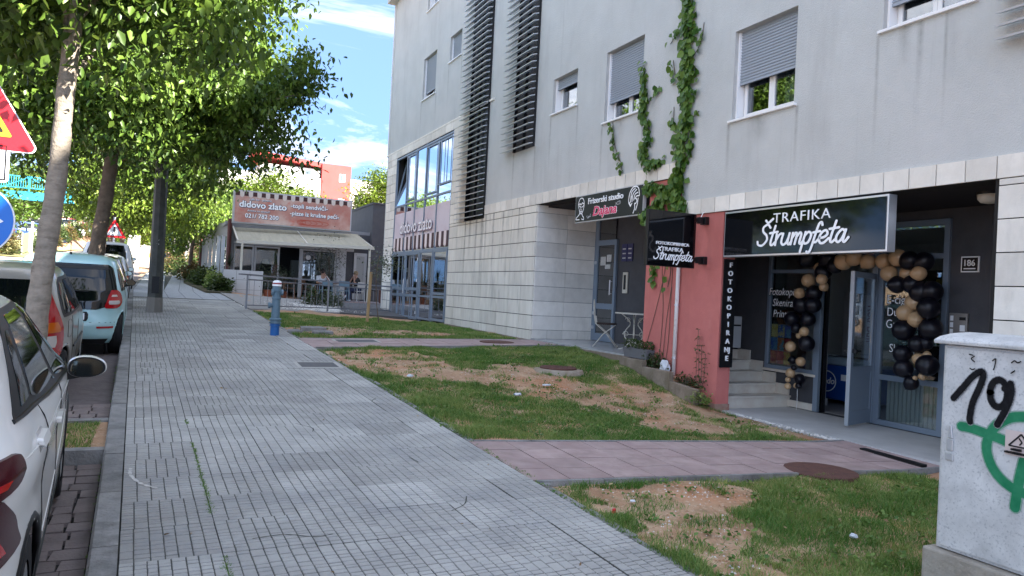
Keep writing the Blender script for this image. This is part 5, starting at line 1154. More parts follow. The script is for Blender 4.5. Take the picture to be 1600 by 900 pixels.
mb = MB(); mb.box(4.018, 4.03, 2.665, 2.70, .90, .965); mb.box(4.018, 4.03, 2.66, 2.705, .845, .885); mb.prism([(4.02, 2.668, .97), (4.02, 2.697, .97), (4.02, 2.688, 1.04), (4.02, 2.677, 1.04)], (.01, 0, 0)); mb.build('lock', ALU, UC, bevel=.003)
MB().box(4.024, 4.03, 2.60, 2.608, .37, 1.46).build('door_seam', DARKMET, UC) if False else None
SPRAY = mat('black_spray_paint', (.004, .004, .005), .75, c2=(.012, .012, .014), scale=40, spec=.15); SPRAYG = mat('green_spray_paint', (.0, .16, .065), .6, c2=(.02, .22, .10), scale=12); MARK = mat('black_marker', (.004, .004, .004), .7, spec=.2)
O = (4.028, 0, 0); ux, uy = (0, -1, 0), (0, 0, 1)
def soft(M, seed=0):
    """ragged sprayed edge: alpha breaks up with fine noise"""
    return M
def paint(name, strokes, mt, wd, lift=.0006):
    mb = MB()
    for k, q in enumerate(strokes):
        pts, w_ = q if isinstance(q, tuple) else (q, wd); ribbon(mb, [(-a, b) for a, b in pts], w_, O, ux, uy, lift+k*.0002)
    return mb.build(name, mt, UC)
SPR2 = mat('black_overspray', (.10, .10, .105), .8, c2=(.34, .345, .35), scale=130, contrast=(.42, .58)); SPG2 = mat('green_overspray', (.16, .30, .22), .8, c2=(.30, .38, .34), scale=80)
nine = [[(2.675, 1.195), (2.62, 1.265), (2.575, 1.325), (2.53, 1.36), (2.515, 1.34), (2.53, 1.28), (2.565, 1.19), (2.578, 1.11), (2.576, 1.08)], [(2.43+.045*math.cos(2*math.pi*k/12), 1.255+.072*math.sin(2*math.pi*k/12)) for k in range(13)], [(2.372, 1.315), (2.366, 1.27), (2.385, 1.19), (2.43, 1.09)], [(2.40, 1.285), (2.372, 1.305)]]
grn = [[(2.625, 1.045), (2.57, 1.045), (2.48, 1.03), (2.38, 1.01), (2.25, .96), (2.05, .93)], [(2.25, 1.16), (2.36, 1.14), (2.44, 1.08), (2.478, 1.0), (2.478, .93), (2.44, .85), (2.37, .79), (2.27, .765), (2.1, .80)], [(2.29, .93), (2.31, .82), (2.325, .68)]]
paint('green_graffiti', [(q, .064) for q in grn], SPG2, .064, .0004); paint('green_graffiti', [(q, .050) for q in grn], SPRAYG, .050, .0012)
paint('black_graffiti', [(q, .043) for q in nine], SPR2, .043, .0020); paint('black_graffiti', [(q, .034) for q in nine], SPRAY, .034, .0040)
paint('marker_digit', [[(2.595, 1.448), (2.575, 1.445)], [(2.567, 1.44), (2.583, 1.425), (2.565, 1.41)], [(2.588, 1.372), (2.575, 1.366), (2.562, 1.372)], [(2.468, 1.425), (2.452, 1.437), (2.455, 1.40), (2.461, 1.378)], [(2.37, 1.425), (2.355, 1.437), (2.34, 1.428), (2.325, 1.436)], [(2.37, 1.37), (2.352, 1.385)]], MARK, .0065, .0060)
WST = MB().box(4.0225, 4.0245, 2.24, 2.385, .945, 1.075).build('warning_sticker', mat('faded_sticker', (.60, .50, .46), .6), UC)
def tri(x, y, z, r, t): return [(x, y+r, z), (x, y-r, z), (x, y, z+r*1.6)]
mb = MB()
for a, b in (((2.365, .995), (2.305, 1.062)), ((2.305, 1.062), (2.25, .995)), ((2.365, .995), (2.25, .995))): mb.bar((4.0215, a[0], a[1]), (4.0215, b[0], b[1]), .007, .007)
mb.bar((4.0215, 2.315, 1.04), (4.0215, 2.30, 1.02), .006); mb.bar((4.0215, 2.30, 1.02), (4.0215, 2.312, 1.005), .006); mb.build('warning_sign_print', BLACK, UC)
text('print', 'OPREZ', (4.0220, 2.345, .975), ux, uy, .011, BLACK, UC, bold=.03, depth=.0005); text('print', 'POD NAPONOM', (4.0220, 2.375, .957), ux, uy, .010, BLACK, UC, bold=.03, depth=.0005)

# ---------------------------------------------------------------- creeper on the wall
def vine(name, label, paths, leaves, width, size, seed, mt=IVYM):
    t = thing(name, label, 'creeper', (FX, paths[0][0][0], paths[0][0][1])); rg = np.random.default_rng(seed); mb = MB(); P, T = [], []
    for pi, (pts, n, wds) in enumerate(zip(paths, leaves, width)):
        c = catmull([(FX-.012, a, b) for a, b in pts], 8); mb.tube(c, .006, 5)
        for k in range(n):
            q = rg.uniform(0, len(c)-1.001); i = int(q); p = c[i].lerp(c[i+1], q-i); w_ = wds[0]+(wds[1]-wds[0])*q/(len(c)-1)
            w_ *= .75+.35*math.sin(p.z*6.3)+.15*math.sin(p.z*14+1)
            off = rg.normal(0, .45); off = max(-1, min(1, off)); P.append((FX-.02-rg.uniform(0, .10)*(1-abs(off)), p.y+off*w_, p.z+rg.normal(0, .03))); T.append(rg.random()*.8)
    mb.build('stem', BARKD, t); leaf_cloud('foliage', P, size, mt, t, seed, tone=np.array(T), normal=(-1, 0, 0), lw=.85); return t
vine('creeper', 'broad dense green creeper climbing from the red wall past the window', [[(9.66, 3.1), (9.72, 3.7), (9.62, 4.4), (9.60, 5.2), (9.66, 6.0), (9.70, 7.0), (9.66, 7.8)], [(10.55, 3.15), (10.3, 3.3), (9.9, 3.5), (9.72, 3.75)], [(10.6, 3.65), (10.2, 3.6), (9.8, 3.45)], [(10.65, 3.1), (10.4, 2.95), (10.3, 2.3), (10.25, 1.9)], [(9.95, 2.9), (9.85, 2.2), (9.9, 1.9)], [(9.66, 6.3), (9.95, 6.15), (10.15, 6.0)], [(10.5, 3.2), (10.0, 3.1), (9.7, 3.15)], [(9.7, 5.2), (9.95, 5.4), (10.05, 5.7)], [(9.55, 5.6), (9.36, 5.8), (9.3, 6.1)], [(9.7, 4.3), (9.93, 4.55), (9.97, 4.9)], [(9.5, 4.6), (9.32, 4.7)], [(9.6, 6.9), (9.3, 6.7)]],
     [1150, 210, 210, 36, 12, 10, 150, 16, 14, 18, 8, 10], [(.22, .22), (.22, .22), (.16, .16), (.06, .03), (.05, .03), (.03, .02), (.12, .12), (.05, .02), (.05, .02), (.05, .02), (.03, .02), (.03, .02)], .125, 1)
vine('creeper', 'narrow green creeper reaching up beside the left shuttered window', [[(10.55, 3.98), (10.75, 4.25), (10.62, 4.6), (10.84, 5.0), (10.78, 5.3), (10.9, 5.85)], [(10.2, 4.05), (10.5, 4.0)], [(10.78, 5.1), (10.5, 5.25), (10.4, 5.35)]], [300, 30, 12], [(.15, .02), (.05, .08), (.03, .02)], .11, 2)
vine('creeper', 'thin wisp of creeper hanging above the left end of the hair sign', [[(11.42, 3.98), (11.5, 4.2), (11.7, 4.5), (11.78, 4.75), (11.83, 5.0)]], [60], [(.06, .02)], .09, 3)
mb = MB()
for pts in ([(10.5, .7), (10.2, 1.5), (10.0, 2.2), (9.95, 2.9)], [(10.05, .6), (10.0, 1.5), (10.08, 2.2), (10.1, 3)], [(9.95, .6), (9.9, 1.3), (9.8, 2.0), (9.85, 2.8)], [(9.9, .55), (9.82, 1.0), (9.8, 1.9)]): mb.tube(catmull([(FX-.01, a, b) for a, b in pts], 5), .005, 5)
cs_ = thing('creeper', 'bare brown creeper stems climbing the red wall', 'creeper', (FX, 10, .6)); mb.build('stem', BARKD, cs_)
# ---------------------------------------------------------------- hydrant, lamp post, traffic signs
HYB = mat('hydrant_grey_blue', (.10, .17, .22), .5, c2=(.14, .21, .26), scale=9); HYL = mat('hydrant_blue', (.02, .12, .36), .4); HYR = mat('hydrant_red', (.35, .03, .03), .5)
hp = (1.97, 15.0, .60)
hyd = thing('fire_hydrant', 'grey blue pillar hydrant with a brighter blue foot at the lawn corner', 'hydrant', hp)
def LV(name, prof, m_, n=20): return MB().lathe(hp, prof, n).build(name, m_, hyd, smooth=False)
LV('foot', [(.085, 0), (.085, .20), (.105, .205), (.105, .225), (.09, .23), (.09, .25)], HYL)
LV('collar', [(.115, .25), (.115, .28), (.095, .285), (.095, .31), (.115, .315), (.115, .34), (.085, .36)], HYB)
LV('barrel', [(.082, .36), (.078, .72), (.09, .73), (.09, .76), (.078, .765), (.078, .86), (.10, .875), (.10, .91), (.085, .915), (.08, .98)], HYB)
LV('cap', [(.09, .98), (.088, 1.02), (.001, 1.02)], WHITEP); LV('cap_band', [(.093, 1.02), (.093, 1.04), (.001, 1.045)], HYR); LV('cap_top', [(.085, 1.045), (.08, 1.07), (.05, 1.09), (.001, 1.095)], WHITEP)
mb = MB()
for z, s_, l_ in ((.60, -1, .15), (.86, 1, .12), (.86, -1, .10)):
    c_ = Vector(hp)+Vector((0, 0, z)); mb.tube([c_, c_+Vector((s_*(l_-.04), -.02, 0)), c_+Vector((s_*(l_-.04), -.02, 0)), c_+Vector((s_*l_, -.02, 0))], [.045, .045, .058, .058], 12)
mb.build('outlet', HYB, hyd)
POLEM = mat('dark_green_grey_pole', (.040, .046, .042), .55, c2=(.07, .078, .073), scale=5, bump=.2, bscale=40); overlay(POLEM, (.17, .17, .15), 3, .60, .72, (2, 2, .5), .6, 3)
lp = thing('lamp_post', 'thick dark octagonal lamp post standing in the grey sidewalk', 'lamp post', (-.22, 19.5, sz(19.5)))
MB().tube([(-.22, 19.5, sz(19.5)), (-.22, 19.5, 6), (-.21, 19.5, 12)], [.165, .135, .09], 8).build('pole', POLEM, lp); MB().tube([(-.22, 19.5, sz(19.5)), (-.22, 19.5, sz(19.5)+.35)], [.185, .172], 8).build('base_sleeve', mat('concrete_sleeve', (.20, .19, .17), .9), lp)
MB().box(-.30, -.14, 19.335, 19.35, 1.25, 1.65).build('hatch', DARKMET, lp); MB().tube([(-.21, 19.5, 11.9), (-.9, 19.5, 12.3), (-1.8, 19.5, 12.4)], .05, 8).build('arm', POLEM, lp); MB().box(-2.5, -1.8, 19.35, 19.65, 12.33, 12.47).build('lamp_head', ALU, lp, bevel=.03)
MB().prism([(-.24, 19.355, 2.42), (-.19, 19.355, 2.40), (-.21, 19.355, 2.46), (-.19, 19.355, 2.54)], (0, -.004, 0)).build('sticker', WHITEP, lp)
SRED = mat('sign_red', (.55, .012, .02), .35); SYEL = mat('sign_yellow', (.75, .38, .015), .4); SBLU = mat('sign_blue', (.005, .14, .55), .35); SBK = mat('sign_black', (.005, .005, .005), .5); SWH = mat('sign_white', (.80, .81, .82), .4)
def rtri(cx, cz, side, rr, y, n=6):
    """equilateral triangle with rounded corners, in the plane of constant y"""
    hgt = side*math.sqrt(3)/2; P = [(cx-side/2, cz-hgt/3), (cx+side/2, cz-hgt/3), (cx, cz+2*hgt/3)]; out = []
    for i, (px, pz) in enumerate(P):
        dx, dz = cx-px, cz-pz; d = math.hypot(dx, dz); qx, qz = px+dx/d*2*rr, pz+dz/d*2*rr; a0 = math.atan2(-dz, -dx)
        for k in range(n+1): t = a0-math.pi/3+2*math.pi/3*k/n; out.append((qx+rr*math.cos(t), y, qz+rr*math.sin(t)))
    return out
sp = thing('traffic_sign_post', 'post with roadworks triangle, white arrow panel and blue disc beside the near trunk', 'traffic sign', (-1.41, 7.34, .22))
MB().tube([(-1.41, 7.34, .2), (-1.41, 7.34, 3.35)], .03, 10).build('post', ALU, sp)
tz = 2.88
tg = MB().prism(rtri(-1.41, tz, .90, .045, 7.300), (0, -.012, 0)).build('triangle_plate', SWH, sp)
MB().prism(rtri(-1.41, tz, .87, .04, 7.287), (0, -.003, 0)).build('red_face', SRED, tg); MB().prism(rtri(-1.41, tz, .50, .012, 7.283), (0, -.003, 0)).build('yellow_face', SYEL, tg)
MB().prism(rtri(-1.41, tz, .38, .01, 7.279), (0, -.002, 0)).build('black_symbol', SBK, tg)
def rrect(x0, x1, z0, z1, r, y, n=4):
    out = []
    for cx, cz, a in ((x1-r, z1-r, 0), (x0+r, z1-r, 90), (x0+r, z0+r, 180), (x1-r, z0+r, 270)):
        for k in range(n+1): t = R(a+90*k/n); out.append((cx+r*math.cos(t), y, cz+r*math.sin(t)))
    return out
ar = MB().prism(rrect(-1.72, -1.175, 2.36, 2.685, .03, 7.30), (0, -.01, 0)).build('arrow_panel', SWH, sp)
f_ = MB()
for (a, b, c, d) in ((-1.70, -1.195, 2.38, 2.39), (-1.70, -1.195, 2.655, 2.665), (-1.70, -1.69, 2.39, 2.655), (-1.205, -1.195, 2.39, 2.655)): f_.box(a, b, 7.284, 7.289, c, d)
f_.prism([(-1.65, 7.289, 2.50), (-1.40, 7.289, 2.50), (-1.40, 7.289, 2.43), (-1.24, 7.289, 2.525), (-1.40, 7.289, 2.62), (-1.40, 7.289, 2.55), (-1.65, 7.289, 2.55)], (0, -.004, 0)); f_.build('black_arrow', SBK, ar)
def dsc(cx, cz, r, y, n=40): return [(cx+r*math.cos(2*math.pi*k/n), y, cz+r*math.sin(2*math.pi*k/n)) for k in range(n)]
bd = MB().prism(dsc(-1.41, 2.04, .30, 7.30), (0, -.012, 0)).build('disc_plate', SWH, sp); MB().prism(dsc(-1.41, 2.04, .288, 7.287), (0, -.003, 0)).build('blue_face', SBLU, bd)
MB().prism([(-1.62, 7.283, 2.0), (-1.34, 7.283, 2.0), (-1.34, 7.283, 1.93), (-1.19, 7.283, 2.04), (-1.34, 7.283, 2.15), (-1.34, 7.283, 2.08), (-1.62, 7.283, 2.08)], (0, -.003, 0)).build('white_arrow', SWH, bd)
sp.location.x -= .045
ps = thing('crossing_sign', 'red and white triangular pedestrian crossing sign beyond the row of trunks', 'traffic sign', (-1.95, 33, .9))
MB().tube([(-1.93, 33.03, 1.0), (-1.95, 33.03, 3.9)], .035, 8).build('post', SWH, ps)
pc_ = (-1.94, 3.34); tp = MB().prism(rtri(*pc_, .84, .03, 33), (0, -.012, 0)).build('plate', SRED, ps); MB().prism(rtri(pc_[0], pc_[1], .56, .008, 32.987), (0, -.003, 0)).build('white_face', SWH, tp)
mb = MB(); x, z, y = pc_[0], pc_[1], 32.98
mb.prism(dsc(x+.0, z+.16, .035, y, 10), (0, -.004, 0))
for a, b, w_ in (((0, .13), (-.01, .0), .06), ((-.01, .02), (-.09, -.13), .035), ((0, .02), (.06, -.12), .035), ((0, .10), (-.08, .03), .025), ((0, .1), (.07, .03), .025)): mb.bar((x+a[0], y-.002, z+a[1]), (x+b[0], y-.002, z+b[1]), w_, .004)
for k in range(3): mb.bar((x-.02+.09*k, y-.002, z-.15), (x-.02+.09*k-.03, y-.002, z-.12), .03, .004)
mb.build('walker_symbol', SBK, tp)

# ---------------------------------------------------------------- trees
def tree(name, label, trunk, radii, crown, nclump, nleaf, size, mt, bark, seed, limbs=9, group=None, rclump=.42, zmin=None, droop=.75):
    """trunk: points; crown: list of (centre, radii) ellipsoids; leaves hang in clumps through the crown's volume"""
    t = thing(name, label, 'tree', trunk[0], group); rg = np.random.default_rng(seed); rr = random.Random(seed)
    c = catmull(trunk, 8); rs = [radii[0]+(radii[1]-radii[0])*i/(len(c)-1) for i in range(len(c))]; rs = [r*(1+.05*math.sin(i*1.7)) for i, r in enumerate(rs)]; rs[0] *= 1.25
    MB().tube(c, rs, 14).build('trunk', bark, t, smooth=True)
    P, T = [], []; vols = np.array([r[0]*r[1]*r[2] for _, r in crown]); vols = vols**.7; vols = vols/vols.sum(); tips = []
    for k in range(nclump):
        j = rg.choice(len(crown), p=vols); cc, cr = crown[j]; d = rg.normal(0, 1, 3); d /= np.linalg.norm(d); rad = rg.uniform(.12, 1)**.42
        lump_ = 1+.16*math.sin(d[0]*5+seed)+.13*math.sin(d[1]*6+2*seed)+.1*math.sin(d[2]*8); q = np.array(cc)+d*rad*lump_*np.array(cr)
        if zmin and q[2] < zmin+rg.uniform(0, .4): q[2] = zmin+rg.uniform(0, .5)
        n = int(nleaf/nclump*rg.uniform(.5, 1.5)); s_ = rclump*rg.uniform(.6, 1.3); L_ = rg.normal(0, 1, (n, 3))*np.array([s_, s_, s_*.75])+q; P.append(L_); T.append(np.clip(rg.uniform(.0, .55)+rg.random(n)*.5, 0, 1)); tips.append(q)
    P = np.concatenate(P); T = np.concatenate(T); o = leaf_cloud('crown', P, size, mt, t, seed, tone=T, droop=droop)
    mb = MB(); top = Vector(c[-1]); tips.sort(key=lambda q: rr.random())
    for k in range(limbs):
        q = Vector(tips[k]); st = c[int(len(c)*rr.uniform(.72, .99))]; mid = st.lerp(q, .5)+Vector((rr.uniform(-.2, .2), rr.uniform(-.2, .2), rr.uniform(.1, .5))); mb.tube(catmull([st, mid, q], 5), [radii[1]*.42*(1-i/11)**1.3+.006 for i in range(11)], 6)
    mb.build('limb', bark, t, smooth=True)
    mb = MB()
    for q in tips[limbs:limbs+120]:
        a = Vector(q)+Vector((rr.uniform(-.7, .7), rr.uniform(-.7, .7), rr.uniform(.0, .5))); mb.tube([a, Vector(q)], [.012, .005], 4, cap=False)
    mb.build('twig', bark, t)['kind'] = 'stuff'; return t
G_ = 'street trees along the parking bay'
tree('street_tree', 'nearest street tree with a pale smooth leaning trunk behind the white car', [(-1.03, 7.5, .2), (-1.0, 7.5, 1.1), (-.965, 7.5, 1.7), (-.90, 7.5, 2.5), (-.865, 7.5, 3.4), (-.80, 7.5, 4.3)], (.098, .062), [((-1.2, 7.9, 5.7), (1.9, 2.4, 1.9)), ((-2.0, 8.4, 4.7), (1.4, 1.6, .9)), ((-.25, 8.4, 4.9), (.75, 1.3, .9)), ((-.95, 7.2, 4.15), (1.1, .9, .5)), ((-1.0, 6.1, 6.3), (1.5, 1.5, 1.2))], 500, 46000, .115, LEAFM, BARK, 3, limbs=9, group=G_, rclump=.30, zmin=3.66)
tree('street_tree', 'big dark trunked street tree with the wide crown over the sidewalk', [(-1.35, 18.2, .7), (-1.38, 18.1, 2.0), (-1.25, 18.1, 3.4), (-1.15, 18, 4.6), (-1.0, 18, 6.2)], (.17, .11), [((-1.4, 17.4, 6.8), (3.4, 3.8, 2.8)), ((.35, 17.0, 6.9), (1.6, 2.2, 2.4)), ((1.0, 16.8, 5.2), (1.45, 1.7, 1.3)), ((1.75, 16.9, 5.9), (1.0, 1.4, .8)), ((-3.7, 16.8, 6.6), (2.1, 2.3, 1.6)), ((-1.0, 15.8, 5.2), (2.2, 1.9, 1.2))], 660, 88000, .138, LEAFM, BARKD, 5, limbs=22, group=G_, rclump=.31, zmin=3.5)
tree('street_tree', 'third street tree in the row, its slim trunk behind the big dark one', [(-2.0, 28.2, 1.0), (-2.0, 28.1, 2.6), (-1.9, 28.1, 4.2), (-1.7, 28, 6)], (.14, .10), [((-1.9, 27.5, 7.0), (3.2, 3.6, 2.6)), ((.3, 27, 5.8), (1.6, 2.0, 1.4)), ((-3.9, 27, 7.6), (2.0, 2.4, 1.9))], 380, 36000, .19, LEAFM, BARKD, 6, limbs=14, group=G_, rclump=.42, zmin=4.1)
tree('street_tree', 'fourth street tree in the row with a sunny yellow green crown', [(-2.4, 38.4, 1.2), (-2.4, 38.4, 3.2), (-2.2, 38.4, 5)], (.14, .10), [((-2.0, 38.4, 5.9), (2.8, 3.2, 1.8)), ((.3, 38, 5.2), (1.6, 2, 1.1))], 300, 22000, .18, LEAFY, BARKD, 7, limbs=10, group=G_, rclump=.45, zmin=4.2)
tree('street_tree', 'farthest street tree of the row, yellow green beyond the lamp post', [(-2.6, 52, 1.6), (-2.6, 52, 4), (-2.5, 52, 6)], (.15, .10), [((-2.2, 52, 6.2), (3.0, 3.4, 1.9)), ((1.0, 53, 6.0), (2.0, 2.4, 1.6))], 280, 17000, .22, LEAFY, BARKD, 8, limbs=8, group=G_, rclump=.5, zmin=4.6)
G2 = 'trees on the far side of the road'
for k, (x, y, r_, hh) in enumerate(((-11.2, 58, 2.4, 3.1), (-15.5, 63, 2.8, 3.2), (-11.5, 74, 3.2, 5.0), (-20, 70, 4.2, 5.6), (-9.5, 92, 3.6, 5.0), (-15, 98, 4.5, 6.0))):
    z0 = hz(x, y); lab = ('round dark crowned tree behind the blue disc', 'broad tree left of the near trunk across the road', 'round tree over the far parked cars', 'large tree farthest left across the road', 'small round tree far up the road by the fence', 'wide tree at the top of the road')[k]
    tree('roadside_tree', lab, [(x, y, z0), (x, y, z0+1.4), (x+.1, y, z0+2.4)], (.16, .12), [((x, y, z0+hh*.68), (r_, r_, r_*.62))], 130, 7500, .26, LEAFM, BARKD, 20+k, limbs=6, group=G2, rclump=.45, droop=.3)
tree('garden_tree', 'sunny green tree rising behind the bakery sign', [(9, 66, 2), (9, 66, 5), (9, 66, 8)], (.2, .15), [((7.8, 66, 8.6), (3.2, 3.2, 2.3)), ((5.2, 66, 8.0), (2.4, 2.6, 2.0)), ((10.6, 66, 8.0), (1.8, 2, 1.9))], 380, 26000, .24, LEAFY, BARKD, 31, limbs=8, rclump=.5, droop=.2)
tree('garden_tree', 'sunny green tree beside the corner of the grey building', [(15.6, 56, 2), (15.6, 56, 5), (15.4, 56, 8)], (.2, .15), [((15.2, 56, 8.3), (2.4, 2.6, 2.6)), ((14.0, 56, 6.8), (1.6, 2, 1.8)), ((17, 56, 9.5), (2.4, 2.6, 2.0))], 300, 20000, .22, LEAFY, BARKD, 32, limbs=8, rclump=.45, droop=.2)
tree('garden_tree', 'yellow green tree beyond the end of the sidewalk', [(1.2, 84, 2.7), (1.2, 84, 5)], (.2, .15), [((1.0, 84, 6.6), (4.2, 3.2, 2.6)), ((-2.4, 82, 7.0), (3, 3, 2.5))], 260, 15000, .28, LEAFY, BARKD, 33, limbs=6, rclump=.5, droop=.2)
tree('garden_tree', 'dark overhanging tree beside the long side of the bakery', [(1.15, 44, 1.6), (1.2, 43.5, 3.5), (1.6, 43, 5)], (.12, .08), [((1.7, 42.0, 5.3), (1.7, 3.4, 1.5)), ((.6, 45.5, 4.6), (1.1, 1.8, 1.5))], 230, 13000, .16, LEAFM, BARKD, 34, limbs=8, rclump=.35)
# young staked olive tree on the lawn
yt = thing('young_tree', 'thin young olive tree tied to a pale wooden stake on the lawn', 'tree', (4.95, 19.0, .69)); MB().tube([(4.80, 19.0, .69), (4.84, 19.0, 2.05)], .04, 10).build('stake', WOODM, yt)
MB().tube(catmull([(5.12, 19, .69), (5.02, 19, 1.3), (4.98, 19, 2.0), (5.05, 19, 2.5)], 5), .013, 6).build('trunk', BARKD, yt); rgq = np.random.default_rng(4); leaf_cloud('crown', rgq.normal(0, 1, (420, 3))*[.20, .2, .20]+[5.2, 19, 2.3], .07, OLIVEM, yt, 4, droop=-.1); MB().tube([(4.80, 19, 1.6), (5.0, 19, 1.55)], .01, 5).build('tie', BLACK, yt)

# ---------------------------------------------------------------- cars
TYRE = mat('tyre_rubber', (.010, .010, .011), .85, bump=.6, bscale=70); RIM = mat('wheel_rim', (.38, .39, .40), .35, .7); CGL = mat('dark_car_glass', (.004, .006, .006), .04, spec=.5); REDL = mat('tail_light_red', (.42, .006, .010), .12, coat=.5); DKRED = mat('smoked_tail_light', (.05, .0012, .006), .22, coat=0, spec=.35); CLR = mat('clear_lamp', (.62, .56, .52), .15, coat=.6); ORG = mat('indicator_orange', (.60, .13, .01), .15, coat=.5); MIRG = mat('mirror_glass', (.10, .12, .12), .04, 1.0); TRIM = mat('black_trim', (.006, .006, .007), .45)
def carpaint(name, c, metal=0., rough=.28): return mat(name, c, rough, metal, coat=.55, spec=.5)
class Car:
    def __init__(s, name, label, loc, rz, L, W, Ht, rear, front, wid, n, paint, zb, nl=5.0, group=None):
        s.t = thing(name, label, 'car', loc, group, rz); s.L, s.W, s.Ht, s.n = L, W, Ht, n; s.rear, s.front, s.wid, s.paint, s.zb = rear, front, wid, paint, zb
    def f(s, tab, z): zz, vv = zip(*tab); return float(np.interp(z, zz, vv))
    def geo(s, z): r, f, w = s.f(s.rear, z), s.f(s.front, z), s.f(s.wid, z); return (r+f)/2, (f-r)/2, w
    def pt(s, a, z, off=0.):
        """point of the body at plan angle a (degrees; 0 front, 90 left, 180 rear, 270 right)"""
        xc, ax, w = s.geo(z); c, sn = math.cos(R(a)), math.sin(R(a)); e = 2/s.n
        x = xc+(ax+off)*math.copysign(abs(c)**e, c); y = (w+off)*math.copysign(abs(sn)**e, sn); return Vector((x, y, z))
    def ax(s, x, z, side=-1):
        xc, ax, w = s.geo(z); t = max(-1, min(1, (x-xc)/ax)); c = math.copysign(abs(t)**(s.n/2), t); a = math.degrees(math.acos(max(-1, min(1, c)))); return a if side > 0 else 360-a
    def ay(s, y, z):
        xc, ax, w = s.geo(z); t = max(-1, min(1, y/w)); sn = math.copysign(abs(t)**(s.n/2), t); return 180-math.degrees(math.asin(sn))
    def body(s, wheels, wr, zs=None, nseg=120):
        z0 = s.wid[0][0]; zt = s.Ht; zs = list(np.linspace(z0, zt-.09, 30))+[zt-.065, zt-.04, zt-.02, zt-.008]; mb = MB(); rows = []
        for k, z in enumerate(zs):
            sh = max(0, z-(zt-.09))/.09; row = []
            for i in range(nseg):
                p = s.pt(360*i/nseg, z)
                if sh: xc, ax, w = s.geo(z); f = 1-.16*sh**2.2; p = Vector((xc+(p.x-xc)*f, p.y*f, z))
                row.append(p)
            rows.append(row)
        xc, _, _ = s.geo(zt); top = [Vector((xc+(p.x-xc)*.55, p.y*.55, zt+.008)) for p in rows[-1]]; top2 = [Vector((xc+(p.x-xc)*.1, p.y*.1, zt+.014)) for p in rows[-1]]; rows += [top, top2]
        for row in rows: mb.v.extend([tuple(p) for p in row])
        for k in range(len(rows)-1):
            for i in range(nseg):
                j = (i+1) % nseg; c = (rows[k][i]+rows[k+1][j])/2
                if any(abs(c.y) > s.W/2-.28 and (c.x-wx)**2+(c.z-wr)**2 < (wr+.055)**2 for wx in wheels): continue
                mb.f.append((k*nseg+i, k*nseg+j, (k+1)*nseg+j, (k+1)*nseg+i)); mb.m.append(0)
        b = len(rows)-1; mb.f.append(tuple(b*nseg+i for i in range(nseg))); mb.m.append(0)
        o = mb.build('body', s.paint, s.t, local=True); autosmooth(o.data, 50)
        s.bodyo = o
        u = MB(); u.box(.25, s.L-.25, -s.W/2+.25, s.W/2-.25, z0-.02, .55)
        for wx in wheels:
            for sd in (-1, 1): u.tube([(wx, sd*(s.W/2-.26), wr), (wx, sd*(s.W/2-.27), wr)], wr+.07, 20)
        for wx in wheels: u.box(wx-wr-.05, wx+wr+.05, -s.W/2+.24, s.W/2-.24, z0, wr*2+.1)
        u.build('underbody', TRIM, s.t, local=True)
        for wx in wheels:   # arch lips
            for sd in (-1, 1):
                P = []
                for k in range(15):
                    a = math.pi*(-.12+1.24*k/14); x, z = wx+(wr+.058)*math.cos(a), max(z0, wr+(wr+.058)*math.sin(a)); ww = s.f(s.wid, z); P.append((x, sd*(s.pt(s.ax(x, z, sd), z).y*sd-.008), z))
                MB().tube(P, .017, 6).build('wheel_arch', s.archm if hasattr(s, 'archm') else s.paint, s.t, local=True, smooth=True)
        for wx in wheels:
            for sd in (-1, 1):
                ro = s.W/2-.035; wd = .19; c = Vector((wx, sd*(ro-wd), wr)); prof = [(wr*.62, 0), (wr*.93, 0), (wr, .03), (wr, wd-.03), (wr*.94, wd), (wr*.66, wd)]
                mb = MB(); n = 28
                for r_, d in prof:
                    for k in range(n): a = 2*math.pi*k/n; mb.v.append((wx+r_*math.cos(a), sd*(ro-wd+d), wr+r_*math.sin(a)))
                for i in range(len(prof)-1):
                    for k in range(n): k2 = (k+1) % n; mb.f.append((i*n+k, i*n+k2, (i+1)*n+k2, (i+1)*n+k)); mb.m.append(0)
                w_ = mb.build('wheel', TYRE, s.t, local=True, smooth=True); gr = MB()
                for dd in (.05, .095, .14): gr.tube([(wx, sd*(ro-wd+dd-.003), wr), (wx, sd*(ro-wd+dd+.003), wr)], wr+.001, 28)
                gr.build('tread_groove', BLACK, w_, local=True)
                rm = MB(); rm.tube([(wx, sd*(ro-.06), wr), (wx, sd*(ro-.05), wr)], wr*.62, 24)
                rm.build('rim_back', DARKMET, w_, local=True); rm = MB()
                for k in range(10):
                    a = 2*math.pi*k/10; rm.bar((wx+.05*math.cos(a), sd*(ro-.03), wr+.05*math.sin(a)), (wx+wr*.62*math.cos(a), sd*(ro-.03), wr+wr*.62*math.sin(a)), .035, .02)
                rm.tube([(wx, sd*(ro-.05), wr), (wx, sd*(ro-.015), wr)], .06, 12)
                ring = [(wx+wr*.64*math.cos(2*math.pi*k/24), sd*(ro-.02), wr+wr*.64*math.sin(2*math.pi*k/24)) for k in range(25)]; rm.tube(ring, .014, 6, cap=False); rm.build('rim', RIM, w_, local=True)
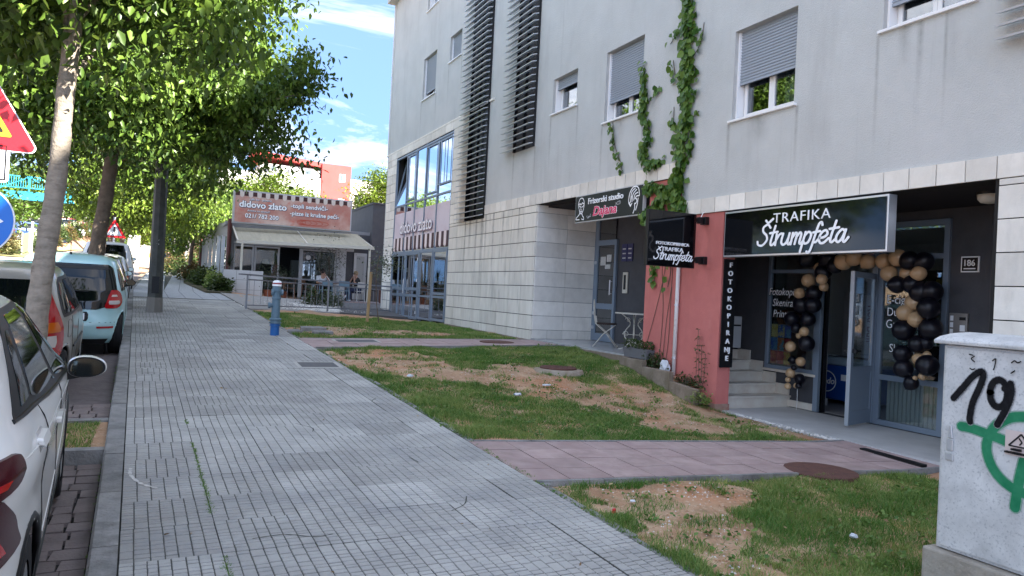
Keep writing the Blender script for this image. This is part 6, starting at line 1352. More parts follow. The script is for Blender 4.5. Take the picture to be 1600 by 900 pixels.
    def patch(s, name, m_, rows, off=.004, na=16, parent=None, thick=True):
        """surface piece following the body: rows of (z, angle0, angle1)"""
        if len(rows) > 2: rows = [tuple(p) for p in catmull(rows, 3)]
        mb = MB(); V = []; k = len(rows)
        for z, a0, a1 in rows: V.append([s.pt(a0+(a1-a0)*i/na, z, off) for i in range(na+1)])
        W2 = [[s.pt(a0+(a1-a0)*i/na, z, -.012) for i in range(na+1)] for z, a0, a1 in rows] if thick else None
        for row in V: mb.v.extend([tuple(p) for p in row])
        for j in range(k-1):
            for i in range(na): mb.f.append((j*(na+1)+i, j*(na+1)+i+1, (j+1)*(na+1)+i+1, (j+1)*(na+1)+i)); mb.m.append(0)
        if thick:
            b = len(mb.v)
            for row in W2: mb.v.extend([tuple(p) for p in row])
            q = lambda j, i: j*(na+1)+i
            for i in range(na): mb.f += [(q(0, i), q(0, i+1), b+q(0, i+1), b+q(0, i)), (q(k-1, i), q(k-1, i+1), b+q(k-1, i+1), b+q(k-1, i))]; mb.m += [0, 0]
            for j in range(k-1): mb.f += [(q(j, 0), q(j+1, 0), b+q(j+1, 0), b+q(j, 0)), (q(j, na), q(j+1, na), b+q(j+1, na), b+q(j, na))]; mb.m += [0, 0]
        o = mb.build(name, m_, parent or s.t, local=True); autosmooth(o.data, 40); return o
    def xpatch(s, name, m_, tab, side=-1, nz=10, **kw):
        """tab: (z, x0, x1) control rows on a side"""
        zs = np.linspace(tab[0][0], tab[-1][0], nz); zz, a, b = zip(*tab)
        return s.patch(name, m_, [(z, s.ax(np.interp(z, zz, a), z, side), s.ax(np.interp(z, zz, b), z, side)) for z in zs], **kw)
    def ypatch(s, name, m_, tab, nz=10, **kw):
        zs = np.linspace(tab[0][0], tab[-1][0], nz); zz, a, b = zip(*tab)
        return s.patch(name, m_, [(z, s.ay(np.interp(z, zz, a), z), s.ay(np.interp(z, zz, b), z)) for z in zs], **kw)
    def line(s, name, pts, r=.004, m_=None, side=-1, off=.0):
        """thin dark seam along (x, z) points of a side"""
        P = [s.pt(s.ax(p.x, p.y, side), p.y, off) for p in catmull([(a, b, 0) for a, b in pts], 5)]; return MB().tube(P, r, 6).build(name, m_ or SBK, s.t, local=True)
    def mirror(s, x, z, side, m_, w=.23, h_=.15):
        y = s.pt(s.ax(x, z, side), z).y; g = thing('m', None, None); bpy.data.objects.remove(g)
        c = Vector((x+.02, y+side*(w/2-.005), z+.06)); mb = MB(); n = 26; rings = []
        for d, k in ((-.045, .93), (-.02, 1.0), (.04, .93), (.09, .7), (.115, .3)):
            rings.append([(c.x+d, c.y+side*(w/2)*k*math.copysign(abs(math.cos(t))**.75, math.cos(t)), c.z+(h_/2)*k*(1.05 if math.sin(t) > 0 else .9)*math.copysign(abs(math.sin(t))**.8, math.sin(t))*(1-.22*(math.cos(t) > 0)*abs(math.cos(t)))) for t in [2*math.pi*i/n for i in range(n)]])
        for r_ in rings: mb.v.extend(r_)
        for j in range(len(rings)-1):
            for i in range(n): i2 = (i+1) % n; mb.f.append((j*n+i, j*n+i2, (j+1)*n+i2, (j+1)*n+i)); mb.m.append(0)
        mb.f.append(tuple(4*n+i for i in range(n))); mb.m.append(0); sh = mb.build('mirror_shell', m_, s.t, local=True, smooth=True)
        q = [(c.x-.046, c.y+(p[1]-c.y)*.98, c.z+(p[2]-c.z)*.98) for p in rings[0]]; MB().prism(q, (.01, 0, 0)).build('mirror_surround', TRIM, sh, local=True)
        q = [(c.x-.050, c.y+(p[1]-c.y)*.87, c.z+(p[2]-c.z)*.87) for p in rings[0]]; MB().prism(q, (.004, 0, 0)).build('mirror_glass', MIRG, sh, local=True)
        MB().bar((x+.04, y-side*.03, z+.0), (x+.04, y+side*.10, z+.03), .06, .05).build('mirror_arm', TRIM, s.t, local=True)
def groundz(x, y): return sz(y)-.175
# near white crossover, seen from behind on its kerb side
WP = carpaint('pearl_white_paint', (.80, .795, .765), 0, .25)
hd = math.atan2(1, -.06)   # heading: almost parallel to the kerb
def place(xr, yr, W, hd_): return Vector((xr, yr, 0))+Vector((math.cos(hd_+math.pi/2), math.sin(hd_+math.pi/2), 0))*(W/2)
p = place(-.352, 2.58, 1.76, hd); slp = .0
c1 = Car('parked_car', 'pearl white crossover parked nearest, its door mirror and smoked tail light in view', (p.x, p.y, -.045), hd, 4.18, 1.76, 1.54,
  [(.2, .06), (.35, .0), (.6, .0), (.75, .05), (.9, .10), (1.0, .16), (1.2, .36), (1.39, .55), (1.49, .72), (1.54, .9)], [(.2, 4.1), (.5, 4.18), (.7, 4.1), (.85, 3.9), (.95, 3.5), (1.02, 3.22), (1.2, 2.85), (1.39, 2.5), (1.49, 2.15), (1.54, 1.9)],
  [(.2, .80), (.3, .845), (.5, .865), (.62, .868), (.78, .862), (.90, .878), (.98, .876), (1.04, .855), (1.10, .815), (1.22, .765), (1.39, .685), (1.49, .61), (1.54, .53)], 6.0, WP, .96)
c1.t.rotation_euler = (0, -R(2.4), hd)
c1.archm = TRIM; c1.body((.78, 3.36), .325)
c1.xpatch('window_surround', TRIM, [(1.0, 2.55, 3.05), (1.055, 1.5, 3.0), (1.11, .66, 2.9), (1.2, .80, 2.74), (1.39, 1.16, 2.42), (1.45, 1.45, 2.25)], off=.003, nz=22, na=24)
c1.xpatch('rear_quarter_glass', CGL, [(1.135, .84, 1.06), (1.24, 1.0, 1.17), (1.34, 1.15, 1.27), (1.38, 1.24, 1.3)], off=.006)
c1.xpatch('rear_door_glass', CGL, [(1.065, 1.9, 1.93), (1.115, 1.11, 1.92), (1.24, 1.26, 1.90), (1.40, 1.42, 1.87), (1.425, 1.48, 1.86)], off=.0065, nz=18)
c1.xpatch('front_door_glass', CGL, [(1.02, 2.6, 2.92), (1.06, 2.04, 2.86), (1.2, 2.01, 2.66), (1.40, 1.98, 2.32), (1.425, 1.97, 2.22)], off=.0065, nz=18)
c1.line('belt_trim', [(.66, 1.112), (1.1, 1.09), (1.5, 1.058), (2.0, 1.03), (2.5, 1.003), (3.0, .985)], .010, TRIM)
c1.ypatch('rear_window', CGL, [(1.10, -.66, .66), (1.24, -.64, .64), (1.42, -.56, .56)], off=.004)
for zt_ in [[(.99, 1.00), (1.0, .7), (.99, .42), (.80, .40), (.55, .42), (.3, .44)]]: pass
c1.line('door_seam', [(1.16, 1.08), (1.12, .85), (1.13, .62), (1.22, .45), (1.24, .30)], .0035)
c1.line('door_seam', [(2.02, 1.03), (2.01, .8), (2.0, .5), (2.0, .3)], .0035)
c1.line('door_seam', [(2.96, .95), (2.95, .8), (2.93, .5), (2.9, .32)], .0035)
c1.line('body_crease', [(.5, 1.0), (1.3, .97), (2.2, .93), (3.2, .88)], .004, WP, off=-.001); c1.line('body_crease', [(1.25, .50), (2.0, .56), (2.9, .70)], .004, WP, off=-.001)
for x, zh in ((.80, 1.0), (1.68, .895)):
    c1.xpatch('handle_recess', mat('recess_shade', (.42, .42, .41), .3), [(zh-.045, x+.03, x+.16), (zh-.02, x, x+.19), (zh+.01, x, x+.19), (zh+.03, x+.03, x+.16)], off=.002, nz=6)  # flush patch on white paint; the recess shade is put into its grey
    c1.xpatch('door_handle', WP, [(zh-.018, x+.01, x+.19), (zh-.010, x, x+.20), (zh+.008, x, x+.20), (zh+.016, x+.01, x+.19)], off=.022, nz=5)
c1.mirror(2.66, .945, -1, WP, .215, .14)
# tail light: smoked wing on the flank, bright red inside
c1.patch('tail_light', DKRED, [(.92, 200, 222), (.94, 188, 237), (.97, 184, 242), (1.00, 183, 243.5), (1.03, 184, 242), (1.04, 190, 238)], off=.010, na=24)
c1.patch('tail_light', DKRED, [(.70, 200, 229), (.715, 198, 243.5), (.76, 196, 243), (.84, 192, 238), (.92, 188, 229)], off=.010, na=24)
c1.patch('lamp_core', REDL, [(.74, 204, 234), (.78, 202, 231), (.82, 200, 226)], off=.014, na=10); c1.patch('lamp_core', REDL, [(.955, 192, 230), (.975, 190, 233)], off=.014, na=12)
c1.ypatch('number_plate', SWH, [(.55, -.26, .26), (.66, -.26, .26)], off=.008)
c1.xpatch('sill_cladding', TRIM, [(.19, 1.15, 2.95), (.30, 1.15, 2.95)], off=.006, nz=4)
# beige people carrier
BG = carpaint('champagne_paint', (.40, .375, .33), .35, .32); hd2 = math.atan2(1, -.03); p = place(-.93, 9.05, 1.70, hd2)
c2 = Car('parked_car', 'champagne beige people carrier with tall teardrop tail lights behind the near trunk', (p.x, p.y, groundz(0, 9.2)), hd2, 3.93, 1.70, 1.66,
  [(.2, .08), (.35, .0), (.55, .0), (.62, .05), (.9, .06), (1.1, .13), (1.3, .22), (1.5, .36), (1.6, .47), (1.66, .6)], [(.2, 3.85), (.5, 3.93), (.7, 3.88), (.9, 3.6), (1.0, 3.3), (1.1, 3.05), (1.3, 2.7), (1.5, 2.3), (1.6, 2.0), (1.66, 1.8)],
  [(.2, .78), (.3, .825), (.5, .845), (.9, .85), (1.0, .835), (1.1, .81), (1.3, .75), (1.5, .685), (1.6, .63), (1.66, .55)], 4.6, BG, 1.0)
c2.t.rotation_euler = (0, -R(2.2), hd2); c2.t.scale = (1, 1, .90)
c2.body((.62, 3.10), .305)
c2.ypatch('rear_window', CGL, [(1.0, -.60, .60), (1.04, -.63, .63), (1.3, -.60, .60), (1.44, -.55, .55), (1.48, -.50, .50)], off=.005)
c2.xpatch('window_surround', TRIM, [(1.02, .55, 2.95), (1.1, .52, 2.85), (1.3, .58, 2.52), (1.46, .72, 2.2), (1.50, .85, 2.1)], off=.003)
c2.xpatch('quarter_glass', CGL, [(1.06, .60, .98), (1.3, .64, .99), (1.44, .76, 1.0)], off=.006); c2.xpatch('rear_door_glass', CGL, [(1.05, 1.06, 1.80), (1.3, 1.07, 1.78), (1.46, 1.1, 1.76)], off=.006); c2.xpatch('front_door_glass', CGL, [(1.05, 1.88, 2.80), (1.3, 1.87, 2.45), (1.46, 1.86, 2.2)], off=.006)
for sgn in (1, -1):
    A = (lambda a: a) if sgn > 0 else (lambda a: 360-a)
    c2.patch('tail_light', REDL, [(z, A(a), A(b)) for z, a, b in ((.50, 219, 224), (.55, 212, 231), (.65, 209, 236), (.80, 209, 237.5), (.95, 211, 236), (1.1, 214, 233), (1.25, 219, 230), (1.38, 224, 227.5))], off=.012, na=14)
    c2.patch('indicator', ORG, [(z, A(a), A(b)) for z, a, b in ((.86, 211, 231), (.92, 211, 231), (.98, 212, 228))], off=.016, na=8); c2.patch('reversing_lamp', CLR, [(z, A(a), A(b)) for z, a, b in ((.68, 211, 224), (.74, 210, 226), (.82, 210, 225))], off=.016, na=8)
c2.xpatch('fuel_flap', BG, [(.76, .72, .90), (.80, .70, .92), (.92, .70, .92), (.95, .72, .90)], off=.004, nz=6, side=-1)
c2.line('fuel_flap_seam', [(.70, .76), (.69, .86), (.70, .95), (.81, .97), (.93, .95), (.93, .85), (.92, .76), (.81, .745), (.70, .76)], .003)
c2.line('door_seam', [(1.02, 1.0), (1.03, .8), (1.12, .6), (1.16, .3)], .0035); c2.line('door_seam', [(1.84, 1.0), (1.84, .3)], .0035); c2.line('side_strip', [(1.2, .58), (1.8, .58), (2.6, .6)], .018, TRIM)
c2.ypatch('bumper_line', TRIM, [(.575, -.8, .8), (.585, -.8, .8)], nz=2, off=.002); c2.ypatch('number_plate', SWH, [(.68, -.26, .26), (.79, -.26, .26)], off=.008)
# pale blue hatchback
TB = carpaint('pale_aqua_paint', (.40, .64, .65), 0, .3); hd3 = math.atan2(1, -.03); p = place(-.555, 12.95, 1.64, hd3)
c3 = Car('parked_car', 'pale aqua small hatchback with black glass tailgate parked before the lamp post', (p.x, p.y, groundz(0, 13.1)), hd3, 3.6, 1.64, 1.54,
  [(.2, .06), (.3, .0), (.5, .0), (.62, .05), (.85, .08), (1.0, .14), (1.2, .27), (1.35, .38), (1.45, .48), (1.54, .62)], [(.2, 3.5), (.5, 3.6), (.75, 3.5), (.9, 3.3), (1.0, 3.0), (1.2, 2.7), (1.35, 2.35), (1.45, 2.1), (1.54, 1.85)],
  [(.2, .76), (.3, .80), (.5, .815), (.85, .82), (.95, .80), (1.05, .775), (1.2, .73), (1.35, .68), (1.45, .635), (1.54, .55)], 4.8, TB, .98)
c3.t.rotation_euler = (0, -R(2.2), hd3)
c3.body((.55, 3.0), .31)
c3.ypatch('tailgate_glass', CGL, [(.72, -.42, .42), (.735, -.50, .50), (.78, -.58, .58), (.86, -.66, .66), (1.0, -.69, .69), (1.2, -.655, .655), (1.36, -.61, .61), (1.41, -.54, .54)], off=.006, nz=16, na=24)
c3.ypatch('glass_reveal', BLACK, [(1.33, -.55, .55), (1.385, -.53, .53)], off=.009, nz=4)
for sgn in (1, -1):
    A = (lambda a: a) if sgn > 0 else (lambda a: 360-a); Z = ((.74, 203, 222), (.77, 201, 231), (.84, 203, 236.5), (.92, 206, 237), (.98, 210, 234), (1.02, 213, 228))
    c3.patch('tail_light', REDL, [(z, A(a), A(b)) for z, a, b in Z], off=.012, na=16); c3.patch('reversing_lamp', CLR, [(z, A(a), A(b)) for z, a, b in ((.80, 207, 226), (.83, 206, 229), (.86, 207, 226))], off=.016, na=8); c3.patch('reversing_lamp', CLR, [(z, A(a), A(b)) for z, a, b in ((.92, 211, 224), (.95, 213, 222))], off=.016, na=8)
c3.ypatch('rear_reflector', REDL, [(.435, -.66, -.44), (.465, -.66, -.44)], off=.008, nz=3); c3.ypatch('plate_recess', TRIM, [(.545, -.30, .30), (.56, -.32, .32), (.67, -.32, .32), (.685, -.30, .30)], off=.004, nz=5); c3.ypatch('number_plate', SWH, [(.565, -.27, .27), (.665, -.27, .27)], off=.009, nz=3)
c3.ypatch('bumper_seam', SBK, [(.52, -.78, .78), (.526, -.78, .78)], nz=2, off=.001, thick=False); c3.ypatch('lower_valance', TRIM, [(.19, -.55, .55), (.27, -.60, .60)], off=.005, nz=3)
text('badge', 'TWINGO', (0, 0, 0), (1, 0, 0), (0, 1, 0), .03, CLR, c3.t) if False else None
c3.xpatch('side_glass', CGL, [(1.0, .52, 2.75), (1.2, .58, 2.5), (1.34, .72, 2.25)], off=.005); c3.line('door_seam', [(.95, 1.0), (1.0, .6), (1.05, .3)], .0035); c3.mirror(2.55, .98, -1, BLACK, .18, .13)
wp_ = [c3.pt(c3.ay(q, .98+.02*(q < .1)), 1.0-.02*abs(q), .02) for q in (-.30, -.1, .1, .32)]; MB().tube(wp_, .010, 6).build('rear_wiper', BLACK, c3.t, local=True)
MB().tube([(.80, 0, 1.545), (.60, 0, 1.95)], [.006, .003], 6).build('aerial', BLACK, c3.t, local=True); MB().tube([(.85, 0, 1.53), (.78, 0, 1.56)], .02, 8).build('aerial_base', BLACK, c3.t, local=True)
# further parked cars
def simple_car(label, xr, y, col, Ls=4.0, Ws=1.75, Hs=1.48, hdg=None, group=None, z=None, detail=True, van=False):
    hdg = hdg if hdg is not None else math.atan2(1, -.035); p = place(xr, y, Ws, hdg); k = Hs/1.48
    c = Car('parked_car', label, (p.x, p.y, groundz(0, y+.3) if z is None else z), hdg, Ls, Ws, Hs,
      [(.2, .06), (.35, 0), (.7, .04), (.95*k, .14), (1.2*k, .36 if not van else .2), (1.42*k, .62 if not van else .3), (Hs, .8 if not van else .5)], [(.2, Ls-.08), (.5, Ls), (.75, Ls-.15), (.92*k, Ls-.75), (1.0*k, Ls-1.05), (1.2*k, Ls-1.45), (1.42*k, Ls-1.9), (Hs, Ls-2.2)],
      [(.2, Ws/2-.07), (.4, Ws/2-.01), (.85, Ws/2), (1.0*k, Ws/2-.06), (1.2*k, Ws/2-.13), (1.42*k, Ws/2-.22), (Hs, Ws/2-.32)], 4.6, col, .96)
    c.body((.7, Ls-.85), .31, nseg=64)
    c.ypatch('rear_window', CGL, [(.98*k, -.62, .62), (1.2*k, -.6, .6), (1.38*k, -.52, .52)], off=.005); c.xpatch('side_glass', CGL, [(.99*k, .6, Ls-1.2), (1.2*k, .8, Ls-1.55), (1.36*k, 1.05, Ls-1.9)], off=.005); c.xpatch('side_glass', CGL, [(.99*k, .6, Ls-1.2), (1.2*k, .8, Ls-1.55), (1.36*k, 1.05, Ls-1.9)], side=1, off=.005)
    c.patch('windscreen', CGL, [(1.0*k, -50, 50), (1.2*k, -52, 52), (1.38*k, -52, 52)], off=.005)
    for sgn in (1, -1):
        A = (lambda a: a) if sgn > 0 else (lambda a: 360-a); c.patch('tail_light', REDL, [(z_, A(205), A(235)) for z_ in (.72, .85, .96)], off=.012, na=8)
    c.mirror(Ls-1.35, 1.0*k, -1, BLACK if detail else col, .2, .14); c.ypatch('number_plate', SWH, [(.62, -.26, .26), (.73, -.26, .26)], off=.008, nz=2)
    return c
BKP = carpaint('black_paint', (.006, .0065, .008), 0, .2); GRP = carpaint('silver_paint', (.36, .38, .40), .5, .3); WHP = carpaint('white_paint', (.66, .67, .68), 0, .3); REDC = carpaint('dark_red_paint', (.22, .02, .025), 0, .3); BLC = carpaint('blue_paint', (.04, .08, .2), .2, .3)
simple_car('black hatchback parked in front of the pale aqua one', -.80, 19.6, BKP, 3.9, 1.72, 1.46); simple_car('silver grey car parked beyond the black one with its mirror out', -.92, 24.0, GRP, 4.0, 1.74, 1.46)
simple_car('white van like car with red tail lights parked beyond the silver one', -1.05, 29.6, WHP, 4.4, 1.8, 1.85, van=True); simple_car('white car parked farthest along the kerb', -1.3, 35, WHP, 4.1, 1.75, 1.5)
GC = 'cars parked beyond the far fence'
for k, (x, y, cc, lab) in enumerate(((-10.3, 62, BLC, 'dark blue car parked beyond the fence, nearest'), (-10.3, 68, BKP, 'black car parked beyond the fence beside the dark blue one'), (-10.3, 74, WHP, 'white car parked beyond the fence under the trees'), (-10.4, 80, GRP, 'silver car parked beyond the fence up the slope'), (-10.5, 86, REDC, 'dark red car parked beyond the fence near the top'), (-15, 60, REDC, 'dark red car parked behind the blue disc'), (-17.5, 61, GRP, 'silver car parked at the far left beyond the hedge'))):
    simple_car(lab, x, y, cc, hdg=R(20), group=GC, z=hz(x, y)-.1, detail=False)
# ---------------------------------------------------------------- bakery pavilion beyond the building
PZG = mat('pavilion_grey', (.26, .27, .29), .7, c2=(.30, .31, .33), scale=3); PZW = mat('pavilion_white', (.60, .61, .62), .6); DKW2 = mat('dark_grey_render', (.085, .085, .095), .9, c2=(.10, .10, .11), scale=3, bump=.3); RBR = mat('red_brown_pipe', (.11, .035, .028), .5)
K = thing('bakery_pavilion', 'low glazed bakery pavilion with terrace beyond the grey building', 'building', (5, 34, 1))
A0, A1 = Vector((2.32, 34.0, 0)), Vector((1.72, 47, 0)); dA = (A1-A0).normalized()
def quadwall(mb, a, b, z0a, z1a, z0b, z1b, t=.1):
    n = Vector((-(b-a).y, (b-a).x, 0)).normalized()*-t; mb.prism([(a.x, a.y, z0a), (b.x, b.y, z0b), (b.x, b.y, z1b), (a.x, a.y, z1a)], tuple(n))
mb = MB(); quadwall(mb, A0, A1, 3.55, 4.15, 4.1, 4.8); mb.build('eaves_band', PZG, K)
mb = MB(); quadwall(mb, A0, A1, .8, 1.25, 1.0, 1.65); mb.build('base_wall', PZW, K)
mb = MB(); n = 7
for i in range(n+1):
    p = A0.lerp(A1, i/n); MB().box(p.x-.05, p.x+.08, p.y-.05, p.y+.05, 1.0, 3.6+.5*i/n).build('glazing_post', PZW, K)
for i in range(n):
    a, b = A0.lerp(A1, i/n), A0.lerp(A1, (i+1)/n); g = MB(); g.prism([(a.x+.03, a.y+.06, 1.25), (b.x+.03, b.y-.06, 1.3), (b.x+.03, b.y-.06, 3.9), (a.x+.03, a.y+.06, 3.55)], (.01, 0, 0)); g.build('pane', GLASSR, K)
    if i % 2 == 0: MB().prism([(a.x+.15, a.y+.1, 1.25), (b.x+.15, b.y-.1, 1.3), (b.x+.15, b.y-.1, 3.8), (a.x+.15, a.y+.1, 3.5)], (.01, 0, 0)).build('blind', CURT, K)
mb = MB(); mb.box(2.2, 9.0, 33.98, 47, 4.05, 4.2); mb.build('flat_roof', PZG, K)
mb = MB(); mb.box(2.32, 2.56, 33.88, 34.1, .8, 4.1); mb.build('corner_pier', PZG, K)
mb = MB(); mb.box(2.56, 7.78, 33.93, 34.07, 3.24, 4.1); mb.build('front_fascia', PZG, K); MB().box(2.56, 7.78, 33.90, 33.928, 3.24, 3.36).build('front_rail', PZW, K)
def fglz(x0, x1, z0, z1, nm='window', t=.07, mid=(), glass=GLASSD):
    f = MB(); f.box(x0, x0+t, 33.95, 34.05, z0, z1); f.box(x1-t, x1, 33.95, 34.05, z0, z1); f.box(x0+t, x1-t, 33.953, 34.047, z1-t, z1); f.box(x0+t, x1-t, 33.953, 34.047, z0, z0+t)
    for z in mid: f.box(x0+t, x1-t, 33.956, 34.044, z, z+t*.8)
    o = f.build(nm, PZW, K); MB().box(x0+t, x1-t, 33.995, 34.005, z0+t, z1-t).build('pane', glass, o); return o
fglz(2.58, 3.42, 1.0, 3.22, mid=(2.05,)); fglz(3.44, 4.50, 1.0, 3.22); fglz(5.44, 7.0, 1.0, 3.22)
MB().box(5.36, 5.44, 33.93, 34.07, 1.0, 3.22).build('door_jamb', PZW, K); MB().box(7.02, 7.45, 33.93, 34.07, 1.0, 3.3).build('white_pier', PZW, K)
MB().prism(dsc(5.75, 2.85, .11, 33.99, 20), (0, -.004, 0)).build('round_sticker', SWH, K)
MB().box(7.45, 8.6, 33.93, 34.07, 1.0, 4.05).build('grey_wall', DKW2, K)
f = MB(); f.box(7.80, 7.92, 33.88, 33.93, 1.05, 3.2); f.box(8.28, 8.40, 33.88, 33.93, 1.05, 3.2); f.box(7.92, 8.28, 33.88, 33.93, 3.05, 3.2); f.build('side_door_frame', PZW, K); MB().box(7.92, 8.28, 33.90, 33.925, 1.05, 3.05).build('side_door', mat('pale_door', (.45, .46, .46), .6), K)
mb = MB(); mb.box(2.6, 8.6, 38.5, 38.6, 1, 4); mb.box(8.5, 8.6, 34.1, 38.5, 1, 4); mb.box(2.6, 8.6, 34.1, 38.5, .96, 1.0); mb.build('bar_room', ROOMDARK, K)
mb = MB(); mb.box(3.2, 5.2, 36.5, 37, 1, 2.1); mb.box(5.6, 6.8, 37.8, 38.2, 1.2, 2.8); mb.build('bar_counter', MATS['pale_counter'], K)
for q in ((5.9, 2.3), (6.4, 2.1), (4.1, 2.5)): MB().lathe((q[0], 35.5, q[1]), [(.16, 0), (.10, .2), (.001, .21)], 14).build('lamp_shade', CURT, K)
MB().tube([(2.36, 33.80, .9), (2.36, 33.80, 4.3)], .09, 10).build('downpipe', RBR, K); MB().tube([(1.75, 46.5, 1.3), (1.75, 46.5, 4.6)], .09, 8).build('downpipe', RBR, K)
MB().prism([(2.0, 29.6, 1.0), (8.6, 29.9, 1.0), (8.6, 34, 1.0), (2.2, 34, 1.0)], (0, 0, -.5)).build('terrace_floor', mat('terrace_floor', (.27, .23, .23), .8), K)
MB().box(2.1, 7.4, 29.5, 29.62, .85, 1.03).build('terrace_kerb', REDTILE, K)
# white tiled parapet in front of the left windows
mb = MB(); mb.box(2.0, 3.5, 30.9, 31.02, .9, 2.06); mb.build('parapet_core', JOINT, K)
for i in range(3):
    for j in range(3): MB().box(2.0+.5*i+.005, 2.5+.5*i-.005, 30.87, 30.9, .92+.385*j, .92+.385*(j+1)-.008).build('parapet_tile', PZW, K)
# sign box with printed film
SGF = mat('sign_film_red', (.46, .20, .155), .5, c2=(.66, .54, .46), scale=.55, contrast=(.38, .62)); overlay(SGF, (.55, .10, .06), 3, .56, .7, (1, 1, 1), .6, 4); BROWN = mat('brown_scallop', (.06, .02, .018), .6); CRM = mat('cream_scallop', (.66, .58, .52), .6); NAVYL = mat('navy_outline', (.02, .04, .09), .5)
SG = thing('bakery_sign', 'wide faded red bakery sign board with scalloped top above the awning', 'sign', (4.9, 32.95, 4.1))
MB().box(2.40, 7.38, 32.98, 33.5, 4.08, 5.48).build('sign_box', mat('sign_grey_edge', (.45, .46, .47), .5, .3), SG); MB().box(2.46, 7.32, 32.955, 32.975, 4.13, 5.42).build('printed_face', SGF, SG)
a, b = MB(), MB(); nS = 28; wS = 4.86/nS
for i in range(nS):
    x0, x1 = 2.46+wS*i, 2.46+wS*(i+1); m_ = MB()
    pts = [(x0, 32.950, 5.42), (x0, 32.950, 5.28)]+[(x0+(x1-x0)*(.5-.5*math.cos(math.pi*k/6)), 32.950, 5.28-.10*math.sin(math.pi*k/6)) for k in range(1, 6)]+[(x1, 32.950, 5.28), (x1, 32.950, 5.42)]
    if i % 2: m_.prism(pts, (0, -.004, 0))
    else: m_.box(x0, x1, 32.946, 32.950, 5.24, 5.42)
    m_.build('scallop_print', CRM if i % 2 else BROWN, SG)
def btxt(s, x, z, q, sx_=1., bold=.02, ol=.07, dy=0):
    text('lettering', s, (x+.008, 32.9520, z-.008), UX, UZ, q, NAVYL, SG, bold=ol, sx=sx_, depth=.001); text('lettering', s, (x, 32.948, z), UX, UZ, q, WHITEP, SG, bold=bold, sx=sx_, depth=.001)
btxt('didovo zlato', 2.62, 4.77, .27, 1.04, .035, .10); btxt('caffe bar - pizzeria', 3.02, 5.08, .088, 1.0, .0, .07); btxt('dostava na adresu!!', 2.96, 4.60, .085, 1.0, .0, .07); btxt('021/ 782 200', 2.88, 4.33, .185, 1.0, .02, .08)
btxt('-topli sendviči-', 4.72, 4.92, .19, 1.0, .025, .09); btxt('-pizze iz krušne peći-', 4.70, 4.60, .185, .96, .025, .09)
mb = MB()
for k in range(5): ribbon(mb, [(5.2+.18*math.cos(t)*(1+k*.55)+.5*k*.3, 4.32+.11*math.sin(t)) for t in [2*math.pi*i/10 for i in range(11)]], .02, (0, 32.952-.0003*k, 0), UX, UZ, .0, 0)
mb.build('food_picture_outline', mat('pizza_red', (.42, .07, .04), .5), SG)
# awning
AW = thing('awning', 'cream ribbed folding awning stretched over the bakery terrace', 'awning', (5.2, 32.5, 3.2))
mb = MB(); n = 46; x0, x1, xa, xb = 2.52, 7.95, 2.50, 7.93
P0 = [(x0+(x1-x0)*i/n, 33.85, 3.93+.02*(i/n)) for i in range(n+1)]
nr = 9
for j in range(nr):
    t0, t1 = j/nr, (j+1)/nr; za, zb = 3.95+(3.24-3.95)*t0, 3.95+(3.24-3.95)*t1; ya, yb_ = 33.9+(31.0-33.9)*t0, 33.9+(31.0-33.9)*t1
    tl = lambda x: .30*(x-2.5)/5.4*1.0
    sag = .08
    for k in range(4):
        u0, u1 = k/4, (k+1)/4; f = lambda u: (ya+(yb_-ya)*u, za+(zb-za)*u-sag*math.sin(math.pi*u))
        (p, q), (r_, s_) = f(u0), f(u1); mb.add([(2.5, p, q), (7.93, p, q+.12), (7.93, r_, s_+.12), (2.5, r_, s_)], [(0, 1, 2, 3)])
mb.build('fabric', mat('cream_canvas', (.44, .40, .30), .9, c2=(.36, .33, .25), scale=8, stretch=(1, .1, .1)), AW)
mb = MB(); mb.bar((2.45, 31.0, 3.2), (7.98, 31.0, 3.32), .09, .13); mb.build('front_bar', CREAM, AW); mb = MB()
for x in (2.5, 5.2, 7.93): mb.bar((x, 33.9, 3.98), (x, 31.0, 3.22+.022*(x-2.5)), .05, .05)
mb.build('side_rail', CREAM, AW); mb = MB(); mb.box(7.75, 7.83, 30.97, 31.05, .9, 3.3); mb.box(2.62, 2.70, 30.96, 31.04, 2.05, 3.2); mb.build('post', CREAM, AW)
# glazed side triangle
# terrace furniture and people
def rotz(v, a, o): c_, s_ = math.cos(a), math.sin(a); return (o[0]+v[0]*c_-v[1]*s_, o[1]+v[0]*s_+v[1]*c_, o[2]+v[2])
def tchair(name, label, loc, rz, m_, cat='chair', group=None):
    t = thing(name, label, cat, loc, group, rz)
    mb = MB(); mb.box(-.22, .22, -.21, .21, .43, .46); mb.build('seat', m_, t, local=True, bevel=.01)
    mb = MB(); mb.prism([(-.22, -.22, .60), (-.22, .22, .60), (-.25, .22, .84), (-.25, -.22, .84)], (-.02, 0, 0)); mb.build('backrest', m_, t, local=True, bevel=.01)
    for sx_ in (-1, 1):
        for sy_ in (-1, 1): MB().bar((sx_*.25, sy_*.23, 0), (sx_*.2, sy_*.2, .6 if sx_ < 0 else .43), .03).build('leg', m_, t, local=True)
    mb = MB()
    for sy_ in (-1, 1): mb.bar((-.22, sy_*.22, .64), (.18, sy_*.22, .64), .03); mb.bar((.18, sy_*.22, .64), (.2, sy_*.2, .43), .03)
    mb.build('armrest', m_, t, local=True)
BCH = mat('blue_grey_chair', (.16, .25, .31), .5); BRCH = mat('brown_wood_chair', (.16, .085, .05), .6); WCH = mat('white_chair', (.5, .5, .48), .5)
TZ = 1.0
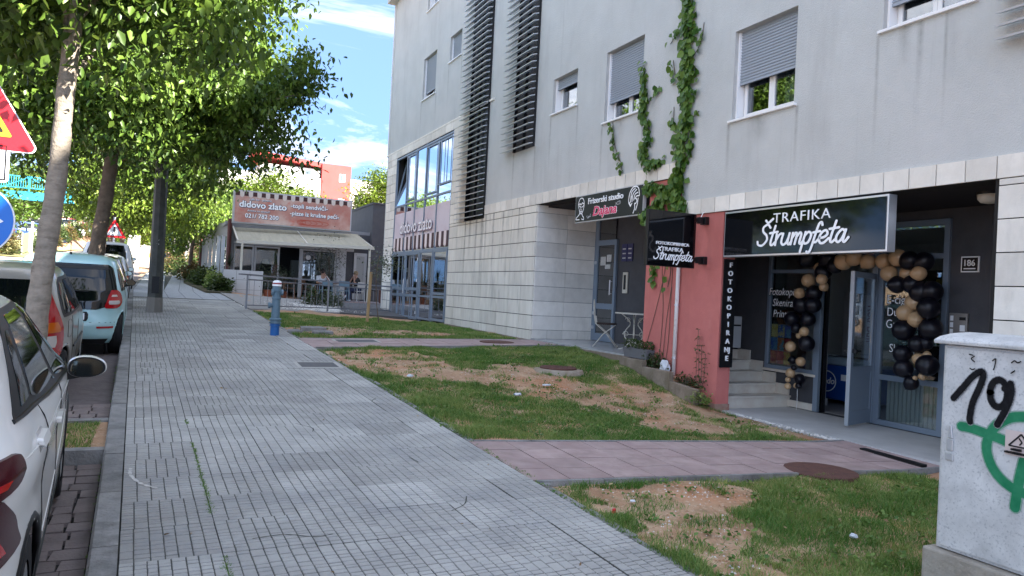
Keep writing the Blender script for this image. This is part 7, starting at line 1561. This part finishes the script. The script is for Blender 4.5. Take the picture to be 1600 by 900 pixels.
tchair('terrace_chair', 'blue grey terrace chair with its back to us, left of the pair', (6.0, 30.9, TZ), R(95), BCH); tchair('terrace_chair', 'blue grey terrace chair with its back to us, right of the pair', (6.72, 30.95, TZ), R(88), BCH)
tchair('terrace_chair', 'brown wooden terrace chair just behind the railing near the hydrant', (4.5, 30.8, TZ), R(170), BRCH); tchair('terrace_chair', 'brown wooden terrace chair left of the man in white', (5.4, 31.4, TZ), R(10), BRCH); tchair('terrace_chair', 'pale chair under the seated woman with sunglasses', (7.5, 31.7, TZ), R(120), WCH); tchair('terrace_chair', 'dark chair under the seated man in white', (6.05, 31.95, TZ), R(-90), BRCH)
for k, (x, y, lab) in enumerate(((4.2, 31.4, 'dark terrace table beside the terracotta pot'), (6.2, 31.45, 'terrace table in front of the seated man'), (7.0, 31.5, 'small terrace table between the man and the woman'))):
    t = thing('terrace_table', lab, 'table', (x, y, TZ)); MB().box(-.33, .33, -.33, .33, .72, .75).build('tabletop', BRCH if k else TRIM, t, local=True, bevel=.005); MB().lathe((0, 0, 0), [(.22, 0), (.22, .02), (.03, .04), (.03, .72)], 12).build('pedestal', TRIM, t, local=True)
SKIN = mat('skin', (.42, .24, .17), .6)
def skinned(name, verts, edges, rad, m_, parent, lvl=1):
    me = bpy.data.meshes.new(name); me.from_pydata(verts, edges, []); o = bpy.data.objects.new(name, me); COL.objects.link(o)
    md = o.modifiers.new('s', 'SKIN'); sv = me.skin_vertices[0].data
    for i, r_ in enumerate(rad): sv[i].radius = (r_, r_) if not isinstance(r_, tuple) else r_; sv[i].use_root = (i == 0)
    o.modifiers.new('u', 'SUBSURF').levels = lvl; dg = bpy.context.evaluated_depsgraph_get(); dg.update(); m2 = bpy.data.meshes.new_from_object(o.evaluated_get(dg)); bpy.data.objects.remove(o)
    m2.materials.clear(); m2.materials.append(m_); m2.polygons.foreach_set('use_smooth', [True]*len(m2.polygons)); return link(name, m2, parent)
def person(label, loc, rz, pose, shirt, trousers, hair, sunglasses=False, long=False, shoes=None):
    """pose: dict of joint positions; x forward, y left, z up"""
    t = thing('person', label, 'person', loc, None, rz); J = pose
    V = [J['pelvis'], J['waist'], J['chest'], J['neck'], J['head0'], J['head1']]; Rr = [(.13, .11), (.12, .10), (.15, .11), .055, .075, .085]; E_ = [(0, 1), (1, 2), (2, 3), (3, 4), (4, 5)]
    for sd in ('l', 'r'):
        b = len(V); V += [J['sh_'+sd], J['el_'+sd], J['wr_'+sd], J['ha_'+sd]]; Rr += [.055, .042, .028, (.038, .018)]; E_ += [(2, b), (b, b+1), (b+1, b+2), (b+2, b+3)]
        h0 = b+3; d = (Vector(J['ha_'+sd])-Vector(J['wr_'+sd])).normalized(); sdv = d.cross(Vector((0, 0, 1))).normalized()
        for k in range(4):
            f0 = Vector(J['ha_'+sd])+d*.03+sdv*(.024-.016*k); f1 = f0+d*(.055-.006*abs(k-1))+Vector((0, 0, -.012)); q = len(V); V += [tuple(f0), tuple(f1)]; Rr += [.010, .008]; E_ += [(h0, q), (q, q+1)]
        q = len(V); V.append(tuple(Vector(J['ha_'+sd])+sdv*.045+d*.0)); Rr.append(.011); E_.append((h0, q))
        b = len(V); V += [J['hip_'+sd], J['kn_'+sd], J['an_'+sd], J['to_'+sd]]; Rr += [.085, .06, .042, .035]; E_ += [(0, b), (b, b+1), (b+1, b+2), (b+2, b+3)]
    body = skinned('body', V, E_, Rr, SKIN, t)
    sv = [J['pelvis'], J['waist'], J['chest'], J['neck']]; se = [(0, 1), (1, 2), (2, 3)]; sr = [(.15, .13), (.145, .12), (.175, .13), .07]
    for sd in ('l', 'r'): b = len(sv); mid = tuple(Vector(J['el_'+sd]).lerp(Vector(J['wr_'+sd]), .6 if long else .0)); sv += [J['sh_'+sd], J['el_'+sd] if long else tuple(Vector(J['sh_'+sd]).lerp(Vector(J['el_'+sd]), .8))]; sr += [.072, .058]; se += [(2, b), (b, b+1)]; 
    if long:
        for sd, bi in (('l', 5), ('r', 7)): sv.append(tuple(Vector(J['wr_'+sd]))); sr.append(.045); se.append((bi, len(sv)-1))
    skinned('shirt', sv, se, sr, shirt, t)
    tv = [J['pelvis']]; te = []; tr_ = [(.155, .135)]
    for sd in ('l', 'r'): b = len(tv); tv += [J['hip_'+sd], J['kn_'+sd], J['an_'+sd]]; tr_ += [.105, .08, .062]; te += [(0, b), (b, b+1), (b+1, b+2)]
    skinned('trousers', tv, te, tr_, trousers, t)
    h = Vector(J['head1']); F_ = (h-Vector(J['head0'])); fw = Vector(J.get('face', (1, 0, 0))).normalized(); sd_ = Vector((0, 0, 1)).cross(fw).normalized()
    mb = MB(); mb.lathe(tuple(h-fw*.02+Vector((0, 0, -.02))), [(.085, -.06), (.103, 0), (.10, .06), (.07, .11), (.001, .125)], 14); mb.build('hair', hair, t, local=True, smooth=True)
    fm = MB()
    for s_ in (-1, 1):
        c_ = h+fw*.092+sd_*.035*s_+Vector((0, 0, -.005)); fm.obox(c_, fw*.006, sd_*(.026 if sunglasses else .012), (0, 0, .018 if sunglasses else .006))
    if sunglasses: fm.bar(h+fw*.092-sd_*.06, h+fw*.092+sd_*.06, .008)
    fm.build('sunglasses' if sunglasses else 'eyes', TRIM, t, local=True); nm = MB(); c_ = h+fw*.095+Vector((0, 0, -.03)); nm.prism([tuple(c_+Vector((0, 0, .03))), tuple(c_-sd_*.013-Vector((0, 0, .012))), tuple(c_+sd_*.013-Vector((0, 0, .012)))], tuple(fw*.02)); nm.build('nose', SKIN, t, local=True)
    MB().obox(h+fw*.083+Vector((0, 0, -.065)), fw*.005, sd_*.022, (0, 0, .004)).build('mouth', mat('lips', (.35, .10, .09), .5), t, local=True)
    em = MB()
    for s_ in (-1, 1): em.obox(h+sd_*.092*s_+Vector((0, 0, -.02)), fw*.015, sd_*.006, (0, 0, .026))
    em.build('ear', SKIN, t, local=True)
    for sd in ('l', 'r'): a, b = Vector(J['an_'+sd]), Vector(J['to_'+sd]); MB().bar(a.lerp(b, -.35), b+(b-a)*.25, .085, .07).build('shoe', shoes or TRIM, t, local=True, bevel=.02)
    return t
sit = dict(pelvis=(0, 0, .55), waist=(.0, 0, .75), chest=(.05, 0, .98), neck=(.07, 0, 1.12), head0=(.09, 0, 1.18), head1=(.11, 0, 1.27), sh_l=(.06, .18, 1.03), sh_r=(.06, -.18, 1.03), hip_l=(.03, .10, .54), hip_r=(.03, -.10, .54), kn_l=(.45, .13, .54), kn_r=(.45, -.12, .54), an_l=(.45, .13, .09), an_r=(.40, -.12, .09), to_l=(.60, .14, .04), to_r=(.55, -.13, .04))
p1_ = dict(sit, el_l=(.30, .26, .80), wr_l=(.30, .08, 1.05), ha_l=(.25, .04, 1.14), el_r=(.20, -.28, .78), wr_r=(.42, -.18, .78), ha_r=(.50, -.14, .77), face=(1, .1, -.1))
p2_ = dict(sit, el_l=(.28, .22, .80), wr_l=(.22, .06, 1.08), ha_l=(.19, .05, 1.16), el_r=(.28, -.22, .80), wr_r=(.24, -.06, 1.02), ha_r=(.21, -.05, 1.10), face=(1, 0, -.2), kn_r=(.46, .02, .62), an_r=(.62, .10, .28), to_r=(.72, .12, .18))
HAIRD = mat('dark_hair', (.02, .014, .01), .6); HAIRB = mat('blond_hair', (.26, .19, .11), .6); WSH = mat('white_shirt', (.66, .68, .72), .8); BLS = mat('black_cloth', (.02, .02, .024), .9); NVT = mat('navy_cloth', (.03, .04, .09), .9)
person('seated man in a white T-shirt holding a hand to his face', (6.02, 31.95, TZ-.05), R(-80), p1_, WSH, BLS, HAIRD, True)
person('seated woman in black top and white sleeves leaning her face on her hands', (7.5, 31.75, TZ-.05), R(200), p2_, BLS, NVT, HAIRB, True, shoes=WSH)
walk = dict(pelvis=(0, 0, .92), waist=(0, 0, 1.1), chest=(.02, 0, 1.33), neck=(.03, 0, 1.48), head0=(.04, 0, 1.53), head1=(.06, 0, 1.62), sh_l=(.02, .19, 1.40), sh_r=(.02, -.19, 1.40), el_l=(-.08, .25, 1.13), wr_l=(-.02, .27, .90), ha_l=(.0, .27, .82), el_r=(.06, -.25, 1.13), wr_r=(.2, -.26, .93), ha_r=(.24, -.26, .86), hip_l=(0, .09, .90), hip_r=(0, -.09, .90), kn_l=(.16, .10, .50), kn_r=(-.05, -.10, .48), an_l=(.14, .10, .09), an_r=(-.25, -.10, .14), to_l=(.28, .1, .04), to_r=(-.13, -.1, .04), face=(1, 0, 0))
person('person in a navy jacket and grey trousers walking far up the sidewalk', (.06, 75, sz(75)), R(90), walk, mat('navy_jacket', (.05, .09, .16), .9), mat('grey_trousers', (.22, .23, .25), .9), HAIRD, long=True)
def pot(name, label, c, r, h, m_, fol, seed):
    t = thing(name, label, 'potted plant', c); MB().lathe(c, [(r*.72, 0), (r, h*.9), (r*1.08, h*.9), (r*1.08, h), (r*.9, h), (r*.88, h-.05), (.001, h-.05)], 18).build('pot', m_, t)
    rg = np.random.default_rng(seed); n, hh, rr, sz_, mt = fol; P = rg.normal(0, 1, (n, 3))*[rr, rr, hh*.28]+[c[0], c[1], c[2]+h+hh*.62]; leaf_cloud('foliage', P, sz_, mt, t, seed, droop=-.2)
    mb = MB()
    for k in range(4): mb.tube([(c[0], c[1], c[2]+h-.06), (c[0]+rg.uniform(-.05, .05), c[1], c[2]+h+hh*.4), (c[0]+rg.uniform(-rr, rr), c[1]+rg.uniform(-rr, rr)*.5, c[2]+h+hh*.75)], .012, 5)
    mb.build('stem', BARKD, t)
pot('potted_olive', 'terracotta pot with a small olive bush by the bakery door', (3.73, 31.2, TZ), .16, .34, TERRA, (420, .9, .26, .07, OLIVEM), 1)
pot('potted_olive', 'olive bush in a low pot in front of the open bakery door', (4.45, 31.8, TZ), .15, .3, TERRA, (420, .95, .26, .07, OLIVEM), 2)
pot('potted_olive', 'tall olive tree in a pot behind the blue chairs', (6.45, 32.6, TZ), .18, .4, TRIM, (1500, 2.0, .36, .07, OLIVEM), 3)
pot('potted_olive', 'tall tapered brown pot with olive at the terrace end', (8.38, 30.6, TZ-.3), .22, .85, mat('brown_pot', (.13, .045, .03), .5), (520, .9, .28, .07, OLIVEM), 4)
yk = thing('spiky_plant', 'spiky yucca in a pot by the pavilion corner', 'potted plant', (2.3, 32.0, 1.0)); MB().lathe((2.3, 32, 1.0), [(.15, 0), (.2, .35), (.001, .35)], 14).build('pot', TERRA, yk); MB().tube([(2.3, 32, 1.3), (2.3, 32, 2.25)], .04, 8).build('stem', BARKD, yk)
mb = MB(); rg = random.Random(2)
for k in range(64):
    a, e = rg.uniform(0, 6.28), rg.uniform(-.5, 1.4); d = Vector((math.cos(a)*math.cos(e), math.sin(a)*math.cos(e), math.sin(e))); s_ = d.cross(Vector((0, 0, 1))).normalized()*.018; o = Vector((2.3, 32, 2.3)); mb.add([o-s_, o+s_, o+d*.52], [(0, 1, 2)])
mb.build('foliage', mat('yucca_leaf', (.03, .05, .025), .5), yk)
# railing along the ramp
RL = thing('terrace_railing', 'grey metal railing with thin bars along the ramp before the terrace', 'railing', (4.7, 23.6, .8))
a, b = Vector((2.05, 21.7, 0)), Vector((7.35, 25.8, 0)); RLM = mat('railing_grey', (.24, .25, .27), .45, .5)
def rz_(t): p = a.lerp(b, t); return Vector((p.x, p.y, .86-.13*t))
for t_ in (0, .5, 1): p = rz_(t_); MB().bar(p, p+Vector((0, 0, .98)), .05).build('post', RLM, RL)
for h_, w_ in ((.97, .045), (.84, .03), (.12, .03)): MB().bar(rz_(0)+Vector((0, 0, h_)), rz_(1)+Vector((0, 0, h_)), w_).build('rail', RLM, RL)
nb = 26
bme = MB().box(-.006, .006, -.006, .006, 0, .72).mesh('bar', RLM)
for k in range(1, nb):
    p = rz_(k/nb); link('bar', bme, RL, p+Vector((0, 0, .12))-RL.location)
mb = MB(); mb.bar(rz_(0)+Vector((0, 0, .97)), rz_(0)+Vector((-.25, -.3, .97)), .04); mb.build('end_bracket', RLM, RL)
pbk = thing('pebble_bank', 'bank of white pebbles below the bakery terrace', 'pebbles', (4, 28, .8)); mb = MB(); rg = random.Random(4)
for k in range(2600):
    u, v = rg.random(), rg.random(); x = 2.0+4.3*u; y = 22.4+(6.8-2.8*u)*v+2.0*u; z = .88-.12*u+.22*v*(1-u)+.10*v*u; stone(mb, x, y, z, rg.uniform(.03, .07))
tag(mb.build('pebble', PEB, pbk), kind='stuff'); MB().prism([(2.12, 21.5, .89), (6.6, 24.6, .72), (6.6, 29.5, .95), (1.86, 29.5, 1.17)], (0, 0, -.3)).build('bank', mat('grey_gravel_bank', (.33, .32, .30), .95, c2=(.22, .21, .2), scale=18), pbk)
rp = MB().prism([(5.0, 23.3, .80), (9.5, 24.6, .62), (9.5, 29.5, .95), (6.4, 29.5, 1.0)], (0, 0, -.1)).build('ramp', mat('ramp_asphalt', (.085, .085, .09), .9, c2=(.11, .11, .11), scale=5)); rp['kind'] = 'structure'
bush('lavender_bush', 'dark green lavender clump on the pebble bank behind the railing', (4.9, 27.0, .9), .55, .4, .55, 900, .09, BUSHM, 'bush', 41); bush('lavender_bush', 'smaller dark bush at the edge of the ramp', (5.5, 26.6, .88), .35, .35, .5, 700, .08, OLIVEM, 'bush', 42)
# dark grey annexe
AN = thing('grey_annexe', 'plain dark grey rendered annexe behind the end of the apartment building', 'building', (9, 36, 1)); MB().box(8.5, 14, 33.6, 39, .6, 5.50).build('wall', DKW2, AN); MB().box(8.46, 14, 33.56, 39.04, 5.50, 5.58).build('coping', DKW2, AN); MB().box(9.25, 9.27, 33.57, 33.6, .6, 5.5).build('joint', TRIM, AN)
# ---------------------------------------------------------------- garden strip by the sidewalk
gs = MB(); gs.prism([(1.35, 29.5, 1.2), (2.25, 29.5, 1.2), (2.3, 34, 1.35), (1.8, 46, 1.75), (.9, 46, 1.75), (.75, 38, 1.5)], (0, 0, -.3)); o = gs.build('planting_bed', mat('dark_bed_soil', (.09, .065, .045), .95, c2=(.06, .07, .03), scale=3)); o['kind'] = 'structure'
GB = 'bushes in the planting bed beside the sidewalk'
for k, (x, y, r_, h_, m_) in enumerate(((1.9, 30.6, .45, .5, BUSHM), (1.85, 32.5, .5, .65, GRASSM), (1.6, 35, .6, .7, BUSHM), (1.5, 38, .6, .65, BUSHM), (1.3, 42, .7, .9, REDHEDGE), (.9, 50, 1.3, 1.3, BUSHM), (1.8, 53, 1.2, 1.2, BUSHM), (.6, 62, 1.2, 1.3, REDHEDGE))):
    bush('border_bush', ('low green bush nearest the railing at the sidewalk edge', 'yellowish low shrub beside the pavilion corner', 'dark bush in front of the pavilion side glazing', 'second dark bush along the pavilion side', 'bush with reddish tips near the pavilion end', 'broad dark bush beyond the pavilion', 'rounded dark bush against the tan stair wall', 'orange tipped bush by the walking person')[k], (x, y, hz(x, y) if x < 2 else 1.2), r_, r_*1.6, h_, 900, .11+.002*y, m_, 'bush', 60+k, group=GB)
# ---------------------------------------------------------------- blue footbridge
BBL = mat('bridge_blue', (.02, .26, .42), .45, c2=(.03, .33, .50), scale=1); BBD = mat('bridge_underside', (.015, .09, .13), .7)
BR = thing('footbridge', 'turquoise blue steel footbridge with railings crossing the road', 'bridge', (-8, 70, 7.5))
X0, X1, zb = -30, 2.1, lambda x: 7.52-.035*(x+10)*0+(.0 if x < 0 else 0)
MB().box(X0, X1, 69.4, 70.9, 7.2, 7.35).build('deck', BBD, BR); MB().box(X0, X1, 69.35, 69.4, 7.2, 7.85).build('girder', BBL, BR); MB().box(X0, X1, 70.9, 70.95, 7.2, 7.85).build('girder', BBL, BR)
for z in (8.1, 9.0): MB().box(X0, X1, 69.33, 69.39, z, z+.07).build('rail', BBL, BR)
me = MB().box(-.018, .018, -.018, .018, 0, .9).mesh('baluster', BBL); x = X0+.2
k = 0
while x < X1 and k < 260: link('baluster', me, BR, Vector((x, 69.36, 8.1))-BR.location); x += .16; k += 1
pm = MB().box(-.05, .05, -.04, .04, 0, 1.3).mesh('post', BBL); x = X0
while x < X1: link('post', pm, BR, Vector((x, 69.36, 7.8))-BR.location); x += 2.2
mb = MB(); x = X0; s_ = 1
while x < X1-2: mb.bar((x, 69.34, 7.85 if s_ > 0 else 9.0), (x+2.2, 69.34, 9.0 if s_ > 0 else 7.85), .05); x += 2.2; s_ = -s_
mb.build('diagonal', BBL, BR)
TAN = mat('tan_concrete', (.30, .20, .12), .9, c2=(.24, .16, .10), scale=1.5); PALE = mat('pale_wall', (.36, .35, .33), .9, c2=(.28, .275, .26), scale=2)
ST = thing('stair_tower', 'tan concrete stair wall under the end of the blue footbridge', 'wall', (2.3, 68, 2.3)); MB().prism([(1.3, 66, 2.0), (4.2, 66, 2.0), (4.2, 66, 7.6), (2.1, 66, 7.6)], (0, 5, 0)).build('wall', TAN, ST); MB().prism([(1.05, 65.9, 2.0), (1.3, 65.9, 2.0), (2.1, 65.9, 7.6), (1.9, 65.9, 7.6)], (0, 5, 0)).build('sloping_edge', PALE, ST)
leaf_cloud('ivy', np.stack([np.random.default_rng(1).normal(3.0, .5, 900), np.full(900, 65.8), np.random.default_rng(2).uniform(3, 7.4, 900)], 1), .3, BUSHM, ST, 5, droop=.4)
PI = thing('white_pier', 'tall whitewashed concrete pier beside the parked cars at the road edge', 'pier', (-2.6, 66, 2)); MB().prism([(-3.0, 66, 1.6), (-2.05, 66, 1.6), (-2.05, 66, 4.75), (-2.9, 66, 4.6)], (0, 1.2, 0)).build('shaft', PALE, PI); MB().box(-3.0, -2.02, 65.95, 67.2, 4.70, 4.85).build('cap', PALE, PI)
rb = [[(.2, 1.2), (.45, 1.5), (.6, 1.2), (.3, 1.0)], [(.3, .9), (.6, .7), (.3, .5)], [(.25, .3), (.5, .5)]]
mb = MB()
for q in rb: ribbon(mb, q, .05, (-2.95, 65.94, 2.2), (1, 0, 0), (0, 0, 1), .002)
mb.build('scrawl', mat('grey_scrawl', (.2, .2, .2), .8), PI)
RW2 = thing('stone_garden_wall', 'sunlit pale stone garden wall beyond the walking person', 'wall', (.5, 84, 2.6)); mb = MB(); rg = random.Random(8)
for i in range(13):
    for j in range(6):
        x, z = -1.9+.52*i+(j % 2)*.2, 2.5+.33*j; 
        if j > 3+int(i*.25): continue
        MB().box(x, x+.49, 84+rg.uniform(-.06, .04), 84.6, z, z+.31).build('stone', mat('pale_rubble', (.36, .33, .27), .95, c2=(.24, .21, .17), scale=3, rnd=.2), RW2)
TR = thing('far_terrace', 'pale terraced garden with white railing above the stone wall', 'terrace', (3, 88, 4)); MB().box(.4, 6, 86, 87, 2.6, 4.6).build('wall', PALE, TR); mb = MB(); mb.box(1.0, 3.4, 85.9, 85.98, 5.85, 5.95); mb.box(1.0, 3.4, 85.9, 85.98, 4.6, 4.7)
for k in range(13): mb.box(1.0+.2*k, 1.06+.2*k, 85.92, 85.97, 4.7, 5.85)
mb.build('railing', PZW, TR)
PB2 = thing('parapet_wall', 'sunlit cream low wall at the far end of the sidewalk behind the lamp post', 'wall', (-1.4, 80, 2.6)); MB().box(-2.4, -.6, 80, 80.3, 2.3, 4.6).build('wall', PALE, PB2); mb = MB(); ribbon(mb, [(.3, 0), (.35, .35), (.6, .5), (.85, .35), (.9, 0)], .1, (-1.9, 79.98, 3.5), (1, 0, 0), (0, 0, 1), .002); mb.build('arch_mark', mat('ochre', (.45, .28, .06), .7), PB2)
for k, (x, y) in enumerate(((.55, 78), (1.5, 60))):
    t = thing('street_lantern_post', ('slim pale post beside the walking person', 'slim grey post among the far bushes')[k], 'post', (x, y, 2.4)); MB().tube([(x, y, 1.9), (x, y, 5.4)], .05, 6).build('shaft', PALE, t); MB().lathe((x, y, 5.4), [(.09, 0), (.1, .15), (.001, .2)], 8).build('cap', PALE, t)
simple_car('dark car standing beyond the trees at the end of the sidewalk', 1.9, 81, BKP, hdg=R(10), z=3.9, detail=False)
# ---------------------------------------------------------------- hedge, fence, far buildings
FN = thing('mesh_fence', 'pale green mesh fence with posts along the verge across the road', 'fence', (-8.2, 50, 2.6)); FNM = mat('fence_green', (.20, .27, .13), .7, c2=(.30, .34, .18), scale=4); pz = lambda y: hz(-7.6, y)-.05
yv = 49.0
while yv < 104:
    x = -7.4-.012*(yv-49); MB().tube([(x, yv, pz(yv)), (x, yv, pz(yv)+1.25)], .035, 6).build('post', mat('fence_post', (.45, .47, .38), .6), FN)
    x2 = -7.4-.012*(yv+2.4-49); mb = MB(); mb.prism([(x, yv+.05, pz(yv)+.05), (x2, yv+2.4, pz(yv+2.4)+.05), (x2, yv+2.4, pz(yv+2.4)+1.15), (x, yv+.05, pz(yv)+1.15)], (.01, 0, 0)); mb.build('panel', FNM, FN); yv += 2.5
H2 = 'hedge bushes along the median'
for k in range(11):
    y = 54+4.6*k; x = -6.95-.008*(y-49); bush('hedge_bush', 'median hedge bush before the mesh fence, '+('nearest to us', 'second up the road', 'third up the road', 'fourth up the road', 'fifth up the road', 'sixth up the road', 'seventh up the road', 'fourth from the far end', 'third from the far end', 'second from the far end', 'farthest up the road')[k], (x, y, pz(y)+.02), .45, 2.2, 1.05, 800, .20, REDHEDGE if k % 2 else BUSHM, 'bush', 80+k, group=H2, stems=4)
for k, (x, y, r_, h_, m_, lab) in enumerate(((-9.4, 47.9, 1.3, 1.5, REDHEDGE, 'broad red tipped bush under the blue disc across the road'), (-11.2, 48.1, 1.3, 1.3, BUSHM, 'dark green bush at the far left edge across the road'), (-8.2, 48.2, .8, 1.35, mat('purple_dummy', (.1, .02, .03)) if False else REDHEDGE, 'small dark red bush just left of the near trunk'))):
    bush('median_bush', lab, (x, y, hz(x, y)), r_, r_*.8, h_, 2200, .13, m_, 'bush', 95+k)
fp = thing('fence_end_post', 'short pale post at the end of the verge right of the near trunk', 'post', (-6.9, 47.6, 2.4)); MB().tube([(-6.75, 47.6, 2.3), (-6.75, 47.6, 4.3)], .06, 8).build('shaft', SWH, fp)
COR = mat('coral_render', (.40, .06, .055), .9, c2=(.44, .07, .065), scale=.3); FWH = mat('white_render', (.55, .54, .52), .9, c2=(.50, .49, .47), scale=.4); FGL = mat('far_window', (.10, .13, .15), .2)
FB = thing('coral_apartment_block', 'tall coral and white apartment block far behind the bakery sign', 'building', (25, 152, 10))
MB().box(27.2, 33.0, 150, 165, 0, 26.0).build('wall', COR, FB); MB().prism([(14, 150.4, 26.35), (27.2, 150.4, 25.2), (27.2, 150.4, 26.1), (14, 150.4, 27.2)], (0, 14, 0)).build('roof_band', COR, FB)
MB().box(15.5, 27.15, 151.4, 165, 0, 24.9).build('wall', FWH, FB); MB().box(8, 27.1, 150.2, 151.3, 0, 22.9).build('wall', FWH, FB); MB().box(21, 26.9, 150.6, 151.3, 22.9, 24.4).build('wall', FWH, FB)
for (x, z) in ((31.1, 23.4), (31.1, 18.4)):
    w_ = MB().box(x-.45, x+.75, 149.93, 149.99, z-.8, z+.8).build('window', SWH, FB); MB().box(x-.25, x+.2, 149.88, 149.93, z-.6, z+.6).build('pane', FGL, w_)
for (x, z) in ((18, 24), (24.6, 24.0), (12, 20), (16.5, 20), (21.5, 20.2), (24, 17)):
    w_ = MB().box(x-.7, x+.7, 150.12 if z < 22.9 else 150.5, 150.19 if z < 22.9 else 150.58, z-.7, z+.5).build('window', mat('pale_reveal', (.5, .5, .48), .8), FB); MB().box(x-.55, x+.55, 150.08 if z < 22.9 else 150.46, 150.12 if z < 22.9 else 150.5, z-.55, z+.4).build('pane', FGL, w_)
mb = MB(); mb.box(22, 22.1, 152, 152.1, 25, 29); mb.box(27.9, 28, 152, 152.1, 26, 28.4); mb.build('aerial', DKG, FB)
F2 = thing('white_apartment_block', 'white apartment block right of the coral one', 'building', (37, 153, 10)); MB().box(33.05, 41, 152, 165, 0, 23.7).build('wall', FWH, F2); MB().box(33.0, 37.2, 151.6, 152, 0, 21.8).build('wall', FWH, F2)
for (x, z) in ((35, 20), (35, 16)): w_ = MB().box(x-.6, x+.6, 151.5, 151.59, z-.7, z+.5).build('window', FGL, F2)
# houses up the road at the far left
for k, (x, y, w_, h_, m_, lab) in enumerate(((-34, 105, 16, 7, FWH, 'white house far beyond the parked cars'), (-14, 128, 12, 6, PALE, 'pale house at the top of the road'), (-60, 120, 22, 14, FWH, 'white apartment house far left behind the trees'), (-8, 175, 10, 11, FWH, 'white block far up behind the crossing sign'))):
    z0 = hz(x, y); t = thing('house', lab, 'house', (x, y, z0)); MB().box(x-w_/2, x+w_/2, y, y+10, z0-2, z0+h_).build('wall', m_, t); MB().prism([(x-w_/2-.4, y-.4, z0+h_), (x+w_/2+.4, y-.4, z0+h_), (x+w_/2+.4, y+5, z0+h_+2), (x-w_/2-.4, y+5, z0+h_+2)], (0, 0, .2)).build('roof', TERRA, t)
    for i in range(int(w_/3)):
        for j in range(int(h_/3)):
            q = MB().box(x-w_/2+1+3*i, x-w_/2+2.2+3*i, y-.08, y-.02, z0+1+3*j, z0+2.3+3*j).build('window', FGL, t)
# wooded slope that closes the view at the top of the road and across it
def wood(name, label, x0, x1, y0, y1, n, h, size, seed, m_=LEAFM):
    rg = np.random.default_rng(seed); cx, cy = rg.uniform(x0, x1, n//55), rg.uniform(y0, y1, n//55); i = rg.integers(0, len(cx), n); hh = h*rg.uniform(.6, 1.1, len(cx)); d = rg.normal(0, 1, (n, 3)); d /= np.linalg.norm(d, axis=1)[:, None]
    r_ = rg.uniform(.5, 1, n)**.5; P = np.stack([cx[i]+d[:, 0]*r_*2.2, cy[i]+d[:, 1]*r_*2.2, H(cx[i], cy[i])+hh[i]*.55+d[:, 2]*r_*hh[i]*.5], 1); o = leaf_cloud(name, P, size, m_, None, seed, droop=.1); tag(o, label, 'trees', kind='stuff')
wood('woodland', 'dense dark green trees closing the far left side of the street', -60, -22, 66, 100, 11000, 9, .75, 3); wood('woodland', 'far mass of green trees at the top of the road', -40, 8, 112, 135, 11000, 9, .8, 4)
wood('woodland', 'tree tops behind the bakery pavilion roof', 6, 30, 88, 110, 6000, 8, .7, 5)
